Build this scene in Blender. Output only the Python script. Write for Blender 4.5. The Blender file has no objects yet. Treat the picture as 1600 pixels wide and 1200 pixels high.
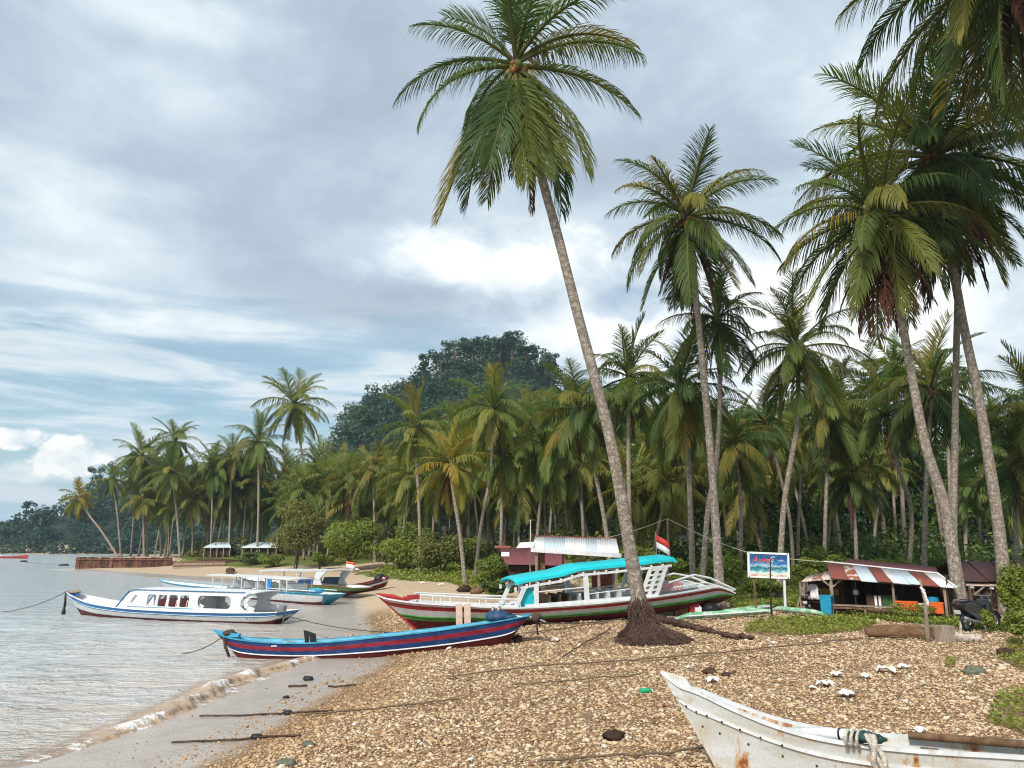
import bpy, bmesh, math, random
import numpy as np
from mathutils import Vector, Matrix, noise

random.seed(11)
rng = np.random.default_rng(11)
R = math.radians
scene = bpy.context.scene
COL = scene.collection

# ------------------------------------------------------------------ camera
CAM_H, PITCH, FPX = 4.0, R(11.9), 1200.0
cd = bpy.data.cameras.new('camera')
cam = bpy.data.objects.new('camera', cd)
COL.objects.link(cam)
cam.location = (0, 0, CAM_H)
cam.rotation_euler = (R(90) + PITCH, 0, 0)
cd.sensor_width = 36
cd.lens = 27
cd.clip_start = .1
cd.clip_end = 6000
scene.camera = cam
scene.render.resolution_x, scene.render.resolution_y = 1024, 768
CP, SP = math.cos(PITCH), math.sin(PITCH)


def ray(px, py):
    xc, yc = (px - 800) / FPX, (600 - py) / FPX
    return xc, CP - yc * SP, SP + yc * CP


def at(px, py, Y):
    """World point seen at photograph pixel (px, py) when it stands Y metres out."""
    x, y, z = ray(px, py)
    t = Y / y
    return Vector((x * t, Y, CAM_H + z * t))


def at_z(px, py, z):
    x, y, dz = ray(px, py)
    t = (z - CAM_H) / dz
    return Vector((x * t, y * t, z))


# ------------------------------------------------------------------ exposure
scene.view_settings.view_transform = 'Standard'
scene.view_settings.look = 'None'
scene.view_settings.exposure = 0.62
scene.view_settings.gamma = 1
scene.view_settings.use_curve_mapping = False
scene.render.engine = 'CYCLES'
scene.cycles.use_denoising = True
scene.cycles.filter_width = 1.1
scene.cycles.max_bounces = 6
scene.cycles.diffuse_bounces = 3
scene.cycles.glossy_bounces = 2
scene.cycles.transmission_bounces = 3
scene.cycles.transparent_max_bounces = 4
scene.cycles.volume_bounces = 0
scene.cycles.sample_clamp_indirect = 6

HAZE = .00023
SUN_EL, SUN_AZ = R(40), R(208)          # azimuth from +Y clockwise: behind the camera, a little to the left


# ------------------------------------------------------------------ node helper
class NT:
    def __init__(s, tree):
        s.t = tree
        s.n = tree.nodes
        s.l = tree.links

    def node(s, typ, **kw):
        n = s.n.new(typ)
        for k, v in kw.items():
            setattr(n, k, v)
        return n

    def put(s, sock, v):
        if isinstance(v, bpy.types.NodeSocket):
            s.l.new(v, sock)
        elif v is not None:
            sock.default_value = v

    def m(s, op, a, b=None, c=None):
        n = s.node('ShaderNodeMath', operation=op)
        for i, v in enumerate((a, b, c)):
            s.put(n.inputs[i], v)
        return n.outputs[0]

    def v(s, op, a, b=None):
        n = s.node('ShaderNodeVectorMath', operation=op)
        s.put(n.inputs[0], a)
        if b is not None:
            s.put(n.inputs[1], b)
        return n.outputs[0]

    def comb(s, x, y, z):
        n = s.node('ShaderNodeCombineXYZ')
        for i, q in enumerate((x, y, z)):
            s.put(n.inputs[i], q)
        return n.outputs[0]

    def noise(s, vec, scale, detail=4, rough=.55, dist=0.):
        n = s.node('ShaderNodeTexNoise')
        if vec is not None:
            s.put(n.inputs['Vector'], vec)
        n.inputs['Scale'].default_value = scale
        n.inputs['Detail'].default_value = detail
        n.inputs['Roughness'].default_value = rough
        n.inputs['Distortion'].default_value = dist
        return n.outputs['Fac']

    def ss(s, x, lo, hi, a=0., b=1.):
        n = s.node('ShaderNodeMapRange', interpolation_type='SMOOTHSTEP')
        s.put(n.inputs[0], x)
        for i, q in enumerate((lo, hi, a, b)):
            s.put(n.inputs[1 + i], q)
        return n.outputs[0]

    def mix(s, f, a, b, blend='MIX'):
        n = s.node('ShaderNodeMix', data_type='RGBA', blend_type=blend)
        s.put(n.inputs[0], f)
        for i, q in ((6, a), (7, b)):
            if isinstance(q, (tuple, list)) and len(q) == 3:
                q = (*q, 1)
            s.put(n.inputs[i], q)
        return n.outputs[2]

    def ramp(s, f, stops):
        n = s.node('ShaderNodeValToRGB')
        s.put(n.inputs[0], f)
        e = n.color_ramp.elements
        while len(e) < len(stops):
            e.new(.5)
        for q, (p, c) in zip(e, stops):
            q.position = p
            q.color = (*c, 1) if len(c) == 3 else c
        return n.outputs[0]


# ------------------------------------------------------------------ world: daylight sky with a broken cloud deck
world = bpy.data.worlds.new('World')
scene.world = world
world.use_nodes = True
wt = NT(world.node_tree)
wt.n.clear()
sky = wt.node('ShaderNodeTexSky', sky_type='NISHITA')
sky.sun_disc = False
sky.sun_elevation = SUN_EL
sky.sun_rotation = SUN_AZ
sky.air_density = 1.0
sky.dust_density = 1.0
tc = wt.node('ShaderNodeTexCoord').outputs['Generated']
sep = wt.node('ShaderNodeSeparateXYZ')
wt.put(sep.inputs[0], tc)
dx, dy, dz = sep.outputs
el = wt.m('ARCSINE', dz)
az = wt.m('ARCTAN2', dx, dy)
zz = wt.m('ADD', wt.m('MAXIMUM', dz, 0.0), .22)
plane = wt.comb(wt.m('DIVIDE', dx, zz), wt.m('DIVIDE', dy, zz), 0.)
warp = wt.noise(wt.v('MULTIPLY', plane, (.9, 1.0, 1.)), 1.0, 4, .5)
plane2 = wt.v('ADD', plane, wt.comb(wt.m('MULTIPLY', warp, .9), wt.m('MULTIPLY', warp, .5), 0.))
n_big = wt.noise(wt.v('ADD', wt.v('MULTIPLY', plane2, (.72, .95, 1.)), (3.1, 7.7, 0.)), 1.0, 6, .52)
n_fine = wt.noise(wt.v('MULTIPLY', plane2, (1.6, 2.6, 1.)), 1.7, 7, .58)
ang = wt.comb(az, el, 0.)
n_edge = wt.noise(wt.v('MULTIPLY', ang, (9., 14., 1.)), 1.0, 6, .58, .3)
n_puff = wt.noise(wt.v('MULTIPLY', ang, (30., 40., 1.)), 1.0, 5, .55, .1)


def pix_dir(px, py):
    x, y, z = ray(px, py)
    return math.atan2(x, y), math.atan2(z, math.hypot(x, y))


def blob(px, py, wx, wy, k=1.0, lo=0., hi=.55, nse=None):
    """A cloud (or a hole) centred in the sky direction of that part of the photograph."""
    a0, e0 = pix_dir(px, py)
    ra, re = wx / FPX, wy / FPX
    u = wt.m('DIVIDE', wt.m('SUBTRACT', az, a0), ra)
    w = wt.m('DIVIDE', wt.m('SUBTRACT', el, e0), re)
    d = wt.m('SQRT', wt.m('ADD', wt.m('MULTIPLY', u, u), wt.m('MULTIPLY', w, w)))
    nn = wt.m('MULTIPLY', wt.m('SUBTRACT', nse if nse is not None else n_edge, .5), k)
    return wt.ss(wt.m('ADD', wt.m('SUBTRACT', 1., d), nn), lo, hi)


WHITE = (.74, .775, .79)
n_mot = wt.noise(wt.v('ADD', wt.v('MULTIPLY', ang, (2.3, 3.9, 1.)), (5.3, 1.1, 0.)), 1.15, 8, .56, .55)
n_mid = wt.noise(wt.v('ADD', wt.v('MULTIPLY', ang, (6., 11., 1.)), (1.7, 4.2, 0.)), 1.0, 7, .60, .4)
val = wt.m('ADD', wt.m('ADD', wt.m('MULTIPLY', n_big, .34), wt.m('MULTIPLY', n_mot, .46)), wt.m('MULTIPLY', n_mid, .24))
# the wide lilac-grey bank over the bay darkens, the breaks towards the right and over the hill brighten
bank = wt.m('MAXIMUM', blob(300, 240, 560, 210, 1.2, .0, 1.), blob(640, 470, 420, 110, 1.2, .0, 1.))
val = wt.m('SUBTRACT', val, wt.m('MULTIPLY', bank, .060))
for (px, py, wx, wy, k, st) in ((760, 415, 300, 80, 1.9, .27), (900, 520, 230, 80, 1.8, .22), (330, 160, 170, 70, 1.6, .09),
                                (220, 5, 330, 50, 1.6, .13), (1330, 520, 480, 260, 1.2, .21), (230, 300, 130, 40, 1.8, .07),
                                (1400, 150, 260, 170, 1.3, .10), (380, 520, 300, 40, 1.6, .14), (90, 455, 230, 70, 1.6, .11),
                                (500, 590, 340, 30, 1.6, .12), (60, 250, 160, 60, 1.6, .07)):
    val = wt.m('ADD', val, wt.m('MULTIPLY', blob(px, py, wx, wy, k, 0., 1.), st))
deck = wt.ramp(val, [(.38, (.300, .360, .440)), (.47, (.355, .425, .505)), (.55, (.445, .53, .60)), (.63, (.58, .645, .69)), (.74, (.80, .825, .83))])
lilac = wt.m('MULTIPLY', bank, wt.ss(n_edge, .40, .62))
deck = wt.mix(wt.m('MULTIPLY', lilac, .18), deck, (.40, .435, .52))
# clear sky low over the water and the slot of blue beside the palms
low = wt.ss(el, pix_dir(800, 420)[1], pix_dir(800, 640)[1])
lowL = wt.m('MULTIPLY', low, wt.ss(az, pix_dir(1050, 600)[0], pix_dir(600, 600)[0]))
streak = wt.noise(wt.v('MULTIPLY', ang, (2.6, 19., 1.)), 1.6, 6, .55, .4)
deck = wt.mix(wt.m('MULTIPLY', lowL, .75), deck, wt.mix(wt.ss(streak, .42, .62), (.37, .52, .61), (.62, .68, .71)))
clear = wt.m('MULTIPLY', wt.m('MULTIPLY', lowL, wt.ss(streak, .58, .36, 0., .75)), wt.ss(el, .02, .10))
slot = wt.m('MULTIPLY', blob(985, 472, 86, 42, 2.4, .05, .6), .6)
clear = wt.m('MAXIMUM', clear, wt.m('MULTIPLY', slot, .85))
# two small heaps of white cumulus low on the left
cum = wt.m('MAXIMUM', blob(108, 716, 58, 36, 1.6, .12, .42, n_puff), blob(16, 684, 52, 20, 1.6, .12, .45, n_puff))
cum = wt.m('MAXIMUM', cum, wt.m('MULTIPLY', blob(60, 738, 110, 22, 1.5, .1, .8, n_puff), .6))
deck = wt.mix(cum, deck, wt.mix(wt.ss(n_puff, .35, .62), (.60, .66, .70), (.80, .80, .775)))
clear = wt.m('MULTIPLY', clear, wt.m('SUBTRACT', 1., cum))
bg1 = wt.node('ShaderNodeBackground')
tint = wt.mix(1.0, sky.outputs[0], (.92, 1.02, .98), 'MULTIPLY')
wt.put(bg1.inputs[0], tint)
bg1.inputs[1].default_value = .085
bg2 = wt.node('ShaderNodeBackground')
wt.put(bg2.inputs[0], deck)
bg2.inputs[1].default_value = .93
ms = wt.node('ShaderNodeMixShader')
wt.put(ms.inputs[0], clear)
wt.l.new(bg2.outputs[0], ms.inputs[1])
wt.l.new(bg1.outputs[0], ms.inputs[2])
wo = wt.node('ShaderNodeOutputWorld')
wt.l.new(ms.outputs[0], wo.inputs[0])

sl = bpy.data.lights.new('sun', 'SUN')
sl.energy = 2.8
sl.angle = R(10)
sl.color = (1., .95, .87)
so = bpy.data.objects.new('sun', sl)
COL.objects.link(so)
so.rotation_euler = Vector((-math.sin(SUN_AZ) * math.cos(SUN_EL), -math.cos(SUN_AZ) * math.cos(SUN_EL), -math.sin(SUN_EL))).to_track_quat('-Z', 'Y').to_euler()


# ------------------------------------------------------------------ materials
def principled(name):
    m = bpy.data.materials.new(name)
    m.use_nodes = True
    t = NT(m.node_tree)
    b = t.n['Principled BSDF']
    return m, t, b


def mat(name, col, rough=.6, var=.18, scale=5., bump=0., bscale=30., spec=.3, col2=None, thr=(.45, .6), metal=0., stretch=(1, 1, 1), tint=0.):
    """A plain surface: two-octave colour mottling, optional second colour in patches (wear, rust, lichen) and fine relief."""
    m, t, b = principled(name)
    co = t.node('ShaderNodeTexCoord').outputs['Object']
    co = t.v('MULTIPLY', co, stretch)
    n1 = t.noise(co, scale, 5, .6)
    lo, hi = [tuple(max(0, c * (1 - var)) for c in col), tuple(min(1, c * (1 + var)) for c in col)]
    c = t.mix(t.ss(n1, .3, .7), lo, hi)
    if col2:
        n2 = t.noise(co, scale * 1.9, 6, .65, .4)
        c = t.mix(t.ss(n2, thr[0], thr[1]), c, col2)
    if tint:
        oi = t.node('ShaderNodeObjectInfo').outputs['Random']
        f = t.ss(oi, 0, 1, 1 - tint, 1 + tint)
        c = t.mix(1., c, t.comb(f, f, f), 'MULTIPLY')
    t.put(b.inputs['Base Color'], c)
    b.inputs['Roughness'].default_value = rough
    b.inputs['Specular IOR Level'].default_value = spec
    b.inputs['Metallic'].default_value = metal
    if bump:
        n3 = t.noise(co, bscale, 4, .6)
        bp = t.node('ShaderNodeBump')
        bp.inputs['Strength'].default_value = bump
        bp.inputs['Distance'].default_value = .02
        t.put(bp.inputs['Height'], n3)
        t.l.new(bp.outputs[0], b.inputs['Normal'])
    return m


def leaf_mat(name, stops, rough=.55, trans=.40, spec=.20, rib=None):
    """Foliage: colour picked per leaf or frond (attribute 'tint' plus the object's own random), with light passing through."""
    m, t, b = principled(name)
    a = t.node('ShaderNodeAttribute', attribute_name='tint').outputs['Fac']
    oi = t.node('ShaderNodeObjectInfo').outputs['Random']
    f = t.m('FRACT', t.m('ADD', a, oi))
    c = t.ramp(f, stops)
    if rib:
        c = t.mix(t.node('ShaderNodeAttribute', attribute_name='rib').outputs['Fac'], c, rib)
    t.put(b.inputs['Base Color'], c)
    b.inputs['Roughness'].default_value = rough
    b.inputs['Specular IOR Level'].default_value = spec
    tr = t.node('ShaderNodeBsdfTranslucent')
    t.put(tr.inputs[0], t.mix(1., c, (1.3, 1.35, .6), 'MULTIPLY'))
    mx = t.node('ShaderNodeMixShader')
    mx.inputs[0].default_value = trans
    t.l.new(b.outputs[0], mx.inputs[1])
    t.l.new(tr.outputs[0], mx.inputs[2])
    t.l.new(mx.outputs[0], t.n['Material Output'].inputs[0])
    return m


M = {}
M['palm_leaf'] = leaf_mat('palm leaf', [(0.0, (0.0475, 0.0876, 0.0325)), (0.3, (0.0776, 0.1276, 0.0325)), (0.55, (0.1151, 0.1551, 0.0325)), (0.8, (0.1689, 0.1777, 0.035)), (0.97, (0.2627, 0.1939, 0.035))], rib=(.20, .19, .06))
M['palm_leaf_far'] = leaf_mat('palm leaf of the grove', [(0.0, (0.09, 0.138, 0.0336)), (0.3, (0.138, 0.186, 0.0408)), (0.6, (0.192, 0.216, 0.048)), (0.85, (0.246, 0.228, 0.0528)), (0.97, (0.252, 0.18, 0.042))])
M['palm_yellow'] = leaf_mat('yellowing palm leaf', [(0., (.14, .17, .03)), (.5, (.20, .20, .03)), (1., (.30, .19, .025))], rib=(.34, .28, .10))
M['dead'] = leaf_mat('dead palm leaf', [(0., (.06, .024, .016)), (.5, (.095, .042, .024)), (1., (.15, .085, .038))], .8, .15, .1)
M['shrub'] = leaf_mat('shrub leaf', [(0.0, (0.1125, 0.1653, 0.033)), (0.45, (0.1785, 0.2314, 0.0397)), (0.8, (0.2513, 0.2843, 0.0529)), (1.0, (0.3042, 0.2909, 0.0794))])
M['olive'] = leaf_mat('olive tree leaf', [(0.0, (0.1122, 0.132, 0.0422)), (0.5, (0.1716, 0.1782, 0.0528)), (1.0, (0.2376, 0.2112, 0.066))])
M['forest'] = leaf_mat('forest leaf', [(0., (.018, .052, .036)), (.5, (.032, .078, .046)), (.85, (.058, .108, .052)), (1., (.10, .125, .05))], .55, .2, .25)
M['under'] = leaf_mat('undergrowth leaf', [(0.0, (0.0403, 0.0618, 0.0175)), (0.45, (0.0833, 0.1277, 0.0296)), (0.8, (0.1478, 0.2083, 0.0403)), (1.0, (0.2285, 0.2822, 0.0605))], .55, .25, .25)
M['grass'] = leaf_mat('ground cover leaf', [(0., (.13, .19, .025)), (.5, (.20, .26, .035)), (.85, (.27, .30, .05)), (1., (.32, .27, .09))], .5, .3, .3)


def trunk_mat(name, c1, c2, lich, ring=2.2):
    m, t, b = principled(name)
    co = t.node('ShaderNodeTexCoord').outputs['Object']
    sp = t.node('ShaderNodeSeparateXYZ')
    t.put(sp.inputs[0], co)
    wob = t.noise(co, 2.5, 3)
    zz_ = t.m('ADD', sp.outputs[2], t.m('MULTIPLY', wob, .42))
    rng_ = t.m('ABSOLUTE', t.m('SINE', t.m('MULTIPLY', zz_, ring * 6.283)))
    line = t.ss(rng_, .0, .35, 1., 0.)
    c = t.mix(t.noise(co, 5., 5, .65), c1, c2)
    n2 = t.noise(t.v('MULTIPLY', co, (1, 1, .8)), 7.5, 7, .75, .8)
    c = t.mix(t.ss(n2, .47, .60), c, lich)
    c = t.mix(t.m('MULTIPLY', t.m('MULTIPLY', line, .45), t.noise(co, 3.3, 4, .7)), c, tuple(q * .45 for q in c1))
    t.put(b.inputs['Base Color'], c)
    b.inputs['Roughness'].default_value = .85
    b.inputs['Specular IOR Level'].default_value = .15
    bp = t.node('ShaderNodeBump')
    bp.inputs['Strength'].default_value = .8
    bp.inputs['Distance'].default_value = .04
    t.put(bp.inputs['Height'], t.m('SUBTRACT', t.noise(co, 14., 5, .7), t.m('MULTIPLY', line, .30)))
    t.l.new(bp.outputs[0], b.inputs['Normal'])
    return m


M['trunk'] = trunk_mat('palm bark', (.15, .118, .09), (.26, .215, .17), (.42, .37, .31))
M['trunk_far'] = trunk_mat('grove palm bark', (.19, .15, .115), (.30, .245, .19), (.38, .32, .26), .9)
M['fibre'] = mat('palm fibre', (.085, .04, .025), .9, .45, 9, .9, 25)
M['root'] = mat('palm roots', (.085, .048, .036), .9, .5, 14, .8, 50, .1, (.25, .19, .155), (.50, .66))
M['nut_green'] = mat('green coconut', (.14, .15, .03), .4, .2, 6)
M['nut_red'] = mat('orange coconut', (.30, .10, .03), .4, .2, 6)
M['wood_grey'] = mat('weathered wood', (.27, .215, .165), .85, .3, 6, .4, 40, .1, stretch=(1, 1, .3))
M['wood_dark'] = mat('dark wood', (.07, .042, .03), .85, .4, 5, .4, 40, .1, tint=.3)
M['wood_brown'] = mat('brown wood', (.16, .095, .055), .85, .4, 6, .5, 40, .1)
M['wood_pink'] = mat('bare plank', (.62, .47, .38), .7, .15, 6)
M['bark'] = mat('shrub bark', (.12, .095, .07), .9, .3, 6, .4, 30, .1)
M['white'] = mat('white boat paint', (.70, .71, .71), .42, .09, 3, .1, 20, .35, (.50, .47, .42), (.55, .78), stretch=(1.3, 1, .7))
M['white2'] = mat('chalky white paint', (.65, .66, .67), .5, .12, 3, .1, 20, .3, (.48, .42, .35), (.54, .76), stretch=(1.3, 1, .7))
M['blue'] = mat('blue boat paint', (.028, .19, .46), .35, .2, 4, .1, 20, .4, (.09, .25, .42), (.6, .75))
M['navy'] = mat('navy boat paint', (.015, .048, .16), .5, .35, 4, .1, 20, .3, (.06, .11, .21), (.52, .74), stretch=(.6, 1, 1.6))
M['cyan'] = mat('cyan boat paint', (.05, .29, .43), .45, .3, 4, .1, 20, .3, (.20, .38, .46), (.54, .74), stretch=(.6, 1, 1.6))
M['turq'] = mat('turquoise roof paint', (.012, .50, .56), .42, .07, 2.5, .1, 14, .35, (.10, .56, .60), (.62, .74))
M['red'] = mat('red boat paint', (.38, .03, .028), .45, .28, 4, .1, 20, .35, (.30, .07, .06), (.54, .74), stretch=(.6, 1, 1.6))
M['crimson'] = mat('crimson stripe paint', (.27, .020, .038), .5, .3, 4, .1, 20, .3, (.25, .07, .10), (.52, .74), stretch=(.6, 1, 1.6))
M['maroon'] = mat('maroon bottom paint', (.105, .016, .016), .55, .35, 3, .2, 12, .25, (.06, .022, .018), (.55, .7))
M['green'] = mat('green boat paint', (.075, .28, .06), .45, .28, 4, .1, 20, .35, (.16, .30, .14), (.55, .74), stretch=(.6, 1, 1.6))
M['sage'] = mat('faded green paint', (.16, .30, .19), .5, .2, 4)
M['pinkpaint'] = mat('faded pink boards', (.62, .27, .25), .6, .3, 9, 0, 20, .3, (.70, .62, .58), (.5, .6))
M['ochre'] = mat('ochre trim', (.33, .17, .06), .5, .2, 4)
M['dark'] = mat('dark gear', (.018, .018, .020), .5, .3, 6)
M['tarp'] = mat('dark blue tarpaulin', (.02, .06, .12), .55, .4, 6, .8, 12)
M['rope'] = mat('dark rope', (.07, .05, .04), .9, .3, 30)
M['rope_pale'] = mat('pale rope', (.50, .45, .38), .9, .3, 30, .6, 80)
M['metal'] = mat('dull metal', (.30, .30, .30), .4, .2, 8, metal=.6)
M['plastic_white'] = mat('white plastic', (.78, .79, .78), .5, .08, 6)
M['plastic_green'] = mat('green plastic', (.02, .36, .16), .4, .1, 6)
M['orange'] = mat('orange plastic', (.66, .12, .02), .5, .15, 5)
M['binblue'] = mat('blue plastic bin', (.02, .26, .42), .4, .1, 4)
M['flag_red'] = mat('red flag cloth', (.55, .06, .04), .8, .1, 5)
M['flag_white'] = mat('white flag cloth', (.72, .72, .70), .8, .1, 5)
M['skin_cloth'] = mat('pale cloth', (.70, .66, .66), .9, .15, 8, .4, 20)
M['litter'] = mat('dirty white litter', (.66, .65, .62), .6, .2, 12, 0, 20, .2, (.45, .40, .33), (.55, .7))
M['rope_brown'] = mat('brown rope', (.15, .10, .065), .9, .4, 30)
M['sacking'] = mat('grey green sacking', (.13, .14, .10), .9, .4, 9, .6, 30)


# ------------------------------------------------------------------ object helpers
def link(o, parent=None):
    COL.objects.link(o)
    if parent is not None:
        o.parent = parent
    return o


def tag(o, label=None, cat=None, group=None, kind=None):
    for k, v in (('label', label), ('category', cat), ('group', group), ('kind', kind)):
        if v:
            o[k] = v
    return o


def thing(name, label, cat, loc=(0, 0, 0), rot=None, group=None):
    o = bpy.data.objects.new(name, None)
    o.empty_display_size = .2
    if isinstance(rot, Matrix):
        o.matrix_world = Matrix.Translation(loc) @ rot.to_4x4()
    else:
        o.location = loc
        if rot is not None:
            o.rotation_euler = (0, 0, rot)
    link(o)
    return tag(o, label, cat, group)


def copy_tree(o, parent=None, kids=None):
    c = o.copy()
    COL.objects.link(c)
    if parent is not None:
        c.parent = parent
    for ch in (kids[o.name] if kids and o.name in kids else o.children):
        copy_tree(ch, c, kids)
    return c


class MB:
    """Collects simple shapes and links them as ONE mesh object."""

    def __init__(s):
        s.v, s.f, s.mi = [], [], []

    def add(s, verts, faces, mi=0):
        k = len(s.v)
        s.v += [tuple(p) for p in verts]
        s.f += [tuple(i + k for i in f) for f in faces]
        s.mi += [mi] * len(faces)
        return s

    def box(s, c, size, rot=None, mi=0, taper=1.):
        c = Vector(c)
        hx, hy, hz = (q / 2 for q in size)
        vs = []
        for z in (-hz, hz):
            k = taper if z > 0 else 1.
            for x, y in ((-hx, -hy), (hx, -hy), (hx, hy), (-hx, hy)):
                p = Vector((x * k, y * k, z))
                vs.append(c + (rot @ p if rot is not None else p))
        return s.add(vs, [(3, 2, 1, 0), (4, 5, 6, 7), (0, 1, 5, 4), (1, 2, 6, 5), (2, 3, 7, 6), (3, 0, 4, 7)], mi)

    def bar(s, p, q, w, d=None, mi=0, up=(0, 0, 1)):
        p, q = Vector(p), Vector(q)
        d = d or w
        t = (q - p).normalized()
        u = Vector(up)
        if abs(t.dot(u)) > .97:
            u = Vector((0, 1, 0))
        a = t.cross(u).normalized() * w / 2
        b = a.cross(t).normalized() * d / 2
        vs = [e + i * a + j * b for e in (p, q) for i, j in ((-1, -1), (1, -1), (1, 1), (-1, 1))]
        return s.add(vs, [(3, 2, 1, 0), (4, 5, 6, 7), (0, 1, 5, 4), (1, 2, 6, 5), (2, 3, 7, 6), (3, 0, 4, 7)], mi)

    def tube(s, pts, rad, n=8, cap=True, mi=0):
        pts = [Vector(p) for p in pts]
        if not isinstance(rad, (list, tuple)):
            rad = [rad] * len(pts)
        vs, fs = [], []
        ref = None
        for i, p in enumerate(pts):
            t = (pts[min(i + 1, len(pts) - 1)] - pts[max(i - 1, 0)]).normalized()
            if ref is None:
                ref = Vector((1, 0, 0)) if abs(t.x) < .9 else Vector((0, 1, 0))
            a = (ref - t * ref.dot(t)).normalized()
            ref = a
            b = t.cross(a)
            for k in range(n):
                w = 2 * math.pi * k / n
                vs.append(p + (a * math.cos(w) + b * math.sin(w)) * rad[i])
        for i in range(len(pts) - 1):
            for k in range(n):
                k2 = (k + 1) % n
                fs.append((i * n + k, i * n + k2, (i + 1) * n + k2, (i + 1) * n + k))
        if cap:
            fs.append(tuple(reversed(range(n))))
            fs.append(tuple((len(pts) - 1) * n + k for k in range(n)))
        return s.add(vs, fs, mi)

    def ball(s, c, r, n=8, m=6, mi=0, jit=0.):
        c = Vector(c)
        r = r if isinstance(r, (tuple, list)) else (r, r, r)
        vs, fs = [c + Vector((0, 0, r[2]))], []
        for i in range(1, m):
            th = math.pi * i / m
            for k in range(n):
                ph = 2 * math.pi * k / n
                q = 1 + random.uniform(-jit, jit)
                vs.append(c + Vector((r[0] * math.sin(th) * math.cos(ph) * q, r[1] * math.sin(th) * math.sin(ph) * q, r[2] * math.cos(th) * q)))
        vs.append(c - Vector((0, 0, r[2])))
        for k in range(n):
            fs.append((0, 1 + k, 1 + (k + 1) % n))
            e = 1 + (m - 2) * n
            fs.append((len(vs) - 1, e + (k + 1) % n, e + k))
        for i in range(m - 2):
            for k in range(n):
                k2 = (k + 1) % n
                fs.append((1 + i * n + k, 1 + (i + 1) * n + k, 1 + (i + 1) * n + k2, 1 + i * n + k2))
        return s.add(vs, fs, mi)

    def prism(s, poly, axis_vec, mi=0):
        """Polygon (3D points) pushed along a vector."""
        a = [Vector(p) for p in poly]
        n = len(a)
        w = Vector(axis_vec)
        vs = a + [p + w for p in a]
        fs = [tuple(reversed(range(n))), tuple(range(n, 2 * n))]
        fs += [(i, (i + 1) % n, n + (i + 1) % n, n + i) for i in range(n)]
        return s.add(vs, fs, mi)

    def torus(s, c, R_, r, axis='Y', n=20, m=8, mi=0):
        c = Vector(c)
        vs, fs = [], []
        for i in range(n):
            a = 2 * math.pi * i / n
            for k in range(m):
                b = 2 * math.pi * k / m
                d = R_ + r * math.cos(b)
                p = (d * math.cos(a), r * math.sin(b), d * math.sin(a))
                if axis == 'X':
                    p = (p[1], p[0], p[2])
                if axis == 'Z':
                    p = (p[0], p[2], p[1])
                vs.append(c + Vector(p))
        for i in range(n):
            for k in range(m):
                fs.append((i * m + k, ((i + 1) % n) * m + k, ((i + 1) % n) * m + (k + 1) % m, i * m + (k + 1) % m))
        return s.add(vs, fs, mi)

    def mesh(s, name, mats):
        me = bpy.data.meshes.new(name)
        me.from_pydata(s.v, [], s.f)
        for m_ in (mats if isinstance(mats, (list, tuple)) else [mats]):
            me.materials.append(m_)
        if any(s.mi):
            me.polygons.foreach_set('material_index', s.mi)
        bm = bmesh.new()
        bm.from_mesh(me)
        bmesh.ops.recalc_face_normals(bm, faces=bm.faces)
        bm.to_mesh(me)
        bm.free()
        return me

    def build(s, name, mats, parent=None, smooth=0., bevel=0.):
        me = s.mesh(name, mats)
        o = bpy.data.objects.new(name, me)
        if smooth:
            me.polygons.foreach_set('use_smooth', [True] * len(me.polygons))
            if smooth < 3:
                me.set_sharp_from_angle(angle=smooth)
        if bevel:
            b = o.modifiers.new('bevel', 'BEVEL')
            b.width = bevel
            b.segments = 1
            b.limit_method = 'ANGLE'
        return link(o, parent)


def np_mesh(name, V, F, mats, tint=None, smooth=False, col=None, mi=None):
    """V (n,3) and a list of face arrays, each (m, k)."""
    me = bpy.data.meshes.new(name)
    F = [np.asarray(f, dtype=np.int32) for f in (F if isinstance(F, list) else [F]) if len(f)]
    V = np.asarray(V, dtype=np.float32)
    me.vertices.add(len(V))
    me.vertices.foreach_set('co', V.ravel())
    loops = np.concatenate([f.ravel() for f in F])
    tot = np.concatenate([np.full(len(f), f.shape[1], np.int32) for f in F])
    st = np.concatenate([[0], np.cumsum(tot)[:-1]]).astype(np.int32)
    me.loops.add(len(loops))
    me.loops.foreach_set('vertex_index', loops)
    me.polygons.add(len(tot))
    me.polygons.foreach_set('loop_start', st)
    me.polygons.foreach_set('loop_total', tot)
    if mi is not None:
        me.polygons.foreach_set('material_index', np.asarray(mi, np.int32))
    if smooth:
        me.polygons.foreach_set('use_smooth', np.ones(len(tot), bool))
    for m_ in (mats if isinstance(mats, (list, tuple)) else [mats]):
        me.materials.append(m_)
    if tint is not None:
        a = me.attributes.new('tint', 'FLOAT', 'POINT')
        a.data.foreach_set('value', np.asarray(tint, np.float32))
    if col is not None:
        for k, v in col.items():
            v = np.asarray(v, np.float32)
            a = me.attributes.new(k, 'FLOAT', 'POINT')
            a.data.foreach_set('value', v)
    me.update(calc_edges=True)
    return me


def np_obj(name, me, parent=None, loc=None, **kw):
    o = bpy.data.objects.new(name, me)
    link(o, parent)
    if loc is not None:
        o.location = loc
    return tag(o, **kw)


def catmull(P, n):
    P = np.asarray(P, float)
    k = len(P)
    t = np.linspace(0, k - 1, n)
    out = []
    for u in t:
        i = min(int(u), k - 2)
        f = u - i
        p0, p1, p2, p3 = P[max(i - 1, 0)], P[i], P[i + 1], P[min(i + 2, k - 1)]
        out.append(.5 * (2 * p1 + (p2 - p0) * f + (2 * p0 - 5 * p1 + 4 * p2 - p3) * f * f + (3 * p1 - p0 - 3 * p2 + p3) * f ** 3))
    return np.array(out)


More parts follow.
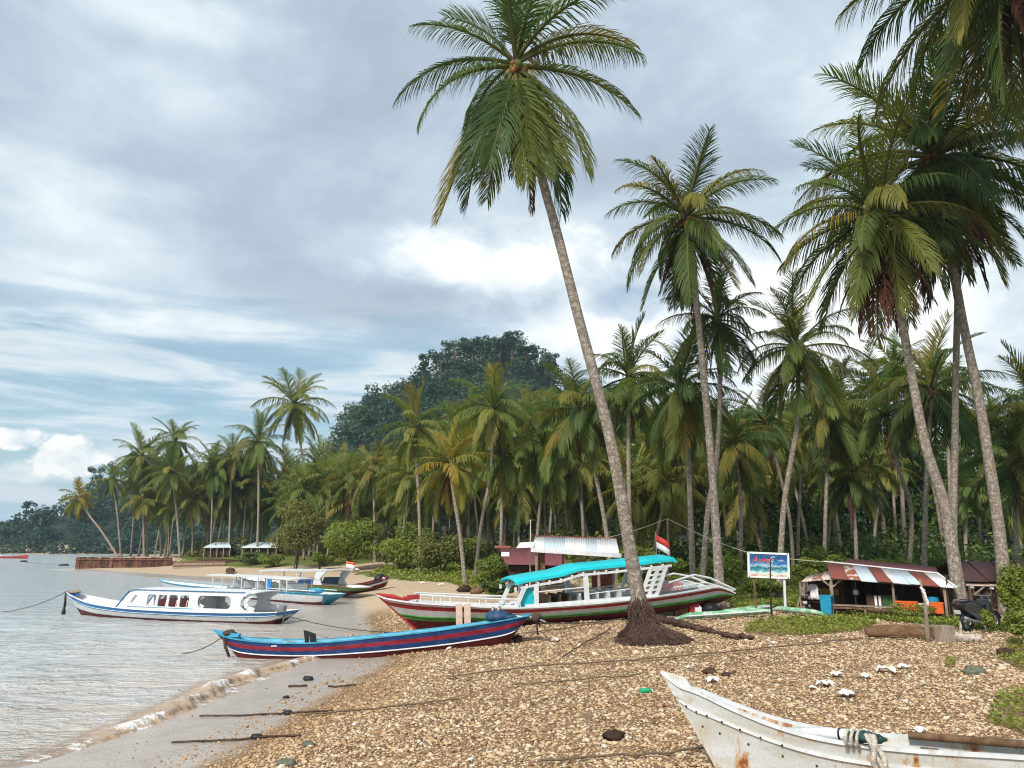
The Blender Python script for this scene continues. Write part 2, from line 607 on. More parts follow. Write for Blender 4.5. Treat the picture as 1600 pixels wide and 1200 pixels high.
# ------------------------------------------------------------------ the lie of the land
SEA = -.12
def _sp(px, py):
    p = at_z(px, py, -.02)
    return (p.x, p.y)


SHORE = np.array([(-9, -60), (-6.6, 8), _sp(300, 1200), _sp(590, 1040), _sp(562, 965), _sp(556, 936), _sp(530, 921), _sp(430, 910), _sp(350, 904), _sp(240, 897), _sp(150, 890.5), _sp(112, 888.6),
                  (-80, 165), (-96, 260), (-140, 380), (-420, 425), (-2000, 520)], float)
LANDPOLY = np.vstack([SHORE, [(-2000, 6000), (6000, 6000), (6000, -60)]])


def in_poly(P, poly):
    x, y = P[:, 0], P[:, 1]
    ins = np.zeros(len(P), bool)
    j = len(poly) - 1
    for i in range(len(poly)):
        xi, yi = poly[i]
        xj, yj = poly[j]
        if yi != yj:
            c = ((yi > y) != (yj > y)) & (x < (xj - xi) * (y - yi) / (yj - yi) + xi)
            ins ^= c
        j = i
    return ins


def shore_dist(P):
    P = np.asarray(P, float)
    d = np.full(len(P), 1e9)
    for a, b in zip(SHORE[:-1], SHORE[1:]):
        ab = b - a
        t = np.clip(((P - a) @ ab) / (ab @ ab), 0, 1)
        q = a + t[:, None] * ab
        d = np.minimum(d, np.hypot(P[:, 0] - q[:, 0], P[:, 1] - q[:, 1]))
    return np.where(in_poly(P, LANDPOLY), d, -d)


def sstep(x, a, b):
    t = np.clip((x - a) / (b - a), 0, 1)
    return t * t * (3 - 2 * t)


def fbm(x, y, f, seed=0):
    """Cheap smooth noise from a few rotated sine pairs, -1..1."""
    o = 0.
    a = 1.
    r = np.random.default_rng(seed)
    for _ in range(5):
        t1, t2, p1, p2 = r.uniform(0, 6.28, 4)
        o = o + a * np.sin(f * (x * math.cos(t1) + y * math.sin(t1)) + p1) * np.sin(f * (x * math.cos(t2) + y * math.sin(t2)) * 1.13 + p2)
        a *= .62
        f *= 1.83
    return o / 1.6


HILLS = [  # x, y, height, spread x, spread y
    (130, 400, 20, 90, 90), (-238, 500, 40, 36, 70), (-190, 520, 24, 40, 80), (-120, 540, 14, 60, 90), (-320, 560, 8, 90, 80), (300, 420, 26, 120, 100)]
HPX = [380, 500, 514, 540, 580, 620, 660, 700, 740, 800, 840, 870, 910, 1000, 1150, 1300, 1600]
HPZ = [0, 4, 42, 54, 61, 65, 70, 78, 83, 85, 79, 69, 60, 50, 42, 30, 14]


def hill_height(x, y):
    hp = 800 + FPX * np.asarray(x) / np.asarray(y).clip(60) * 1.0
    z = (np.interp(hp - 8, HPX, HPZ) + np.interp(hp + 8, HPX, HPZ)) / 2 * np.exp(-((np.asarray(y) - 335) / 62.) ** 2) * np.asarray(y) / 335
    for hx, hy, h, sx, sy in HILLS:
        z = z + h * np.exp(-((x - hx) / sx) ** 2 - ((y - hy) / sy) ** 2)
    return z


WALL0, WALL1 = at(118, 888, 140.), at(268, 888, 139.)
WALL0.z = WALL1.z = .0


def terrain_np(P):
    P = np.asarray(P, float)
    x, y = P[:, 0], P[:, 1]
    s = shore_dist(P)
    z = np.where(s > 0, .85 * (1 - np.exp(-np.maximum(s, 0) / 5.)), np.where(s > -4, .03 * s, -.12 + .11 * (s + 4)))
    z = np.where(s > 0, z * (1 - .62 * sstep(y, 95, 125)), z)
    z = np.maximum(z, -3.)
    far = np.clip((y - 50) / 80, 0, 1) * 1.75
    z = z + far * sstep(s, 6, 24)
    wy = WALL0[1] + (WALL1[1] - WALL0[1]) * (x - WALL0[0]) / (WALL1[0] - WALL0[0])
    fill = sstep(y - wy, .25, .8) * sstep(-x, -WALL1[0] - 14, -WALL1[0] + 2) * sstep(x, WALL0[0] + .3, WALL0[0] + .8)
    z = np.where(fill > 0, np.maximum(z, fill * 1.95), z)
    z = z + (.045 * fbm(x, y, .55, 3) + .03 * fbm(x, y, 1.7, 5)) * sstep(s, .3, 4)
    z = z + hill_height(x, y) * sstep(s, 2, 30) * sstep(y, 170, 235)
    return z


def tz(x, y):
    return float(terrain_np(np.array([[x, y]]))[0])


def ground_at(px, py, z0=.5):
    """Where the ground is seen at that place in the photograph."""
    z = z0
    for _ in range(14):
        p = at_z(px, py, min(z, CAM_H - .4))
        z = .5 * z + .5 * max(SEA, tz(p.x, p.y))
    p = at_z(px, py, min(z, CAM_H - .4))
    return Vector((p.x, p.y, max(SEA, tz(p.x, p.y))))


def px_poly(pts):
    return np.array([ground_at(*p)[:2] for p in pts])


GRASS = [px_poly(q) for q in (
    [(1160, 989), (1178, 972), (1240, 966), (1330, 966), (1372, 974), (1345, 986), (1260, 993), (1200, 994)],
    [(548, 896), (600, 888), (690, 884), (760, 892), (800, 925), (770, 930), (700, 910), (620, 906)],
    [(1140, 950), (1150, 925), (1240, 915), (1275, 940), (1240, 950), (1180, 953)],
    [(1305, 962), (1400, 955), (1500, 962), (1600, 978), (1600, 992), (1500, 980), (1400, 972)],
    [(1540, 1130), (1560, 1088), (1620, 1075), (1660, 1150), (1600, 1150)],
    [(1560, 1030), (1575, 1000), (1640, 995), (1660, 1045), (1600, 1050)],
    [(1472, 1043), (1482, 1028), (1494, 1032), (1492, 1044)])]


def veg_mask(P, patches=1.):
    s = shore_dist(P)
    x, y = P[:, 0], P[:, 1]
    n = fbm(x, y, .22, 9)
    inland = sstep(s + 5 * n, 17, 25) * sstep(y + 4 * n, 39, 46)
    inland = np.maximum(inland, sstep(x + 2 * n, 27, 31) * .8)
    far = sstep(y, 100, 125) * sstep(s + 3 * n, 9, 17) 
    v = np.maximum(inland, far)
    if patches:
        for i, g in enumerate(GRASS):
            v = np.maximum(v, in_poly(P, g) * (1. if i in (1, 2, 3) else patches))
    return v


# ------------------------------------------------------------------ ground sheet
def axis_steps(pts):
    out = []
    for a, b, h in pts:
        out += list(np.arange(a, b - 1e-6, h))
    return np.array(out + [pts[-1][1]])


gx = axis_steps([(-1500, -500, 125), (-500, -200, 20), (-200, -84, 5), (-84, -30, 2.), (-30, -14, .8), (-14, 24, .34), (24, 60, 1.5), (60, 220, 6), (220, 600, 20), (600, 1500, 150)])
gy = axis_steps([(-60, 6, 6), (6, 46, .36), (46, 80, 1.2), (80, 136, 2.5), (136, 142, .4), (142, 180, 3), (180, 480, 6), (480, 800, 20), (800, 1600, 160)])
GX, GY = np.meshgrid(gx, gy)
PP = np.stack([GX.ravel(), GY.ravel()], 1)
GZ = terrain_np(PP)
nx_, ny_ = len(gx), len(gy)
ii = (np.arange(ny_ - 1)[:, None] * nx_ + np.arange(nx_ - 1)[None, :]).ravel()
quads = np.stack([ii, ii + 1, ii + 1 + nx_, ii + nx_], 1)
S_ALL = shore_dist(PP)

m, t, b = principled('shingle beach and soil')
co = t.node('ShaderNodeTexCoord').outputs['Object']
veg = t.node('ShaderNodeAttribute', attribute_name='veg').outputs['Fac']
shd = t.node('ShaderNodeAttribute', attribute_name='shore').outputs['Fac']
sandy = t.node('ShaderNodeAttribute', attribute_name='sandy').outputs['Fac']
vor = t.node('ShaderNodeTexVoronoi')
t.put(vor.inputs['Vector'], co)
vor.inputs['Scale'].default_value = 15.
vs = t.node('ShaderNodeSeparateColor')
t.put(vs.inputs[0], vor.outputs['Color'])
peb = t.ramp(vs.outputs[0], [(0., (.26, .17, .10)), (.25, (.44, .30, .17)), (.55, (.58, .42, .26)), (.8, (.60, .48, .34)), (.97, (.70, .64, .56))])
edge = t.ss(vor.outputs['Distance'], .03, .11, 0., 1.)
peb = t.mix(t.ss(vor.outputs['Distance'], .06, .11), peb, (.27, .18, .11))
big = t.noise(co, .5, 5, .6)
peb = t.mix(1., peb, t.ramp(big, [(.3, (.82, .76, .70)), (.7, (1.1, 1.06, 1.))]), 'MULTIPLY')
sand = t.mix(t.noise(co, 1.2, 6, .7), (.42, .29, .18), (.58, .44, .30))
sand = t.mix(t.m('MULTIPLY', t.ss(t.noise(co, 4., 5, .7), .52, .62), .5), sand, (.66, .58, .48))
peb = t.mix(sandy, peb, sand)
wetc = t.mix(t.noise(co, 1.1, 5, .6), (.34, .285, .235), (.54, .475, .42))
wet = t.ss(t.m('ADD', shd, t.m('MULTIPLY', t.m('SUBTRACT', t.noise(co, .9, 5, .6), .5), 1.6)), -.3, .75, 1., 0.)
soil = t.mix(t.noise(co, .8, 6, .7), (.085, .095, .022), (.16, .185, .04))
soil = t.mix(t.ss(t.noise(co, 2.3, 5, .6), .55, .7), soil, (.17, .12, .07))
c = t.mix(wet, peb, wetc)
vn = t.ss(t.m('ADD', veg, t.m('MULTIPLY', t.m('SUBTRACT', t.noise(co, 1.5, 5, .65), .5), .7)), .35, .6)
c = t.mix(vn, c, soil)
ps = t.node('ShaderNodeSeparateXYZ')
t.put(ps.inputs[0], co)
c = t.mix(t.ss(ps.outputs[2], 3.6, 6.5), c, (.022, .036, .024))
t.put(b.inputs['Base Color'], c)
t.put(b.inputs['Roughness'], t.mix(wet, (.85, .85, .85), (.26, .26, .26)))
t.put(b.inputs['Specular IOR Level'], t.mix(wet, (.15, .15, .15), (.5, .5, .5)))
bp = t.node('ShaderNodeBump')
bp.inputs['Distance'].default_value = .05
t.put(bp.inputs['Strength'], t.m('MULTIPLY', t.ss(wet, 0., 1., .9, .22), t.ss(sandy, 0., 1., 1., .12)))
t.put(bp.inputs['Height'], t.m('ADD', t.m('SUBTRACT', 1., vor.outputs['Distance']), t.m('MULTIPLY', t.noise(co, 9., 5, .7), .5)))
t.l.new(bp.outputs[0], b.inputs['Normal'])
M['ground'] = m
me = np_mesh('beach', np.column_stack([PP, GZ]), quads, M['ground'], smooth=True,
             col={'veg': veg_mask(PP, .25), 'shore': S_ALL, 'sandy': np.maximum(sstep(PP[:, 1], 43, 52), .85 * sstep(PP[:, 0], 17, 22) * sstep(PP[:, 1], 24, 29) * sstep(-PP[:, 1], -38, -33))})
beach = np_obj('beach', me, kind='structure', label='tan shingle beach rising from the water to the palm grove')

# ------------------------------------------------------------------ sea
m, t, b = principled('sea water')
co = t.node('ShaderNodeTexCoord').outputs['Object']
shal = t.node('ShaderNodeAttribute', attribute_name='shallow').outputs['Fac']
w1 = t.noise(t.v('MULTIPLY', co, (.8, 1.5, 1.)), 1.3, 5, .60, .6)
w2 = t.noise(t.v('MULTIPLY', co, (.16, .42, 1.)), 1.3, 3, .5, .3)
w3 = t.noise(t.v('MULTIPLY', co, (1., 1.5, 1.)), 5.5, 3, .6, .3)
h = t.m('ADD', t.m('ADD', t.m('MULTIPLY', w1, 1.), t.m('MULTIPLY', w2, 1.1)), t.m('MULTIPLY', w3, .22))
mur = t.noise(t.v('MULTIPLY', co, (.3, .6, 1.)), .9, 5, .6)
wc = t.mix(shal, (.53, .595, .62), (.60, .54, .475))
wc = t.mix(t.m('MULTIPLY', t.ss(mur, .40, .62), t.ss(shal, .15, .9)), wc, (.60, .53, .46))
crest = t.m('MULTIPLY', t.ss(w1, .56, .70), t.ss(shal, 0., .7, .45, .9))
wc = t.mix(crest, wc, (.70, .71, .71))
t.put(b.inputs['Base Color'], wc)
b.inputs['Roughness'].default_value = .09
b.inputs['IOR'].default_value = 1.33
bp = t.node('ShaderNodeBump')
bp.inputs['Distance'].default_value = .50
bp.inputs['Strength'].default_value = 1.
t.put(bp.inputs['Height'], h)
t.l.new(bp.outputs[0], b.inputs['Normal'])
M['sea'] = m
sx = axis_steps([(-1500, -400, 220), (-400, -100, 30), (-100, -24, 4), (-24, 4, .5)])
sy = axis_steps([(-60, 8, 8), (8, 60, .6), (60, 160, 4), (160, 600, 30), (600, 1600, 200)])
SX, SY = np.meshgrid(sx, sy)
SP_ = np.stack([SX.ravel(), SY.ravel()], 1)
sd = shore_dist(SP_)
amp = np.exp(-np.maximum(-sd - 3, 0) / 9.) * sstep(-SP_[:, 1], -75, -45)
SZ = np.full(len(SP_), SEA) + .05 * sstep(-sd, 3.5, 9) * sstep(-SP_[:, 1], -60, -40) * (fbm(SP_[:, 0] * .6, SP_[:, 1] * 1.2, .9, 21) + .5 * fbm(SP_[:, 0], SP_[:, 1], 2.1, 22))
n1, n2 = len(sx), len(sy)
ii = (np.arange(n2 - 1)[:, None] * n1 + np.arange(n1 - 1)[None, :]).ravel()
me = np_mesh('sea', np.column_stack([SP_, SZ]), np.stack([ii, ii + 1, ii + 1 + n1, ii + n1], 1), M['sea'], smooth=True, col={'shallow': amp})
np_obj('sea', me, kind='structure', label='pale rippled sea water of the bay')

# the little breaking wave along the wet sand: a low brown swell, lacy foam on its crest and run-out
m, t, b = principled('breaking wave')
co = t.node('ShaderNodeTexCoord').outputs['Object']
foam = t.node('ShaderNodeAttribute', attribute_name='foam').outputs['Fac']
body = t.node('ShaderNodeAttribute', attribute_name='body').outputs['Fac']
f1 = t.noise(co, 3.4, 7, .72, .8)
f2 = t.noise(co, 11., 5, .7, .5)
fm_ = t.m('ADD', t.m('ADD', t.m('MULTIPLY', f1, .7), t.m('MULTIPLY', f2, .35)), t.m('MULTIPLY', foam, .26))
ff = t.ss(fm_, .60, .72)
brn = t.mix(t.noise(co, 1.5, 5, .6), (.36, .215, .115), (.56, .43, .31))
t.put(b.inputs['Base Color'], t.mix(ff, brn, (.80, .78, .755)))
t.put(b.inputs['Roughness'], t.mix(ff, (.12, .12, .12), (.6, .6, .6)))
bp = t.node('ShaderNodeBump')
bp.inputs['Distance'].default_value = .035
bp.inputs['Strength'].default_value = .8
t.put(bp.inputs['Height'], t.m('ADD', f1, t.m('MULTIPLY', f2, .6)))
t.l.new(bp.outputs[0], b.inputs['Normal'])
alpha = t.m('MAXIMUM', t.ss(t.m('ADD', body, t.m('MULTIPLY', t.m('SUBTRACT', f1, .5), .9)), .22, .75), t.m('MULTIPLY', ff, t.ss(foam, .05, .3)))
tr = t.node('ShaderNodeBsdfTransparent')
mx = t.node('ShaderNodeMixShader')
t.put(mx.inputs[0], alpha)
t.l.new(tr.outputs[0], mx.inputs[1])
t.l.new(b.outputs[0], mx.inputs[2])
t.l.new(mx.outputs[0], t.n['Material Output'].inputs[0])
wl = catmull([at_z(px, py, SEA) for px, py in ((-60, 1215), (60, 1188), (150, 1162), (220, 1138), (290, 1104), (350, 1076), (420, 1050), (495, 1030))], 420)
prof = [(-1.6, 0., 0., 0.), (-1.2, .012, 0., .22), (-.85, .035, .05, .5), (-.5, .085, .25, .9), (-.25, .145, .6, 1.), (-.08, .185, 1., 1.), (.04, .18, 1., 1.), (.12, .13, .8, 1.), (.17, .07, .45, 1.), (.24, .03, .7, .9),
        (.45, .02, .9, .55), (.75, .016, .8, .3), (1.1, .012, .5, .1), (1.5, .008, .0, 0.)]
V, FO, BO = [], [], []
for i, p in enumerate(wl):
    u = i / (len(wl) - 1)
    tan = wl[min(i + 1, len(wl) - 1)] - wl[max(i - 1, 0)]
    nrm = Vector((tan[1], -tan[0], 0)).normalized()
    px_, py_ = np.array(p[0]), np.array(p[1])
    hgt = (.22 + .95 * float(sstep(np.array(u), .15, .6))) * max(.30, .85 + .55 * float(fbm(px_, py_, 1.1, 4)))
    brk = max(0., min(1., .62 + .8 * float(fbm(px_, py_, 1.7, 14))))
    wob = .30 * float(fbm(px_, py_, 1.0, 31)) + .10 * float(fbm(px_, py_, 3.2, 33))
    for k, (o_, z_, fo, bo) in enumerate(prof):
        j = float(fbm(px_ + k * .35, py_ - k * .2, 3.0, 8))
        q = Vector(p) + nrm * (o_ * (1 + .12 * j) + wob + .05 * j)
        V.append((q.x, q.y, SEA + .012 + z_ * hgt * (1 + .22 * j)))
        FO.append(fo * brk)
        BO.append(bo * min(1., .35 + u * 1.3))
K = len(prof)
F = [(i * K + k, i * K + k + 1, (i + 1) * K + k + 1, (i + 1) * K + k) for i in range(len(wl) - 1) for k in range(K - 1)]
np_obj('wave', np_mesh('wave', np.array(V), np.array(F), m, smooth=True, col={'foam': np.array(FO), 'body': np.array(BO)}), kind='structure', label='small brown wave breaking white along the wet sand')


# ------------------------------------------------------------------ coconut palms
def frond_arrays(a0, bend, nleaf, width, seed, droop=.8, yaw=.0, ragged=.06, ll=.30):
    """One feather leaf of unit length growing along +X at a0 degrees and arching over; leaflets hang with gravity."""
    r = np.random.default_rng(seed)
    n = 15
    ts = np.linspace(0, 1, n)
    angs = np.radians(a0 - bend * ts ** 1.35)
    x = np.concatenate([[0], np.cumsum(np.cos(angs[:-1]) / (n - 1))])
    z = np.concatenate([[0], np.cumsum(np.sin(angs[:-1]) / (n - 1))])
    y = yaw * ts ** 2
    V, F3, F4, TI, RB = [], [], [], [], []
    # rachis: a tapering three-sided rib
    for i in range(n):
        rr = .017 * (1 - ts[i]) ** .8 + .0022
        t_ = np.array([math.cos(angs[i]), 0, math.sin(angs[i])])
        nn = np.array([-t_[2], 0, t_[0]])
        c = np.array([x[i], y[i], z[i]])
        for w in (0, 2.1, 4.2):
            V.append(c + rr * (np.array([0, 1, 0]) * math.sin(w) * 1.3 + nn * math.cos(w)))
            TI.append(0.)
            RB.append(.85)
    for i in range(n - 1):
        for k in range(3):
            F4.append((i * 3 + k, i * 3 + (k + 1) % 3, i * 3 + 3 + (k + 1) % 3, i * 3 + 3 + k))
    g = np.array([0, 0, -1.])
    for side in (1, -1):
        for q in range(nleaf):
            if r.random() < ragged:
                continue
            t = .13 + .87 * ((q + r.uniform(-.3, .3)) / (nleaf - 1))
            t = min(max(t, .1), .995)
            a = math.radians(a0 - bend * t ** 1.35)
            c = np.array([np.interp(t, ts, x), np.interp(t, ts, y), np.interp(t, ts, z)])
            T = np.array([math.cos(a), 0, math.sin(a)])
            N = np.array([-T[2], 0, T[0]])
            S = np.array([0, side, 0.])
            L = ll * (math.sin(math.pi * (.16 + .76 * t)) ** .75) * r.uniform(.82, 1.1)
            sg = math.radians(38 + 24 * t + r.uniform(-7, 7))
            d1 = S * math.cos(sg) + T * math.sin(sg) + N * (.28 + r.uniform(-.1, .1))
            d1 = d1 + g * (.25 * droop)
            d1 /= np.linalg.norm(d1)
            d2 = d1 + g * (droop * r.uniform(.75, 1.25))
            d2 /= np.linalg.norm(d2)
            d3 = d2 + g * (droop * .9)
            d3 /= np.linalg.norm(d3)
            W = T - d1 * (T @ d1)
            W /= max(np.linalg.norm(W), 1e-4)
            w = width * (.6 + .4 * L / ll)
            p1 = c + d1 * L * .35
            p2 = p1 + d2 * L * .37
            p3 = p2 + d3 * L * .28
            k = len(V)
            V += [c - W * w * .35, c + W * w * .35, p1 - W * w * .5, p1 + W * w * .5, p2 - W * w * .38, p2 + W * w * .38, p3]
            F4 += [(k, k + 1, k + 3, k + 2), (k + 2, k + 3, k + 5, k + 4)]
            F3 += [(k + 4, k + 5, k + 6)]
            TI += [r.uniform(0, .13)] * 7
            RB += [0.] * 7
    return np.array(V), np.array(F4), np.array(F3), np.array(TI), np.array(RB)


TYPES = [  # start angle, bend, droop
    (82, 22, .10), (68, 48, .30), (48, 66, .75), (28, 78, 1.1), (8, 70, 1.3), (-14, 54, 1.0), (-38, 38, .62), (-60, 22, .34)]


def frond_bank(nleaf, width, nvar, mname, seed, ragged=.04, rag_tip=.0):
    bank = []
    for k, (a, bnd, dr) in enumerate(TYPES):
        row = []
        for v in range(nvar):
            r = random.Random(seed + k * 17 + v)
            A = frond_arrays(a + r.uniform(-6, 6), bnd * r.uniform(.8, 1.25), nleaf, width, seed + k * 31 + v, dr, r.uniform(-.12, .12), ragged)
            me = np_mesh('frond', A[0], [A[1], A[2]], M[mname], tint=A[3], col={'rib': A[4]})
            row.append(me)
        bank.append(row)
    return bank


def dead_bank(n, nleaf, width, seed):
    out = []
    for v in range(n):
        A = frond_arrays(-72 + 6 * v, 12, nleaf, width, seed + v, 1.3, 0., .25, .2)
        out.append(np_mesh('dead_frond', A[0], [A[1], A[2]], M['dead'], tint=A[3]))
    return out


BANK_NEAR = frond_bank(78, .0095, 4, 'palm_leaf', 100, ragged=.13)
BANK_MID = frond_bank(46, .0145, 2, 'palm_leaf', 400)
BANK_FAR = frond_bank(30, .021, 2, 'palm_leaf_far', 700)
BANK_YEL = frond_bank(24, .030, 2, 'palm_yellow', 900)
DEAD = dead_bank(3, 46, .012, 1300)
NUT = {}
for nm, mt in (('g', 'nut_green'), ('r', 'nut_red')):
    q = MB().ball((0, 0, 0), (1, 1, 1.15), 8, 6)
    NUT[nm] = q.mesh('coconut', M[mt])
    NUT[nm].polygons.foreach_set('use_smooth', [True] * len(NUT[nm].polygons))


def trunk_mesh(pts, r0, r1, flare=1.5, n=10, mt='trunk', rings=30):
    P = catmull(pts, rings)
    rad = []
    for i in range(rings):
        u = i / (rings - 1)
        rr = r0 + (r1 - r0) * u ** .8
        rr *= 1 + (flare - 1) * math.exp(-u * 16)
        rad.append(rr * random.uniform(.97, 1.03))
    mb = MB()
    mb.tube([Vector(p) for p in P], rad, n)
    return mb


def palm(pts, r0, r1, L, label, bank=BANK_MID, n=26, spread=(80, -66), group=None, nuts=0, nutc='g', dead=3, flare=1.5, mt='trunk', seed=0, custom=None, fib=.32, thick=10, power=1.0):
    """pts: world points up the middle of the trunk; the last one is the growing tip."""
    r = random.Random(seed + 5)
    base = Vector(pts[0])
    root = thing('coconut_palm', label, 'palm', base, group=group)
    loc = [Vector(p) - base for p in pts]
    loc[0].z -= .15
    me = trunk_mesh(loc, r0, r1, flare, thick, mt)
    me.build('trunk', M[mt], root, smooth=3)
    hub = loc[-1]
    if fib:
        d = (hub - loc[-2]).normalized()
        f = MB()
        f.tube([hub - d * fib * 2.6, hub - d * fib * 1.2, hub, hub + d * fib], [r1 * 1.05, r1 * 1.7, r1 * 1.9, r1 * .7], 8)
        f.build('crown_shaft', M['fibre'], root, smooth=3)
    lst = custom
    if lst is None:
        lst = []
        for i in range(n):
            f = (i + .5) / n
            inc = spread[0] + (spread[1] - spread[0]) * f ** power + r.uniform(-8, 8)
            lst.append(((i * 137.5 + r.uniform(-22, 22)) % 360, inc, r.uniform(.85, 1.1)))
    for a, inc, k in lst:
        if custom is not None and inc < -25:
            k *= r.uniform(.9, 1.16)
        j = min(range(len(TYPES)), key=lambda q: abs(TYPES[q][0] - inc))
        me_ = r.choice(bank[j])
        o = bpy.data.objects.new('frond', me_)
        o.location = hub + Vector((r.uniform(-.07, .07), r.uniform(-.07, .07), .12 * (inc / 70)))
        o.rotation_euler = (R(r.uniform(-14, 14)), R(-(inc - TYPES[j][0]) * .7), R(a))
        o.scale = (L * k,) * 3
        link(o, root)
    for i in range(dead):
        o = bpy.data.objects.new('dead_frond', r.choice(DEAD))
        o.location = hub - Vector((0, 0, .45))
        o.rotation_euler = (R(r.uniform(-10, 10)), 0, R(r.uniform(0, 360)))
        o.scale = (L * r.uniform(.55, 1.05),) * 3
        link(o, root)
    for i in range(nuts):
        a = r.uniform(0, 6.28)
        o = bpy.data.objects.new('coconut', NUT[nutc if r.random() < .75 else 'r'])
        o.location = hub + Vector((math.cos(a) * r1 * r.uniform(1.6, 2.5), math.sin(a) * r1 * r.uniform(1.6, 2.5), -r.uniform(.1, .5)))
        o.scale = (r.uniform(.11, .15),) * 3
        link(o, root)
    return root


def pt(Y, *pp, base=True, dY=0.):
    """Trunk points from photograph places at distance Y, foot put on the ground; dY leans it away."""
    out = []
    n = len(pp)
    for i, (px, py) in enumerate(pp):
        out.append(at(px, py, Y + dY * i / (n - 1)))
    if base:
        out[0].z = tz(out[0].x, out[0].y)
    return out


# the tall leaning palm in front of the beached boat: its leaves one by one (compass bearing, start angle, size)
g0 = ground_at(1006, 1004)
MAINY = g0.y
cu = [(178, 12, .95), (190, 38, .80), (166, 62, .8), (208, -26, .98), (196, -58, .95), (238, -62, .95), (256, -68, 1.), (272, -60, .90), (170, -64, 1.),
      (4, 22, .95), (-8, -4, 1.0), (12, 40, 1.0), (-18, 56, .98), (30, 66, .9), (322, -46, 1.), (304, -64, .98), (288, -70, .95), (100, -60, .9), (130, -66, .9),
      (80, 40, .9), (120, 15, .9), (240, 78, .85), (300, 74, .85), (262, 50, .90), (90, 80, .8), (40, -48, .95), (205, -66, 1.05), (310, -66, 1.0), (350, -66, .9)]
main = palm([g0] + pt(MAINY, (996, 925), (983, 850), (966, 750), (945, 650), (905, 500), (872, 370), (842, 260), (806, 102), base=False), .26, .16, 5.7,
            'tall leaning coconut palm with a bare root mound, standing before the turquoise-roofed boat', BANK_NEAR, custom=cu, nuts=26, dead=7, flare=1.55, seed=1, thick=14)


def root_mound():
    """A skirt of matted roots under the trunk: lumpy core plus hundreds of separate strands running down it."""
    r = random.Random(3)
    prof_ = [(.82, -.2), (.86, .02), (1.02, .13), (.96, .24), (.74, .36), (.56, .48), (.46, .64), (.40, .84), (.345, 1.05), (.29, 1.3), (.22, 1.55)]

    def rad_at(z, a):
        zz = [p[1] for p in prof_]
        rr = np.interp(z, zz, [p[0] for p in prof_])
        ex = 1.0 + (.24 * math.cos(a) + .05) * np.interp(z, [0, .8], [1, 0])
        return rr * ex * (1 + .09 * math.sin(3 * a + 1) + .06 * math.sin(8 * a + 3 * z) + .05 * math.sin(17 * a))

    def axis_x(z):
        return -.085 * max(0, z) + .10 * (1 - min(1, max(0, z)))

    def on(a, z, out=0.):
        q = rad_at(z, a) + out
        return Vector((axis_x(z) + math.cos(a) * q, math.sin(a) * q, z))
    mb = MB()
    n = 54
    vs, fs = [], []
    for q, (_, z) in enumerate(prof_):
        for k in range(n):
            a = 2 * math.pi * k / n
            p = on(a, z, r.uniform(-.09, .05))
            vs.append((p.x, p.y, p.z + r.uniform(-.05, .04)))
    for q in range(len(prof_) - 1):
        for k in range(n):
            fs.append((q * n + k, q * n + (k + 1) % n, (q + 1) * n + (k + 1) % n, (q + 1) * n + k))
    mb.add(vs, fs)
    mb.build('root_mound', M['root'], main)
    mb = MB()
    for i in range(1500):
        a = r.uniform(0, 6.28)
        z0 = r.uniform(.16, .66) if i < 1100 else r.uniform(.5, 1.6)
        ln_ = r.uniform(.2, .5) if i < 1100 else r.uniform(.25, .6)
        z1 = max(-.02, z0 - ln_)
        a2 = a + r.uniform(-.16, .16)
        w = r.uniform(.010, .026)
        mb.tube([on(a, z0, .0), on((a + a2) / 2, (z0 + z1) / 2, .035), on(a2, z1, r.uniform(.0, .16))], [w, w, w * .5], 3, cap=False)
    for i in range(420):
        a = r.uniform(0, 6.28)
        a2 = a + r.uniform(-.5, .5)
        w = r.uniform(.008, .020)
        o_ = r.uniform(.15, .55)
        mb.tube([on(a, .22, -.03), on((a + a2) / 2, .10, o_ * .5) , on(a2, .02, o_)], [w, w, w * .4], 3, cap=False)
    o = mb.build('roots', M['root'], main)
    o['kind'] = 'stuff'


root_mound()

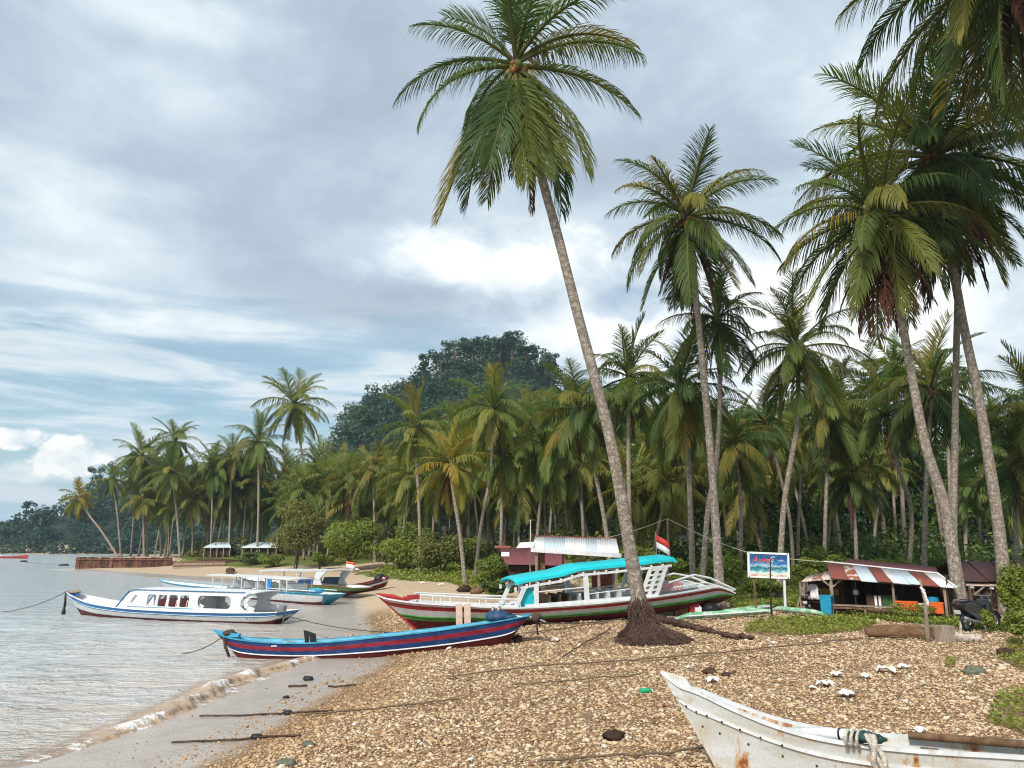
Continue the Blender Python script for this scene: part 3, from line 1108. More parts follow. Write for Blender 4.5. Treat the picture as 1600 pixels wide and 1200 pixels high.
GR = 'coconut palms standing along the shore'
PAL = [
    # Y, trunk pixel points from the foot up, r0, r1, frond length, label, options
    (40, [(1124, 902), (1117, 800), (1108, 680), (1097, 560), (1085, 440), (1073, 340)], .24, .15, 5.2,
     'coconut palm second in height, its feathery upright crown against the sky', dict(bank=BANK_NEAR, n=36, nuts=12, nutc='r', dead=7, spread=(82, -74))),
    (44, [(1092, 898), (1106, 800), (1119, 725), (1125, 620), (1120, 500)], .17, .12, 3.9,
     'slim coconut palm crossing behind the feathery-crowned palm with a smaller crown', dict(n=24, nuts=8, nutc='r')),
    (46, [(1213, 900), (1224, 800), (1236, 720), (1247, 650), (1246, 545)], .18, .13, 4.5,
     'coconut palm rising above the picture signboard, with long drooping green fronds', dict(bank=BANK_NEAR, n=32, nuts=10, nutc='r', spread=(80, -74))),
    (35, [(1503, 962), (1478, 800), (1447, 700), (1425, 590), (1405, 480), (1374, 335)], .27, .16, 5.8,
     'coconut palm leaning left over the striped hut, below the biggest crown', dict(bank=BANK_NEAR, n=34, nuts=14, dead=20, spread=(74, -74), nutc='r')),
    (37, [(1572, 950), (1561, 830), (1545, 720), (1527, 610), (1502, 490), (1458, 245)], .29, .19, 7.3,
     'stout coconut palm with the biggest crown, rooted right of the parked motorbike', dict(bank=BANK_NEAR, n=42, nuts=22, dead=22, spread=(78, -74), nutc='r')),
    (39, [(1493, 955), (1490, 830), (1492, 700), (1494, 560), (1500, 300)], .19, .15, 4.6,
     'straight upright coconut palm between the two leaning palms beside the tin hut', dict(bank=BANK_NEAR, n=24, nuts=8, dead=5, spread=(80, -70))),
    (27, [(1830, 1010), (1790, 700), (1720, 300), (1575, -75)], .24, .16, 6.8,
     'coconut palm rooted out of view whose fronds hang in at the top right corner', dict(bank=BANK_NEAR, n=40, nuts=8, dead=6, spread=(70, -80))),
    (48, [(1082, 902), (1079, 800), (1074, 700), (1062, 605)], .19, .14, 4.7,
     'dark dense coconut palm behind the flag pole of the beached boat', dict(n=32, spread=(80, -78), dead=4, nuts=6, nutc='r')),
    (58, [(984, 890), (983, 780), (982, 680), (982, 590)], .19, .14, 4.6,
     'coconut palm with an erect tufted crown just right of the leaning trunk', dict(n=30, spread=(84, -74))),
    (60, [(958, 890), (944, 810), (925, 720), (902, 640)], .19, .14, 5.2,
     'coconut palm whose wide arching crown hangs just left of the leaning trunk', dict(n=32, spread=(78, -72), nuts=6, nutc='r')),
    (56, [(1442, 915), (1446, 800), (1450, 700), (1455, 608)], .20, .15, 5.4,
     'coconut palm behind the tin hut, its crown between the two leaning trunks', dict(n=32, spread=(82, -72))),
    (62, [(1418, 915), (1424, 800), (1400, 720), (1382, 640)], .18, .14, 4.8,
     'coconut palm behind the tin hut with a yellow-green heart, partly hidden', dict(n=28)),
    (50, [(1668, 930), (1650, 800), (1622, 640)], .2, .15, 4.4,
     'coconut palm at the right edge with grey-green fronds entering the picture', dict(n=28)),
    (52, [(1590, 930), (1588, 850), (1584, 722)], .18, .14, 4.0,
     'young bright green coconut palm behind the stout trunk at the right edge', dict(n=24)),
    (64, [(1288, 915), (1290, 800), (1296, 640)], .18, .14, 4.8, 'coconut palm behind the hut whose crown fills the gap right of the signboard palm', dict(n=30, spread=(78, -76))),
    (66, [(1340, 915), (1336, 820), (1330, 740)], .17, .13, 4.4, 'short coconut palm directly above the hut roof with arching yellowish fronds', dict(n=28)),
    (60, [(1155, 905), (1158, 800), (1148, 690)], .17, .13, 4.6, 'dark coconut palm between the upright-crowned palm and the signboard palm', dict(n=30, spread=(76, -76))),
    (66, [(1240, 910), (1232, 800), (1196, 660)], .17, .13, 4.6, 'coconut palm half hidden behind the signboard palm, leaning left', dict(n=28)),
    (85, [(658, 868), (655, 800), (652, 740), (648, 668)], .19, .14, 4.8, 'coconut palm with a ring of orange nuts and erect heart, mid grove', dict(bank=BANK_FAR, n=26, nuts=16, nutc='r', spread=(82, -72), mt='trunk_far')),
    (66, [(728, 905), (718, 830), (710, 780), (702, 728)], .19, .14, 4.3, 'short bright yellow-green coconut palm at the edge of the grass behind the boats', dict(bank=BANK_YEL, n=26, spread=(80, -58), dead=4, mt='trunk')),
    (78, [(782, 880), (784, 800), (786, 705)], .2, .15, 5.6, 'dark green coconut palm right of the bright yellow-green one', dict(bank=BANK_FAR, n=30, spread=(80, -74), mt='trunk_far')),
    (74, [(742, 880), (752, 820), (766, 740), (772, 640)], .18, .14, 5.0, 'coconut palm with wide arching fronds under the top of the wooded hill', dict(bank=BANK_FAR, n=28, mt='trunk_far')),
    (142, [(492, 868), (486, 800), (472, 710), (460, 632)], .26, .18, 8.0, 'tallest coconut palm of the far grove, its crown clear against the sky', dict(bank=BANK_FAR, n=26, spread=(80, -58), mt='trunk_far')),
    (152, [(226, 862), (224, 800), (222, 712)], .24, .18, 6.4, 'coconut palm near the seaward end of the far grove with a full shaggy crown', dict(bank=BANK_FAR, n=28, mt='trunk_far')),
    (158, [(258, 862), (268, 780), (274, 690)], .24, .18, 6.4, 'coconut palm behind the sea wall whose crown stands highest at the seaward end', dict(bank=BANK_FAR, n=26, spread=(82, -58), mt='trunk_far')),
    (148, [(282, 862), (276, 800), (268, 738)], .24, .18, 6.8, 'coconut palm behind the sea wall with long spread fronds, in front of its neighbours', dict(bank=BANK_FAR, n=28, mt='trunk_far')),
    (150, [(190, 864), (184, 810), (176, 748)], .2, .15, 4.0, 'thin coconut palm with a small crown beside the leaning yellow palm', dict(bank=BANK_FAR, n=18, mt='trunk_far')),
    (146, [(186, 866), (160, 832), (138, 803), (124, 778)], .22, .16, 4.4, 'short yellowing coconut palm leaning out over the sea wall', dict(bank=BANK_YEL, n=22, spread=(70, -60), mt='trunk_far')),
    (150, [(358, 860), (360, 790), (362, 712)], .24, .18, 6.2, 'coconut palm with a narrow crown above the white-roofed shelter', dict(bank=BANK_FAR, n=26, mt='trunk_far')),
    (138, [(402, 862), (404, 790), (404, 690)], .24, .18, 6.2, 'coconut palm with a straight trunk between the shelter and the olive tree', dict(bank=BANK_FAR, n=28, mt='trunk_far')),
    (120, [(538, 868), (542, 820), (545, 752)], .24, .18, 5.8, 'coconut palm with a broad low crown behind the round green shrub', dict(bank=BANK_FAR, n=28, mt='trunk_far')),
    (112, [(586, 868), (585, 810), (583, 735)], .22, .16, 5.4, 'coconut palm with a bare straight trunk between the two big shrubs', dict(bank=BANK_FAR, n=26, mt='trunk_far')),
]
for i, (Y, pp, r0, r1, L, lab, kw) in enumerate(PAL):
    palm(pt(Y, *pp), r0, r1, L, lab, group=GR, seed=40 + i * 7, **{**dict(bank=BANK_MID), **kw})

# ------- the packed grove behind: crowns joined into one mesh each, trunks of their own
r = random.Random(77)
CROWN = []
for v in range(6):
    Vs, F4, F3, T, RBS = [], [], [], [], []
    off = 0
    nf = 27
    for i in range(nf):
        f = (i + .5) / nf
        inc = 82 - 152 * f + r.uniform(-9, 9)
        j = min(range(len(TYPES)), key=lambda q: abs(TYPES[q][0] - inc))
        A = frond_arrays(inc, TYPES[j][1] * r.uniform(.8, 1.2), 24, .024, 5000 + v * 50 + i, TYPES[j][2])
        a = R(i * 137.5 + r.uniform(-20, 20))
        k = r.uniform(.85, 1.1)
        Rm = np.array([[math.cos(a), -math.sin(a), 0], [math.sin(a), math.cos(a), 0], [0, 0, 1]])
        Vs.append((A[0] * k) @ Rm.T)
        F4.append(A[1] + off)
        F3.append(A[2] + off)
        T.append(r.random() * .5 + A[3])
        RBS.append(A[4])
        off += len(A[0])
    CROWN.append(np_mesh('crown', np.vstack(Vs), [np.vstack(F4), np.vstack(F3)], M['palm_leaf_far'], tint=np.concatenate(T), col={'rib': np.concatenate(RBS)}))
GTR = []
for v in range(4):
    bx, by = r.uniform(-.1, .1), r.uniform(-.1, .1)
    q = trunk_mesh([(0, 0, -.02), (bx * .3, by * .3, .35), (bx * .8, by * .8, .7), (bx, by, 1.)], .0115, .0085, 1.4, 7, 'trunk_far', 12)
    me_ = q.mesh('trunk', M['trunk_far'])
    me_.polygons.foreach_set('use_smooth', [True] * len(me_.polygons))
    GTR.append((me_, Vector((bx, by, 1.))))


ORD = ['leftmost', 'second', 'third', 'fourth', 'fifth', 'sixth', 'seventh', 'eighth', 'ninth', 'tenth', 'eleventh', 'twelfth', 'thirteenth', 'fourteenth', 'fifteenth', 'sixteenth', 'seventeenth', 'eighteenth', 'nineteenth', 'twentieth', 'twenty-first', 'twenty-second', 'twenty-third', 'twenty-fourth', 'twenty-fifth']


def in_order(objs, what):
    """Labels by place in the row, from the left as the photograph shows it."""
    objs = [o for o in objs if o is not None]
    objs.sort(key=lambda o: o.location.x / o.location.y)
    for i, o in enumerate(objs):
        k = 'rightmost' if i == len(objs) - 1 else ORD[i] if i == 0 else ORD[i] + ' from the left'
        o['label'] = k + ' of the ' + what


def grove_palm(px, py, Y, L, label, group):
    top = at(px, py, Y)
    z0 = tz(top.x, top.y)
    H = top.z - z0
    if H < 3.5:
        return None
    v = r.randrange(4)
    me_, tip = GTR[v]
    rot = r.uniform(0, 6.28)
    root = thing('coconut_palm', label, 'palm', (top.x, top.y, z0), rot=rot, group=group)
    o = bpy.data.objects.new('trunk', me_)
    fat = max(1., 17. / H)
    o.scale = (H * fat, H * fat, H)
    link(o, root)
    c = bpy.data.objects.new('crown', r.choice(CROWN))
    c.location = (tip.x * H * fat, tip.y * H * fat, H)
    c.scale = (L, L, L * r.uniform(.9, 1.1))
    c.rotation_euler = (R(r.uniform(-8, 8)), R(r.uniform(-8, 8)), r.uniform(0, 6.28))
    link(c, root)
    return root


ZONES = [  # px range, hub py range, Y range, frond length, number, label
    ((205, 345), (742, 800), (150, 176), 5.6, 12, 'coconut palm packed among others behind the sea wall', 'coconut palms behind the sea wall'),
    ((330, 480), (715, 790), (150, 180), 6.2, 20, 'coconut palm in the dense stand between the white-roofed shelter and the tallest far palm', 'coconut palms of the dense far stand'),
    ((480, 640), (740, 795), (120, 165), 5.8, 25, 'coconut palm in the dense stand behind the round shrubs', 'coconut palms behind the round shrubs'),
    ((620, 830), (705, 790), (95, 140), 5.6, 25, 'coconut palm in the stand below the wooded hill', 'coconut palms below the hill'),
    ((690, 860), (645, 690), (118, 145), 5.6, 13, 'coconut palm at the top of the stand, its crown against the dark hill', 'coconut palms against the hill'),
    ((830, 1060), (655, 785), (72, 110), 5.2, 20, 'coconut palm in the shade behind the leaning trunk', 'coconut palms behind the leaning trunk'),
    ((1040, 1290), (660, 780), (72, 100), 4.8, 14, 'coconut palm in the shade behind the signboard', 'coconut palms behind the signboard'),
    ((1260, 1640), (610, 775), (70, 100), 4.6, 16, 'coconut palm in the shade behind the tin huts', 'coconut palms behind the tin huts'),
    ((1300, 1420), (560, 610), (84, 95), 4.6, 3, 'tall coconut palm showing its head above the hut grove', 'tall palms above the hut grove'),
]
for (x0, x1), (y0, y1), (Y0, Y1), L, n, lab, grp in ZONES:
    done = []
    made = []
    for i in range(n):
        for _ in range(30):
            px, py, Y = x0 + (x1 - x0) * (i + r.random()) / n, r.uniform(y0, y1), r.uniform(Y0, Y1)
            p = at(px, py, Y)
            if shore_dist(np.array([[p.x, p.y]]))[0] > 3 and all((p.x - q[0]) ** 2 + (p.y - q[1]) ** 2 > 6 for q in done):
                break
        done.append((p.x, p.y))
        made.append(grove_palm(px, py, Y, L * r.uniform(.85, 1.12), lab, grp))
    in_order(made, grp)


# ------------------------------------------------------------------ leaf clouds: shrubs, trees, undergrowth
def leaf_cloud(ells, n, size, seed, flat=.35, aspect=.55, hollow=.55):
    """n rhombic leaves through a set of ellipsoids (centre, radii); returns verts, faces, tint."""
    q = np.random.default_rng(seed)
    w = np.array([e[1][0] * e[1][1] + e[1][1] * e[1][2] + e[1][0] * e[1][2] for e in ells])
    pick = q.choice(len(ells), n, p=w / w.sum())
    C = np.array([e[0] for e in ells])[pick]
    Rr = np.array([e[1] for e in ells])[pick]
    d = q.normal(size=(n, 3))
    d /= np.linalg.norm(d, axis=1)[:, None]
    rad = hollow + (1 - hollow) * q.random(n) ** .7
    rad *= 1 + q.normal(0, .07, n)
    P = C + d * Rr * rad[:, None]
    nrm = d * .8 + q.normal(0, .6, (n, 3)) + np.array([0, 0, flat])
    nrm /= np.linalg.norm(nrm, axis=1)[:, None]
    a = np.cross(nrm, q.normal(size=(n, 3)))
    a /= np.linalg.norm(a, axis=1)[:, None] + 1e-9
    b = np.cross(nrm, a)
    s = size * q.uniform(.6, 1.35, n)[:, None]
    V = np.stack([P - a * s, P - b * s * aspect + nrm * s * .12, P + a * s, P + b * s * aspect + nrm * s * .12], 1).reshape(-1, 3)
    F = np.arange(n * 4).reshape(n, 4)
    ct = q.random(len(ells))[pick] * .55 + q.random(n) * .4
    return V, F, np.repeat(ct, 4)


def clump_ells(c, rx, ry, rz, k, seed, sub=.42):
    q = random.Random(seed)
    out = []
    for i in range(k):
        while True:
            d = Vector((q.uniform(-1, 1), q.uniform(-1, 1), q.uniform(-.75, 1)))
            if .35 < d.length < 1:
                break
        s = q.uniform(.7, 1.25) * sub
        out.append(((c[0] + d.x * rx * .78, c[1] + d.y * ry * .78, c[2] + d.z * rz * .78), (rx * s, ry * s, rz * s * .85)))
    return out


def bush(px, py_base, py_top, half_w, Y, label, n, size, mt='shrub', cat='shrub', name='shrub', k=12, seed=0, trunk=.1, group=None, low=0.):
    """A shrub or broadleaf tree: stems forking up into a crown of leaf clumps."""
    bs = at(px, py_base, Y)
    z0 = tz(bs.x, bs.y)
    top = at(px, py_top, Y).z - z0
    rx = half_w / FPX * Y
    root = thing(name, label, cat, (bs.x, bs.y, z0), group=group)
    cz = top * (.55 + low / 2)
    rz = top * (.47 - low / 2)
    ells = clump_ells((0, 0, cz), rx, rx * .85, rz, k, seed)
    V, F, T = leaf_cloud(ells, n, size, seed)
    V[:, 2] = np.maximum(V[:, 2], .03)
    np_obj('foliage', np_mesh('foliage', V, F, M[mt], tint=T), root)
    q = random.Random(seed)
    for i in range(3):
        e = q.choice(ells)[0]
        mb = MB()
        mb.tube([(q.uniform(-.1, .1), q.uniform(-.1, .1), -.1), (e[0] * .3, e[1] * .3, e[2] * .45), (e[0] * .8, e[1] * .8, e[2] * .9), e], [trunk, trunk * .8, trunk * .5, trunk * .2], 6)
        mb.build('stem', M['bark'], root, smooth=3)
    return root


bush(545, 884, 806, 52, 98, 'round bright green shrub with pale stems at the edge of the far beach', 5200, .20, k=16, seed=1, trunk=.12)
bush(462, 886, 782, 50, 108, 'loose olive-green broadleaf tree below the tallest far palm', 5200, .20, 'olive', 'tree', 'broadleaf_tree', 18, 2, .16, low=.15)
bush(628, 884, 818, 50, 92, 'wide mid green shrub above the fallen branch', 4600, .19, k=15, seed=3, trunk=.1)
bush(690, 884, 822, 42, 84, 'olive shrub with thin bare stems left of the yellow-green palm', 3800, .17, 'olive', k=13, seed=4, trunk=.1)
bush(738, 880, 838, 30, 86, 'small shrub in the shade right of the yellow-green palm', 2200, .17, k=9, seed=5)
bush(768, 912, 866, 30, 60, 'rounded yellow-green bush left of the beached boat roof', 3400, .11, k=13, seed=6, trunk=.05)
bush(780, 928, 905, 26, 52, 'low dark green bush under the end of the turquoise roof', 1800, .10, 'under', k=8, seed=7, trunk=.04)
bush(392, 880, 862, 34, 126, 'low dark shrub at the top of the far sand bank', 1500, .22, 'under', k=8, seed=8)
bush(428, 882, 862, 26, 118, 'low bright shrub at the foot of the olive tree', 1300, .2, k=8, seed=9)
bush(500, 886, 858, 20, 104, 'small shrub between the olive tree and the round bright shrub', 1200, .18, k=7, seed=10)
bush(1262, 905, 872, 22, 44, 'umbrella-topped yellow-green bush between the signboard and the tin hut', 2200, .09, k=9, seed=11, trunk=.035, low=.35)
bush(1390, 900, 862, 52, 54, 'leafy bush showing above the hut roof', 2600, .13, k=12, seed=12)
bush(1320, 900, 866, 40, 52, 'leafy bush behind the left end of the hut roof', 2200, .13, k=10, seed=13)
bush(1010, 905, 850, 55, 62, 'shrub in the shade behind the boat with the small flag', 3600, .15, k=14, seed=14)
bush(1130, 925, 868, 40, 52, 'shrub behind the stern of the beached boat', 2600, .13, k=12, seed=15)
bush(1185, 930, 900, 40, 46, 'low sunlit weeds under the signboard', 2400, .09, k=10, seed=16, trunk=.02)
bush(1290, 905, 855, 26, 60, 'thin shrub behind the umbrella-topped bush', 1500, .14, k=8, seed=17)
bush(1596, 985, 880, 26, 29, 'tall leafy plant with pointed leaves at the right edge by the motorbike', 2600, .075, k=14, seed=18, trunk=.03)
bush(1604, 1020, 950, 30, 26, 'low pointed-leaf weed in front of the tall leafy plant', 1800, .06, k=10, seed=19, trunk=.02)
bush(1545, 985, 946, 14, 29.5, 'small pale weed in front of the motorbike', 500, .055, k=6, seed=20, trunk=.015)
bush(1425, 958, 938, 30, 34.5, 'low green weeds before the orange crates', 900, .06, k=9, seed=21, trunk=.012)

TR = []
GT = 'broadleaf trees filling the shade behind the palms'
for i, (px, top, hw, Y) in enumerate(((850, 690, 60, 118), (930, 700, 60, 106), (1010, 690, 60, 104), (1080, 675, 55, 100), (1150, 660, 55, 102), (1220, 690, 60, 98), (1290, 665, 60, 100), (1360, 675, 60, 98), (1430, 690, 60, 96), (1500, 660, 65, 98),
                                     (1580, 680, 60, 96), (1650, 670, 60, 96))):
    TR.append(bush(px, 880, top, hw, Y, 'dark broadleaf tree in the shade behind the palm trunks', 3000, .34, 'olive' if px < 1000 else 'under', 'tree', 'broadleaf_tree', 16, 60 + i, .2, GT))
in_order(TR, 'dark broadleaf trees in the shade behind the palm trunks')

# undergrowth: everything below the crowns that nobody could count
q = random.Random(5)
ells = []
for i in range(330):
    px = q.uniform(300, 1720)
    Y = (q.uniform(70, 84) if q.random() < .5 else q.uniform(84, 105)) if px > 820 else (q.uniform(98, 125) if px > 600 else q.uniform(150, 178))
    p = at(px, 860, Y)
    z = tz(p.x, p.y)
    if shore_dist(np.array([[p.x, p.y]]))[0] < 4:
        continue
    h = q.uniform(.8, 4.5) * (1.3 if px > 820 and Y > 84 else .9)
    w = q.uniform(1.5, 3.4)
    ells.append(((p.x, p.y, z + h * .55), (w, w, h * .55)))
lit_ = [e for e in ells if e[0][0] / e[0][1] < .16]  # left clumps: sunlit look put into a lighter leaf colour
dim_ = [e for e in ells if e[0][0] / e[0][1] >= .16]  # right clumps: shaded look put into a darker leaf colour
for e_, mt_, n_, lab in ((lit_, 'olive', 26000, 'undergrowth coloured sunlit green between the palm trunks behind the boats'), (dim_, 'under', 22000, 'undergrowth coloured shade-dark between the palm trunks behind the huts')):
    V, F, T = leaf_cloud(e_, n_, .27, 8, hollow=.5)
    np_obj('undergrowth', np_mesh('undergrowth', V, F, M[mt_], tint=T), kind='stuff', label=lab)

# ------------------------------------------------------------------ wooded hill and headland
def forest(name, label, spots, seed, cards, size):
    base = []
    qq = random.Random(seed)
    for v in range(5):
        e = clump_ells((0, 0, 0), 1, 1, .8, 8, seed + v, .46)
        base.append(leaf_cloud(e, cards, size, seed + v, .6, hollow=.78))
    Vs, Fs, Ts, off = [], [], [], 0
    for (x, y, z, rr, rh) in spots:
        V, F, T = base[qq.randrange(5)]
        a = qq.uniform(0, 6.28)
        c_, s_ = math.cos(a), math.sin(a)
        W = np.column_stack([(V[:, 0] * c_ - V[:, 1] * s_) * rr + x, (V[:, 0] * s_ + V[:, 1] * c_) * rr + y, V[:, 2] * rh + z])
        Vs.append(W)
        Fs.append(F + off)
        Ts.append(np.clip(T * .5 + qq.random() * .5, 0, .99))
        off += len(V)
    np_obj(name, np_mesh(name, np.vstack(Vs), np.vstack(Fs), M['forest'], tint=np.concatenate(Ts)), kind='stuff', label=label)


q = random.Random(21)
sp = []
for i in range(5200):
    x, y = q.uniform(-115, 130), q.uniform(225, 345)
    z = tz(x, y)
    if z > 6 and len(sp) < 1250:
        rr = q.uniform(2.4, 6.2)
        sp.append((x, y, z + rr * q.uniform(.3, 1.5), rr, rr * q.uniform(.85, 1.25)))
forest('hill_forest', 'dark blue-green forest covering the hill', sp, 31, 190, .115)
sp = []
for i in range(3500):
    x, y = q.uniform(-440, -95), q.uniform(385, 560)
    s_ = shore_dist(np.array([[x, y]]))[0]
    if s_ > 1 and len(sp) < 620:
        z = tz(x, y)
        rr = q.uniform(4.5, 8.5)
        sp.append((x, y, z + rr * q.uniform(.5, 1.0), rr, rr * q.uniform(.8, 1.25)))
for i in range(70):
    x = -440 + 345 * i / 70
    sh = np.interp(x, [-420, -140, -96], [425, 380, 260])
    sp.append((x, sh + q.uniform(2, 6), 3., q.uniform(4, 6), q.uniform(4, 6)))
forest('headland_forest', 'dark forest along the far headland', sp, 41, 170, .14)


def ridge_tree(px, py_base, py_top, Y, half_w, label, seed, group='tall trees on the hill top'):
    bs = at(px, py_base, Y)
    top = at(px, py_top, Y)
    z0 = min(bs.z, tz(bs.x, bs.y))
    H = top.z - z0
    rx = half_w / FPX * Y
    root = thing('forest_tree', label, 'tree', (bs.x, bs.y, z0), group=group)
    qq = random.Random(seed)
    ells = []
    for i in range(9):
        a = qq.uniform(0, 6.28)
        d = qq.uniform(.2, .85) * rx
        ells.append(((math.cos(a) * d, math.sin(a) * d, H * qq.uniform(.66, .95)), (rx * .38, rx * .38, H * .055)))
    V, F, T = leaf_cloud(ells, 620, .50, seed, .6)
    np_obj('crown', np_mesh('crown', V, F, M['forest'], tint=T), root)
    mb = MB()
    mb.tube([(0, 0, -1), (qq.uniform(-.4, .4), 0, H * .5), (qq.uniform(-.6, .6), 0, H * .82)], [.42, .34, .2], 6)
    for e in ells[:6]:
        mb.tube([(0, 0, H * .55), tuple(e[0])], [.2, .08], 5)
    mb.build('trunk', M['bark'], root, smooth=3)
    return root


RT = []
for i, (px, pb, ptop, hw) in enumerate(((688, 572, 540, 20), (712, 566, 530, 22), (738, 562, 528, 18), (756, 572, 524, 20), (780, 576, 522, 22), (800, 584, 518, 20), (822, 588, 540, 18), (838, 584, 542, 18),
                                        (862, 590, 552, 14), (662, 575, 548, 16))):
    RT.append(ridge_tree(px, pb, ptop, 318, hw, 'thin-trunked tree standing out on the skyline of the wooded hill', 300 + i))
in_order(RT, 'thin-trunked trees on the skyline of the wooded hill')
RT = []
for i, (px, pb, ptop, hw) in enumerate(((36, 838, 782, 13), (150, 790, 724, 16), (178, 775, 722, 16), (75, 822, 792, 9))):
    RT.append(ridge_tree(px, pb, ptop, 440, hw, 'tree standing above the forest of the far headland', 330 + i, 'trees on the headland skyline'))
in_order(RT, 'trees standing above the far headland forest')

# ------------------------------------------------------------------ shingle, grass
def rock_mesh(seed, sub):
    bm = bmesh.new()
    bmesh.ops.create_icosphere(bm, subdivisions=sub, radius=1)
    q = random.Random(seed)
    ax = [Vector((q.gauss(0, 1), q.gauss(0, 1), q.gauss(0, 1))).normalized() for _ in range(7)]
    cut = [q.uniform(.55, .85) for _ in ax]
    for v in bm.verts:
        for a_, c_ in zip(ax, cut):
            d = v.co.dot(a_)
            if d > c_:
                v.co -= a_ * (d - c_) * .85
        v.co *= 1 + q.uniform(-.05, .05)
    V = np.array([v.co for v in bm.verts])
    F = np.array([[v.index for v in f.verts] for f in bm.faces])
    bm.free()
    return V, F


m, t, b = principled('shingle stone')
a = t.node('ShaderNodeAttribute', attribute_name='tint').outputs['Fac']
oi = t.node('ShaderNodeObjectInfo').outputs['Random']
co = t.node('ShaderNodeTexCoord').outputs['Object']
f = t.m('FRACT', t.m('ADD', a, oi))
c = t.ramp(f, [(0., (.14, .08, .045)), (.12, (.30, .19, .11)), (.35, (.47, .315, .175)), (.6, (.59, .43, .265)), (.84, (.65, .52, .365)), (.97, (.67, .57, .44)), (.998, (.70, .66, .60))])
c = t.mix(1., c, t.ramp(t.noise(co, 12., 4), [(.3, (.8, .78, .75)), (.7, (1.12, 1.1, 1.08))]), 'MULTIPLY')
t.put(b.inputs['Base Color'], c)
b.inputs['Roughness'].default_value = .8
b.inputs['Specular IOR Level'].default_value = .2
M['stone'] = m

def pebble(seed):
    q = random.Random(seed)
    V = np.array([(1, 0, 0), (-1, 0, 0), (0, 1, 0), (0, -1, 0), (0, 0, 1), (0, 0, -1)], float) * 1.12
    V += np.array([[q.uniform(-.3, .3) for _ in range(3)] for _ in range(6)])
    return V, np.array([(0, 2, 4), (2, 1, 4), (1, 3, 4), (3, 0, 4), (2, 0, 5), (1, 2, 5), (3, 1, 5), (0, 3, 5)])


ROCKS = [rock_mesh(s_, 1) for s_ in range(6)]
PEB = [pebble(s_) for s_ in range(6)]
N = 1150000
xs = rng.uniform(-8, 26, N)
ys = 7.5 + (47 - 7.5) * rng.random(N) ** 1.35
P = np.stack([xs, ys], 1)
s_ = shore_dist(P)
vm = veg_mask(P)
inview = np.abs(xs) < ys * .72 + 2
dens = np.clip((14. / ys) ** 1.05, 0, 1) * np.where(s_ > .9, 1., np.where(s_ > -.9, .16 + .4 * np.clip(s_, 0, 1), .006))
patchy = .75 + .25 * sstep(fbm(xs, ys, .8, 12), -.4, .1)
path = sstep(xs, 17, 22) * sstep(ys, 24, 29) * sstep(-ys, -38, -33)
keep = inview & (rng.random(N) < dens * patchy * np.clip(1 - vm * 1.3, 0, 1) * (1 - .8 * path) * .80)
P = P[keep]
if len(P) > 165000:
    P = P[rng.permutation(len(P))[:165000]]
z = terrain_np(P)
size = np.exp(rng.normal(math.log(.0192), .46, len(P))) * (1 + .020 * (P[:, 1] - 10))
order = np.argsort(-(size / P[:, 1]))
P, z, size = P[order], z[order], size[order]
NEAR = 300
for i in range(6):
    V, F = rock_mesh(60 + i, 2)
    me_ = np_mesh('stone', V, F, M['stone'], smooth=True)
    ROCKS.append(me_)
for i in range(NEAR):
    o = bpy.data.objects.new('stone', ROCKS[6 + i % 6])
    k = min(size[i], .085)
    o.location = (P[i, 0], P[i, 1], z[i] + k * .25)
    o.rotation_euler = (rng.uniform(-.5, .5), rng.uniform(-.5, .5), rng.uniform(0, 6.28))
    o.scale = (k * rng.uniform(.9, 1.4), k * rng.uniform(.8, 1.1), k * rng.uniform(.4, .65))
    link(o, beach)
Vs, Fs, Ts = [], [], []
off = 0
for v in range(12):
    idx = np.arange(NEAR, len(P))
    big_ = size[idx] / P[idx, 1] > .0018
    sel = idx[big_ if v < 6 else ~big_][v % 6::6]
    V, F = ROCKS[v] if v < 6 else PEB[v - 6]
    n = len(sel)
    a = rng.uniform(0, 6.28, n)
    sx_, sy_, sz_ = size[sel] * rng.uniform(.9, 1.45, n), size[sel] * rng.uniform(.75, 1.1, n), size[sel] * rng.uniform(.34, .62, n)
    tl = rng.uniform(-.5, .5, n)
    X = V[None, :, 0] * sx_[:, None]
    Y_ = V[None, :, 1] * sy_[:, None]
    Z_ = V[None, :, 2] * sz_[:, None]
    X2 = X * np.cos(tl)[:, None] + Z_ * np.sin(tl)[:, None]
    Z2 = -X * np.sin(tl)[:, None] + Z_ * np.cos(tl)[:, None]
    X3 = X2 * np.cos(a)[:, None] - Y_ * np.sin(a)[:, None] + P[sel, 0][:, None]
    Y3 = X2 * np.sin(a)[:, None] + Y_ * np.cos(a)[:, None] + P[sel, 1][:, None]
    Z3 = Z2 + (z[sel] + size[sel] * .22)[:, None]
    Vs.append(np.stack([X3, Y3, Z3], 2).reshape(-1, 3))
    Fs.append((F[None] + (np.arange(n) * len(V))[:, None, None]).reshape(-1, 3) + off)
    sd_ = shore_dist(P[sel])
    dry = sstep(sd_ + .8 * fbm(P[sel, 0], P[sel, 1], .9, 77), .6, 3.2)
    Ts.append(np.repeat(np.clip((rng.random(n) ** .95 + .16 * fbm(P[sel, 0], P[sel, 1], 1.1, 91)) * (.30 + .68 * dry), 0, .99), len(V)))
    off += n * len(V)
np_obj('gravel', np_mesh('gravel', np.vstack(Vs), np.vstack(Fs), M['stone'], tint=np.concatenate(Ts), smooth=True), kind='stuff', label='tan shingle covering the beach')

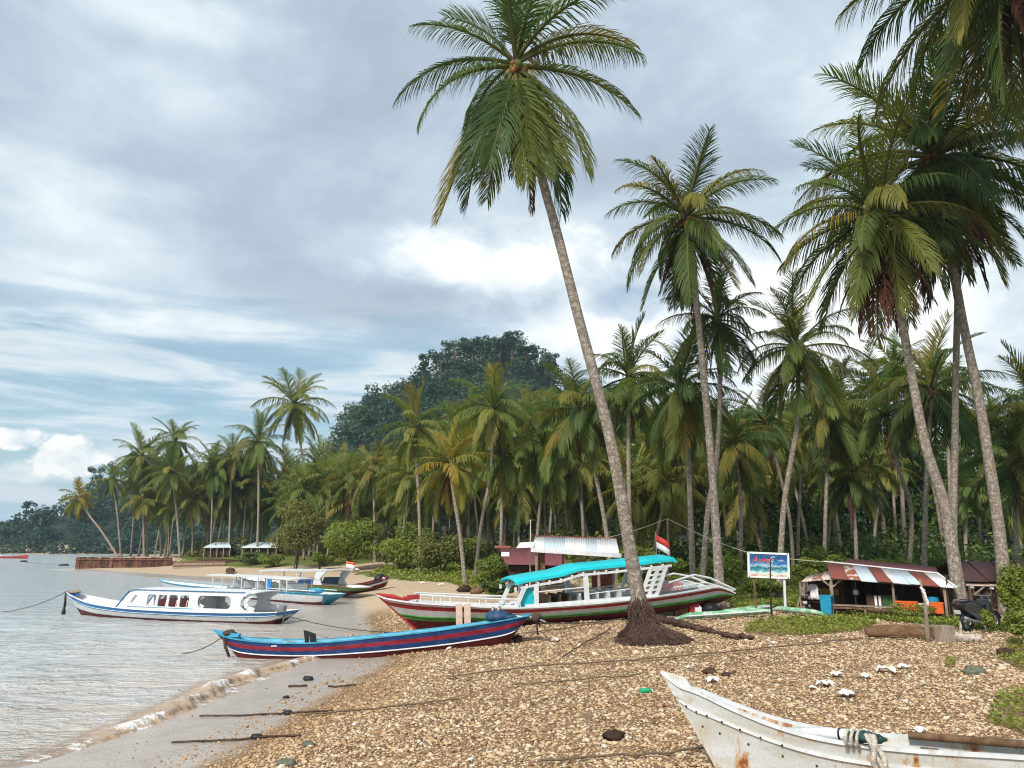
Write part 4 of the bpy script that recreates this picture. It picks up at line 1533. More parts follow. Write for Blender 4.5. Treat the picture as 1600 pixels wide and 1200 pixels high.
# ground cover: small leaves over the grassy patches, blades on the lawn behind
xs = np.concatenate([rng.uniform(-16, 40, 330000), rng.uniform(4, 34, 170000), rng.uniform(6, 18, 60000)])
ys = np.concatenate([rng.uniform(12, 100, 330000), rng.uniform(24, 48, 170000), rng.uniform(9, 24, 60000)])
P = np.stack([xs, ys], 1)
vm = veg_mask(P)
keep = (rng.random(len(P)) < vm * np.where(ys < 48, .8, .5) * (.35 + .65 * sstep(fbm(xs, ys, 1.3, 14), -.5, .2))) & (np.abs(xs) < ys * .72 + 2)
P = P[keep]
P = P[rng.permutation(len(P))[:110000]]
n = len(P)
z = terrain_np(P)
far_ = np.clip(P[:, 1] / 30, .8, 3.)
s = (.055 * far_ * rng.uniform(.6, 1.4, n))[:, None]
nrm = rng.normal(0, .55, (n, 3)) + np.array([0, 0, 1.])
nrm /= np.linalg.norm(nrm, axis=1)[:, None]
a = np.cross(nrm, rng.normal(size=(n, 3)))
a /= np.linalg.norm(a, axis=1)[:, None]
b_ = np.cross(nrm, a)
C = np.column_stack([P, z + .02 + rng.random(n) * .16 * far_])
V = np.stack([C - a * s, C - b_ * s * .6, C + a * s, C + b_ * s * .6], 1).reshape(-1, 3)
T = np.clip(.5 + .3 * fbm(P[:, 0], P[:, 1], .9, 40) + rng.normal(0, .16, n), .02, .98)
np_obj('ground_cover', np_mesh('ground_cover', V, np.arange(n * 4).reshape(n, 4), M['grass'], tint=np.repeat(T, 4)), kind='stuff', label='low green creeping plants and grass over the shingle')


# ------------------------------------------------------------------ boats
def frame(A, B):
    x = (B - A).normalized()
    y = Vector((0, 0, 1)).cross(x).normalized()
    z = x.cross(y)
    return Matrix((x, y, z)).transposed()


def hull(root, st, bands, mats, inner='white2', rail='white', th=.05, floor=.45, n=36, pmid=.42, rail_w=.09, rail_h=.05, transom=None, flare=1.):
    """st: (x keel, z keel, x sheer, z sheer, half beam) from the stem back to the stern; bands: (r0, r1, material index) from keel to sheer."""
    S = catmull(st, n)
    hm = max(S[:, 4])
    rs = sorted({b_[0] for b_ in bands} | {b_[1] for b_ in bands} | {.06, .14, .25, .5, .75})
    rs = [q for q in rs if q <= 1]

    def point(s, r, side, shrink=0.):
        hb = max(s[4], .008)
        p = pmid + .55 * (1 - hb / hm)
        y = max(hb * (r ** p) - shrink, .004)
        return (s[0] + (s[2] - s[0]) * r, side * y, s[1] + (s[3] - s[1]) * r)
    mb = MB()
    for side in (-1, 1):
        vs = [point(s, r, side) for s in S for r in rs]
        K = len(rs)
        for i in range(n - 1):
            for k in range(K - 1):
                rm = (rs[k] + rs[k + 1]) / 2
                mi = next((b_[2] for b_ in bands if b_[0] <= rm <= b_[1]), 0)
                mb.add([vs[i * K + k], vs[(i + 1) * K + k], vs[(i + 1) * K + k + 1], vs[i * K + k + 1]], [(0, 1, 2, 3)], mi)
    K = len(rs)
    for k in range(K - 1):
        a_, b_ = point(S[-1], rs[k], -1), point(S[-1], rs[k], 1)
        c_, d_ = point(S[-1], rs[k + 1], 1), point(S[-1], rs[k + 1], -1)
        rm = (rs[k] + rs[k + 1]) / 2
        mi = transom if transom is not None else next((q[2] for q in bands if q[0] <= rm <= q[1]), 0)
        mb.add([a_, b_, c_, d_], [(0, 1, 2, 3)], mi)
    me = mb.mesh('hull', [M[q] for q in mats])
    bm = bmesh.new()
    bm.from_mesh(me)
    bmesh.ops.remove_doubles(bm, verts=bm.verts, dist=.0015)
    bmesh.ops.recalc_face_normals(bm, faces=bm.faces)
    bm.to_mesh(me)
    bm.free()
    me.polygons.foreach_set('use_smooth', [True] * len(me.polygons))
    me.set_sharp_from_angle(angle=R(35))
    link(bpy.data.objects.new('hull', me), root)
    mb = MB()
    ri = [floor, floor + (1 - floor) / 2, .985]
    for side in (-1, 1):
        vs = [point(s, q, side, th) for s in S[1:] for q in ri]
        for i in range(n - 2):
            for k in range(2):
                mb.add([vs[i * 3 + k], vs[i * 3 + 3 + k], vs[i * 3 + 4 + k], vs[i * 3 + 1 + k]], [(0, 1, 2, 3)])
    for i in range(1, n - 1):
        mb.add([point(S[i], floor, -1, th), point(S[i + 1], floor, -1, th), point(S[i + 1], floor, 1, th), point(S[i], floor, 1, th)], [(0, 1, 2, 3)])
    mb.build('deck', M[inner], root)
    for side in (-1, 1):
        mb = MB()
        vs = []
        for s in S:
            x, y, z = point(s, 1., side)
            o_ = side * rail_w * .35
            i_ = -side * min(rail_w * .65, abs(y) + .01)
            vs += [(x, y + o_, z - rail_h * .5), (x, y + o_, z + rail_h * .5), (x, y + i_, z + rail_h * .5), (x, y + i_, z - rail_h * .5)]
        fs = [(i * 4 + k, i * 4 + (k + 1) % 4, i * 4 + 4 + (k + 1) % 4, i * 4 + 4 + k) for i in range(n - 1) for k in range(4)]
        fs += [(0, 1, 2, 3), tuple(len(vs) - 4 + k for k in (3, 2, 1, 0))]
        mb.add(vs, fs)
        mb.build('gunwale', M[rail], root)
    return S, point


def strake(root, S, point, r, mt, w=.035, h=.05, name='rub_rail', sides=(-1, 1), i0=0, i1=None):
    for side in sides:
        mb = MB()
        vs = []
        SS = S[i0:i1]
        for s in SS:
            x, y, z = point(s, r, side)
            vs += [(x, y - side * .01, z - h / 2), (x, y + side * w, z - h / 2), (x, y + side * w, z + h / 2), (x, y - side * .01, z + h / 2)]
        fs = [(i * 4 + k, i * 4 + (k + 1) % 4, i * 4 + 4 + (k + 1) % 4, i * 4 + 4 + k) for i in range(len(SS) - 1) for k in range(4)]
        fs += [(0, 1, 2, 3), tuple(len(vs) - 4 + k for k in (3, 2, 1, 0))]
        mb.add(vs, fs)
        mb.build(name, M[mt], root)


def roof(root, pts, hw, th, mt, arch=.12, name='roof', ny=7, edge=None, mi2=None, drop=0.):
    """Awning along x: pts (x, z, half width factor)."""
    mb = MB()
    vs = []
    n = len(pts)
    for (x, z, k) in pts:
        for j in range(ny):
            u = -1 + 2 * j / (ny - 1)
            vs.append((x, u * hw * k, z - arch * u * u - (drop if abs(u) > .99 else 0)))
    for (x, z, k) in pts:
        for j in range(ny):
            u = -1 + 2 * j / (ny - 1)
            vs.append((x, u * hw * k * .985, z - arch * u * u - th))
    o = n * ny
    fs, mi = [], []
    for i in range(n - 1):
        for j in range(ny - 1):
            a_ = i * ny + j
            fs.append((a_, a_ + ny, a_ + ny + 1, a_ + 1))
            fs.append((o + a_, o + a_ + 1, o + a_ + ny + 1, o + a_ + ny))
        for j in (0, ny - 1):
            a_ = i * ny + j
            fs.append((a_, o + a_, o + a_ + ny, a_ + ny))
    for i in (0, n - 1):
        for j in range(ny - 1):
            a_ = i * ny + j
            fs.append((a_, a_ + 1, o + a_ + 1, o + a_))
    mb.add(vs, fs)
    return mb.build(name, mt if isinstance(mt, list) else M[mt], root)


def panel(root, poly, holes, y, th, mt, name, xz=None):
    """Side sheet in the x-z plane at y, with holes; poly and holes are (x, z) lists."""
    bm = bmesh.new()
    edges = []
    for lp in [poly] + holes:
        vs = [bm.verts.new((p[0], y, p[1])) for p in lp]
        edges += [bm.edges.new((vs[i], vs[(i + 1) % len(vs)])) for i in range(len(vs))]
    bmesh.ops.triangle_fill(bm, use_beauty=True, edges=edges)
    ret = bmesh.ops.extrude_face_region(bm, geom=list(bm.faces))
    for v in ret['geom']:
        if isinstance(v, bmesh.types.BMVert):
            v.co.y += th
    bmesh.ops.recalc_face_normals(bm, faces=bm.faces)
    me = bpy.data.meshes.new(name)
    bm.to_mesh(me)
    bm.free()
    me.materials.append(M[mt])
    return link(bpy.data.objects.new(name, me), root)


def rrect(x0, z0, x1, z1, r_, k=4, skew=0., sides=(1, 1, 1, 1)):
    """Rounded rectangle outline (anticlockwise), skew slides the top along x."""
    out = []
    for i, (cx, cz, a0) in enumerate(((x1 - r_, z0 + r_, -90), (x1 - r_, z1 - r_, 0), (x0 + r_, z1 - r_, 90), (x0 + r_, z0 + r_, 180))):
        for j in range(k + 1):
            a = R(a0 + 90 * j / k)
            x, z = cx + r_ * math.cos(a), cz + r_ * math.sin(a)
            out.append((x + skew * (z - z0), z))
    return out


def text_mesh(root, s, size, loc, rot, mt, name='lettering', shear=0., align='LEFT', sx=1.):
    cu_ = bpy.data.curves.new(name, 'FONT')
    cu_.body = s
    cu_.size = size
    cu_.shear = shear
    cu_.align_x = align
    cu_.resolution_u = 2
    tmp = bpy.data.objects.new(name + '_tmp', cu_)
    COL.objects.link(tmp)
    dg = bpy.context.evaluated_depsgraph_get()
    me = bpy.data.meshes.new_from_object(tmp.evaluated_get(dg))
    bpy.data.objects.remove(tmp)
    me.materials.clear()
    me.materials.append(mt)
    o = bpy.data.objects.new(name, me)
    o.location = loc
    o.rotation_euler = rot
    o.scale = (sx, 1, 1)
    return link(o, root)


def sag(p, q, drop, n=14):
    p, q = Vector(p), Vector(q)
    return [p.lerp(q, i / (n - 1)) - Vector((0, 0, drop * 4 * (i / (n - 1)) * (1 - i / (n - 1)))) for i in range(n)]


def cord(name, pts, rad, mt, label, cat, group=None, n=6):
    pts = [Vector(p) for p in pts]
    c = pts[0].copy()
    mb = MB()
    mb.tube([p - c for p in pts], rad, n)
    o = mb.build(name, M[mt], None, smooth=3)
    o.location = c
    return tag(o, label, cat, group)


# ---- the big beached boat with the turquoise roof
A, B = at(656, 988, 34.0), at(1133, 940, 38.0)
Fm = frame(A, B)
L0 = (B - A).length
big = thing('tour_boat', 'long white, red and green tour boat with a turquoise roof beached on the shingle', 'boat', A, Fm)
BI = (Matrix.Translation(A) @ Fm.to_4x4()).inverted()
EYE = BI @ Vector((0, 0, CAM_H))


def bl(px, py, y):
    """Local (x, z) where that place of the photograph meets the boat's lengthwise plane at y."""
    d = BI.to_3x3() @ Vector(ray(px, py))
    k = (y - EYE.y) / d.y
    return EYE.x + d.x * k, EYE.z + d.z * k


SH = [(590, 930, .03), (599, 934, .20), (613, 937, .42), (640, 941, .75), (676, 944, .95), (722, 946.5, 1.12), (800, 950, 1.28), (870, 947, 1.32), (950, 941, 1.32), (1040, 930, 1.22), (1098, 920.5, 1.05), (1124, 917, .9), (1149, 927, .7)]
KE = [(656, 989), (661, 989), (668, 989), (684, 989), (706, 988), (742, 985), (800, 981), (870, 975), (950, 968), (1040, 957), (1098, 948), (1124, 942), (1140, 935)]
ST = []
for (px, py, hb), (kx, ky) in zip(SH, KE):
    xs__, zs__ = bl(px, py, -hb)
    xk__, zk__ = bl(kx, ky, 0.)
    ST.append((xk__, zk__, xs__, zs__, hb))
S, pnt = hull(big, ST, [(0, .40, 0), (.40, .52, 1), (.52, .76, 2), (.76, .90, 3), (.90, 1., 2)], ['maroon', 'green', 'white2', 'red'], inner='white2', rail='white', floor=.55, rail_w=.12, rail_h=.06)
strake(big, S, pnt, .985, 'red', .05, .06, i1=20)
strake(big, S, pnt, .54, 'green', .03, .04)


def gz(px):
    return float(np.interp(bl(px, 940, -1.2)[0], S[:, 2], S[:, 3]))


bx = lambda px: bl(px, 935, -1.2)[0]
tx, tzz = bl(590, 929, 0)
mb = MB()
mb.prism([(tx - .06, -.06, tzz + .07), (tx + .34, -.07, tzz - .42), (tx + 1.0, -.3, ST[3][3] - .12), (tx + 1.1, -.36, ST[3][3] + .12), (tx + .7, -.2, tzz - .06)], (0, .12, 0))
mb.prism([(tx + 1.0, .3, ST[3][3] - .12), (tx + .34, .0, tzz - .42), (tx - .06, .0, tzz + .07), (tx + .7, .12, tzz - .06), (tx + 1.1, .3, ST[3][3] + .12)], (0, .06, 0))
mb.bar((tx + .05, 0, tzz - .06), (ST[0][0] - .02, 0, ST[0][1] + .0), .10, .09)
mb.build('stem_head', M['red'], big)
mb = MB()
mb.box((tx + 1.2, 0, ST[3][3] + .10), (.16, .80, .14))
mb.box((tx + 1.5, 0, ST[3][3] + .14), (.5, .34, .18))
mb.build('bow_bitt', M['red'], big)
# foredeck rail
for side in (-1, 1):
    mb = MB()
    xs_ = [bx(q) for q in (660, 690, 720, 750, 780, 812)]
    ys_ = [.70, .92, 1.05, 1.12, 1.18, 1.2]
    zs_ = [float(np.interp(x, S[:, 2], S[:, 3])) + .34 for x in xs_]
    mb.tube([(x, side * y, z) for x, y, z in zip(xs_, ys_, zs_)], .04, 6)
    for x, y, z in zip(xs_, ys_, zs_):
        mb.tube([(x, side * y, z), (x, side * y, z - .36)], .025, 5)
    mb.build('bow_rail', M['white'], big)
rp = []
for px, py in ((806, 916), (814, 913), (838, 908.5), (876, 902.5), (906, 893), (960, 888), (1050, 878), (1058, 880)):
    rp.append((*bl(px, py, -1.28), 1.))
rdg = bl(900, 883.5, 0)[1] - float(np.interp(bl(900, 883, 0)[0], [q[0] for q in rp], [q[1] for q in rp]))
rdg *= 1.55
ro = roof(big, [(x, z + rdg, k) for x, z, k in rp], 1.28, .07, 'turq', rdg * .38, ny=11, drop=rdg * .55)
UZ = [(x, z - .16) for x, z, k in rp]
zr_ = lambda x: float(np.interp(x, [q[0] for q in UZ], [q[1] for q in UZ]))
for side in (-1, 1):
    m_ = MB()
    for (xa, za), (xb, zb) in zip(UZ[1:-2], UZ[2:-1]):
        m_.bar((xa, side * 1.20, za), (xb, side * 1.20, zb), .05, .10)
    m_.build('roof_beam', M['white'], big)
    m_ = MB()
    for px in range(806, 1050, 18):
        x = bx(px)
        m_.bar((x, side * 1.24, zr_(x) - .06), (x, side * 1.24, zr_(x) + .12), .10, .035)
    m_.build('roof_clip', M['white'], big)
for side in (-1, 1):
    y = side * 1.19
    for pa, pb, w in ((805, 820, .17), (838, 838, .20), (918, 916, .22)):
        m_ = MB()
        m_.bar((bl(pa, 945, -1.2)[0], y, gz(pa) - .02), (bl(pb, 915, -1.2)[0], y, zr_(bl(pb, 910, -1.2)[0])), w, .09, up=(0, 1, 0))
        m_.build('roof_post', M['white'], big)
    xA, zA = bl(1000, 935, -1.2)[0], gz(1000)
    xB = bl(1016, 890, -1.2)[0]
    zB = zr_(xB)
    sk = (xB - xA) / (zB - zA)
    holes = []
    for i in range(5):
        z0_ = zA + .14 + i * (zB - zA - .2) / 5
        for dx_ in (.12, .50):
            hz_ = (zB - zA) * .10
            holes.append([(xA + dx_ + (z0_ - zA) * sk, z0_), (xA + dx_ + .2 + (z0_ - zA) * sk, z0_), (xA + dx_ + .2 + (z0_ + hz_ - zA) * sk, z0_ + hz_), (xA + dx_ + (z0_ + hz_ - zA) * sk, z0_ + hz_)])
    panel(big, [(xA - .05, zA - .04), (xA + .86, zA - .04), (xB + .9, zB), (xB - .05, zB)], holes, y - .04, .08, 'white', 'stern_pillar')
    m_ = MB()
    m_.bar((bx(820), y, gz(820) + .05), (bx(1002), y, gz(1002) + .05), .05, .14)
    m_.build('coaming', M['white'], big)
    m_ = MB()
    m_.tube([(bx(842), y, gz(842) + .62), (bx(915), y, gz(915) + .70)], .03, 6)
    m_.tube([(bx(918), y, gz(918) + .40), (bx(1000), y, gz(1000) + .46)], .025, 6)
    m_.build('hand_rail', M['white'], big)
zc = gz(826)
panel(big, [(0, 0), (bx(836) - bx(810), 0), (bx(834) - bx(810), .8), (bx(822) - bx(810), .8)], [], 0, .02, 'turq', 'side_screen').matrix_local = Matrix.Translation((bx(810), -1.05, zc))
for px in (858, 874, 890, 906, 934, 952, 970):
    m_ = MB()
    x, z = bx(px), gz(px)
    m_.box((x, 0, z - .06), (.36, 1.7, .05))
    m_.box((x + .18, 0, z + .20), (.05, 1.7, .46))
    m_.build('bench', M['wood_brown' if px < 900 else 'white2'], big)
m_ = MB()
m_.bar((bx(842), 1.12, gz(842) + .12), (bx(1000), 1.12, gz(1000) + .12), .05, .34)
m_.build('side_board', M['sage'], big)
m_ = MB()
m_.box((bx(1062), .1, gz(1062) + .26), (bx(1082) - bx(1048), 1.3, .36))
m_.build('stern_locker', M['pinkpaint'], big)
m_ = MB()
m_.box((bx(1052), .2, gz(1052) + .50), (.5, .6, .22))
m_.box((bx(1092), .1, gz(1092) + .16), (.7, 1.2, .2))
m_.build('engine_box', M['white2'], big)
for side in (-1, 1):
    m_ = MB()
    x4, z4 = bl(1148, 923, -.6)
    m_.tube([(bx(1050), side * 1.04, gz(1050) + .50), (bx(1092), side * .98, gz(1092) + .68), (bx(1118), side * .9, gz(1118) + .42), (x4, side * .66, z4 + .05)], .05, 6)
    m_.tube([(bx(1056), side * 1.04, gz(1056) + .26), (bx(1110), side * .94, gz(1110) + .26), (x4 - .1, side * .66, z4 + .02)], .035, 6)
    m_.build('stern_rail', M['white'], big)
m_ = MB()
m_.box((bx(1118), 0, gz(1118) - .02), (.9, 1.6, .06))
m_.build('stern_board', M['white'], big)
# two bare planks leaning on the near side
for i, px in enumerate((718, 731)):
    p = at(px, 987, 33.2)
    q = at(px - 1, 944, 33.0)
    z0 = tz(p.x, p.y)
    t_ = thing('shoring_plank', ('left' if i == 0 else 'right') + ' one of two pale planks standing against the bow of the beached boat', 'plank', (p.x, p.y, z0), group='planks shoring the beached boat')
    mb = MB()
    mb.bar((0, 0, -.05), Vector((q.x - p.x, q.y - p.y + .1, q.z - z0)), .27, .06, up=(0, 1, 0))
    mb.build('plank', M['wood_pink'], t_, bevel=.008)

# logs and oddments the stern sits on
for i, (px, y_, w, col_, lab, nm, ct) in enumerate(((1063, 957, .62, 'wood_brown', 'brown wooden crate propping the stern of the beached boat', 'crate', 'crate'),
                                                   (1082, 956, .5, 'red', 'red plastic box under the stern of the beached boat', 'box', 'box'),
                                                   (1110, 951, .7, 'dark', 'dark sack heaped under the stern overhang', 'sack', 'sack'))):
    p = at(px, y_, 37.2)
    z0 = tz(p.x, p.y)
    t_ = thing(nm, lab, ct, (p.x, p.y, z0), rot=.2 * i)
    mb = MB()
    if nm == 'sack':
        mb.ball((0, 0, .25), (.45, .35, .32), 10, 7, jit=.1)
    else:
        mb.box((0, 0, .27), (w, .5, .54), taper=.94)
        mb.box((0, 0, .56), (w * 1.04, .53, .05))
    mb.build('body', M[col_], t_, bevel=.015)
p = at(1091, 957, 36.9)
t_ = thing('jerrycan', 'small white jerrycan under the stern beside the red box', 'jerrycan', (p.x, p.y, tz(p.x, p.y)))
mb = MB().box((0, 0, .2), (.3, .2, .38)).tube([(.08, 0, .36), (.08, 0, .47)], .04, 8)
mb.build('body', M['plastic_white'], t_, bevel=.03)

# ---- flag on the beached boat
p = at(1026, 872, 37.8)
t_ = thing('flag', 'small red and white flag flying above the beached boat', 'flag', p)
mb = MB().tube([(0, 0, -.6), (.0, 0, 1.25)], .02, 6)
mb.build('staff', M['wood_grey'], t_)
for nm, mt_, z0, z1 in (('red_band', 'flag_red', .80, 1.20), ('white_band', 'flag_white', .42, .795)):
    mb = MB()
    n = 9
    vs = [(u * .66, .06 * math.sin(u * 7), .12 + z * .82 + (-.40 * u ** 1.2)) for z in (z0, z1) for u in [i / (n - 1) for i in range(n)]]
    mb.add(vs, [(i, i + 1, n + i + 1, n + i) for i in range(n - 1)])
    o = mb.build(nm, M[mt_], t_, smooth=3)
    sd_ = o.modifiers.new('thickness', 'SOLIDIFY')
    sd_.thickness = .006

# ---- white and blue boat afloat
A, B = at_z(125, 961, SEA), at_z(432, 974, SEA)
Fm = frame(A, B)
L0 = (B - A).length
K = L0 / 311.
cx = lambda px: (px - 127) * K
H = A.y / FPX * 1.03 * .985
wb = thing('passenger_boat', 'white passenger boat with blue stripes and an arched white cabin afloat near the shore', 'boat', A, Fm)
wb.scale = (1, 1, .84)
ST = [(cx(134), -.25, cx(99), 1.62, .03), (cx(140), -.3, cx(108), 1.48, .25), (cx(150), -.32, cx(130), 1.28, .62), (cx(175), -.33, cx(165), .97, 1.0), (cx(225), -.33, cx(222), .74, 1.22),
      (cx(300), -.33, cx(300), .66, 1.28), (cx(380), -.33, cx(381), .68, 1.24), (cx(430), -.28, cx(436), .76, 1.12), (cx(441), -.05, cx(455), .82, 1.02)]
S, pnt = hull(wb, ST, [(0, .44, 0), (.44, .70, 1), (.70, .96, 2), (.96, 1., 1)], ['maroon', 'white', 'blue'], inner='white2', rail='white', floor=.62, rail_w=.10)
strake(wb, S, pnt, .77, 'white', .02, .03)
mb = MB()
mb.prism([(cx(97), -.05, 1.66), (cx(102), -.05, 1.34), (cx(122), -.05, 1.38), (cx(118), -.05, 1.58)], (0, .1, 0))
mb.build('stem_head', M['blue'], wb)
m_ = MB()
m_.ball((cx(113), 0, 1.62), (.62, .22, .12), 8, 6, jit=.15)
m_.build('bow_fender', M['wood_grey'], wb)
zr = 2.02
for side in (-1, 1):
    y = side * 1.08
    g = lambda px: float(np.interp(cx(px), S[:, 2], S[:, 3])) - .02
    X0, X1 = cx(217), cx(420)
    poly = [(cx(216), .72), (cx(250), .62), (cx(300), .60), (cx(360), .62), (cx(424), .68), (cx(424), .80), (cx(409), .86), (cx(404), 1.1), (cx(404), 1.45), (cx(408), 1.72), (cx(416), 1.92), (cx(243), 1.94), (cx(236), 1.88), (cx(228), 1.5)]
    holes = [[(cx(233), .98), (cx(238), .98), (cx(247), 1.6), (cx(242), 1.6)]]
    for i in range(4):
        a0_ = 262 + i * 17
        holes.append(rrect(cx(a0_), .92, cx(a0_ + 13.5), 1.68, .07, 2, .10))
    holes.append(rrect(cx(341), .90, cx(390), 1.70, .30, 5))
    panel(wb, poly, holes, y - .03, .06, 'white', 'cabin_side')
    m_ = MB()
    ed = [(cx(213), .74), (cx(226), 1.48), (cx(233), 1.86), (cx(243), 1.985), (cx(410), 1.975)]
    for (xa, za), (xb, zb) in zip(ed[:-1], ed[1:]):
        m_.bar((xa, y + side * .045, za), (xb, y + side * .045, zb), .03, .11, up=(0, 1, 0))
    m_.build('roof_trim', M['blue'], wb)
    m_ = MB()
    m_.bar((cx(232), y + side * .03, .86), (cx(335), y + side * .03, .84), .03, .05, up=(0, 1, 0))
    m_.build('sill_trim', M['cyan'], wb)
    # thickness of the arches
    m_ = MB()
    arc = [(cx(347), .92), (cx(339), 1.1), (cx(337), 1.3), (cx(339), 1.5), (cx(347), 1.68)]
    arc2 = [(cx(421), .88), (cx(411), 1.0), (cx(408), 1.3), (cx(411), 1.65), (cx(421), 1.9)]
    for lst in (arc, arc2):
        m_ = MB()
        for (xa, za), (xb, zb) in zip(lst[:-1], lst[1:]):
            m_.bar((xa, y - side * .14, za), (xb, y - side * .14, zb), .26, .04, up=(0, 1, 0))
        m_.build('arch_lining', M['white2'], wb)
roof(wb, [(cx(226), 1.55, .9), (cx(234), 1.94, .97), (cx(243), 2.06, 1.), (cx(330), 2.09, 1.), (cx(410), 2.05, 1.), (cx(423), 2.0, 1.)], 1.12, .05, 'white', .07)
for px in (268, 284, 300, 316):
    m_ = MB()
    m_.box((cx(px), 0, .72), (.4, 1.9, .06))
    m_.box((cx(px) + .24, 0, 1.05), (.07, 1.9, .62), Matrix.Rotation(.2, 3, 'Y'))
    m_.build('seat', M['pinkpaint'], wb)
m_ = MB().box((cx(331), 0, 1.2), (.05, 2.0, 1.3))
m_.build('bulkhead', M['white2'], wb)
m_ = MB().tube([(cx(452), -.2, .7), (cx(450), -.2, .1), (cx(446), -.2, -.3)], .06, 6).box((cx(449), -.2, .95), (.3, .3, .4))
m_.build('outboard_motor', M['metal'], wb, bevel=.02)
text_mesh(wb, 'A LUTFI', .20, (cx(415), -1.235, .30), (R(90), 0, R(2.2)), M['navy'], 'boat_name', shear=.2)
A1 = A.copy()
fr = Matrix.Translation(A) @ Fm.to_4x4()
bow = fr @ Vector((cx(103), -.1, 1.40))
cord('mooring_rope', sag(bow, at_z(-40, 955, SEA), .5), .022, 'rope', 'long rope sagging left from the bow of the white and blue boat', 'rope')
mb = MB().tube([(0, 0, 0), (.03, 0, -.7), (0, 0, -1.0)], [.05, .09, .05], 6).ball((0, 0, -1.15), (.12, .12, .3), 8, 6)
o = mb.build('hanging_fender', M['dark'], None, smooth=3)
o.location = fr @ Vector((cx(101), -.15, 1.28))
tag(o, 'dark tyre-like fender hanging from the bow of the white and blue boat', 'fender')
stern = fr @ Vector((cx(455), -.4, .5))
e_ = ground_at(665, 990)
cord('mooring_rope', sag(stern, e_ + Vector((0, 0, .05)), .28), .020, 'rope', 'rope from the stern of the white and blue boat to the shingle', 'rope')

# ---- blue longboat half aground
A, B = at_z(365, 1027, SEA), at(797, 1007, 29.2)
Fm = frame(A, B)
L0 = (B - A).length
K = L0 / 432.
cx = lambda px: (px - 365) * K
lb = thing('longboat', 'slender blue longboat with a crimson stripe lying half in the water', 'boat', A, Fm)
ST = [(cx(372), -.02, cx(333), .99, .03), (cx(380), -.16, cx(345), .86, .16), (cx(395), -.24, cx(372), .70, .36), (cx(430), -.30, cx(425), .54, .54), (cx(500), -.36, cx(500), .44, .64),
      (cx(600), -.36, cx(600), .53, .66), (cx(700), -.26, cx(702), .68, .62), (cx(770), -.10, cx(780), .86, .54), (cx(795), .06, cx(812), .95, .46), (cx(803), .30, cx(829), 1.0, .36)]
S, pnt = hull(lb, ST, [(0, .40, 0), (.40, .455, 1), (.455, .64, 2), (.64, .81, 3), (.81, .96, 2), (.96, 1., 4)], ['maroon', 'white', 'navy', 'crimson', 'cyan'], inner='cyan', rail='cyan', floor=.5, rail_w=.07, rail_h=.04)
strake(lb, S, pnt, .43, 'white', .02, .035, i0=3, i1=-3)
m_ = MB()
m_.prism([(cx(331), -.06, 1.03), (cx(345), -.08, .76), (cx(375), -.2, .74), (cx(378), -.2, .84)], (0, .2, 0))
m_.build('stem_head', M['cyan'], lb)
m_ = MB()
m_.ball((cx(357), 0, .88), (.30, .22, .13), 9, 6, jit=.2)
m_.tube([(cx(352), -.2, .82), (cx(356), -.22, .4), (cx(362), -.2, .05)], [.04, .07, .05], 6)
m_.build('bow_rope_coil', M['rope'], lb, smooth=3)
for px in (440, 560, 640, 720):
    m_ = MB()
    m_.box((cx(px), 0, float(np.interp(cx(px), S[:, 2], S[:, 3])) - .12), (.22, 1.1, .04))
    m_.build('thwart', M['white2'], lb)
frl = Matrix.Translation(A) @ Fm.to_4x4()
# dark gear mid boat: a small frame with a cloth
t_ = thing('cloth_frame', 'black cloth stretched on a small frame amidships in the blue longboat', 'frame', frl @ Vector((cx(485), 0, .36)), Fm)
m_ = MB()
m_.prism([(cx(481) - cx(485), -.02, -.1), (cx(486) - cx(485), -.02, -.1), (cx(487) - cx(485), -.02, .44), (cx(478) - cx(485), -.02, .50)], (0, .04, 0))
m_.prism([(cx(489) - cx(485), -.02, -.1), (cx(499) - cx(485), -.02, -.1), (cx(497) - cx(485), -.02, .34), (cx(487) - cx(485), -.02, .44)], (0, .04, 0))
m_.build('cloth', M['dark'], t_)
m_ = MB().tube([(-.2, 0, .50), (.9, .1, .1)], .015, 5).tube([(-.9, .1, .15), (-.1, 0, -.05)], .015, 5)
m_.build('pole', M['wood_grey'], t_)
t_ = thing('outboard_engine', 'dark engine under a blue tarpaulin on the stern of the blue longboat', 'engine', frl @ Vector((cx(781), 0, .84)), Fm)
m_ = MB()
m_.ball((0, 0, .16), (.52, .42, .22), 12, 8, jit=.14)
m_.ball((.35, .05, .10), (.5, .4, .14), 12, 7, jit=.12)
m_.build('tarpaulin', M['tarp'], t_, smooth=3)
m_ = MB().tube([(-.25, 0, .2), (-.15, 0, .50)], .05, 6).tube([(0, -.1, .25), (.1, -.1, .52)], .06, 6)
m_.build('engine_head', M['metal'], t_, smooth=3)
m_ = MB().tube([(.5, -.1, .16), (1.35, -.16, .06), (1.75, -.2, -.1)], [.04, .035, .03], 6)
m_.build('propeller_shaft', M['metal'], t_)
m_ = MB()
m_.ball((1.42, -.16, .06), (.20, .16, .17), 9, 6, jit=.15)
m_.tube([(1.40, -.16, 0), (1.44, -.14, -.55)], .035, 6).tube([(1.55, -.16, 0), (1.52, -.14, -.25)], .03, 6)
m_.build('rope_bundle', M['rope'], t_, smooth=3)
bw = frl @ Vector((cx(350), -.1, .80))
cord('mooring_rope', sag(bw, at_z(283, 1021, SEA), .15), .018, 'rope', 'short rope from the bow of the blue longboat into the water', 'rope')
p = ground_at(809, 1004)
o = MB().ball((0, 0, 0), (.2, .16, .15), 10, 7, jit=.1).build('coconut_husk', M['wood_dark'], None, smooth=3)
o.location = p + Vector((0, 0, .28))
o.location.z = tz(p.x, p.y) + .13
tag(o, 'dark coconut husk on the shingle below the longboat engine', 'husk')
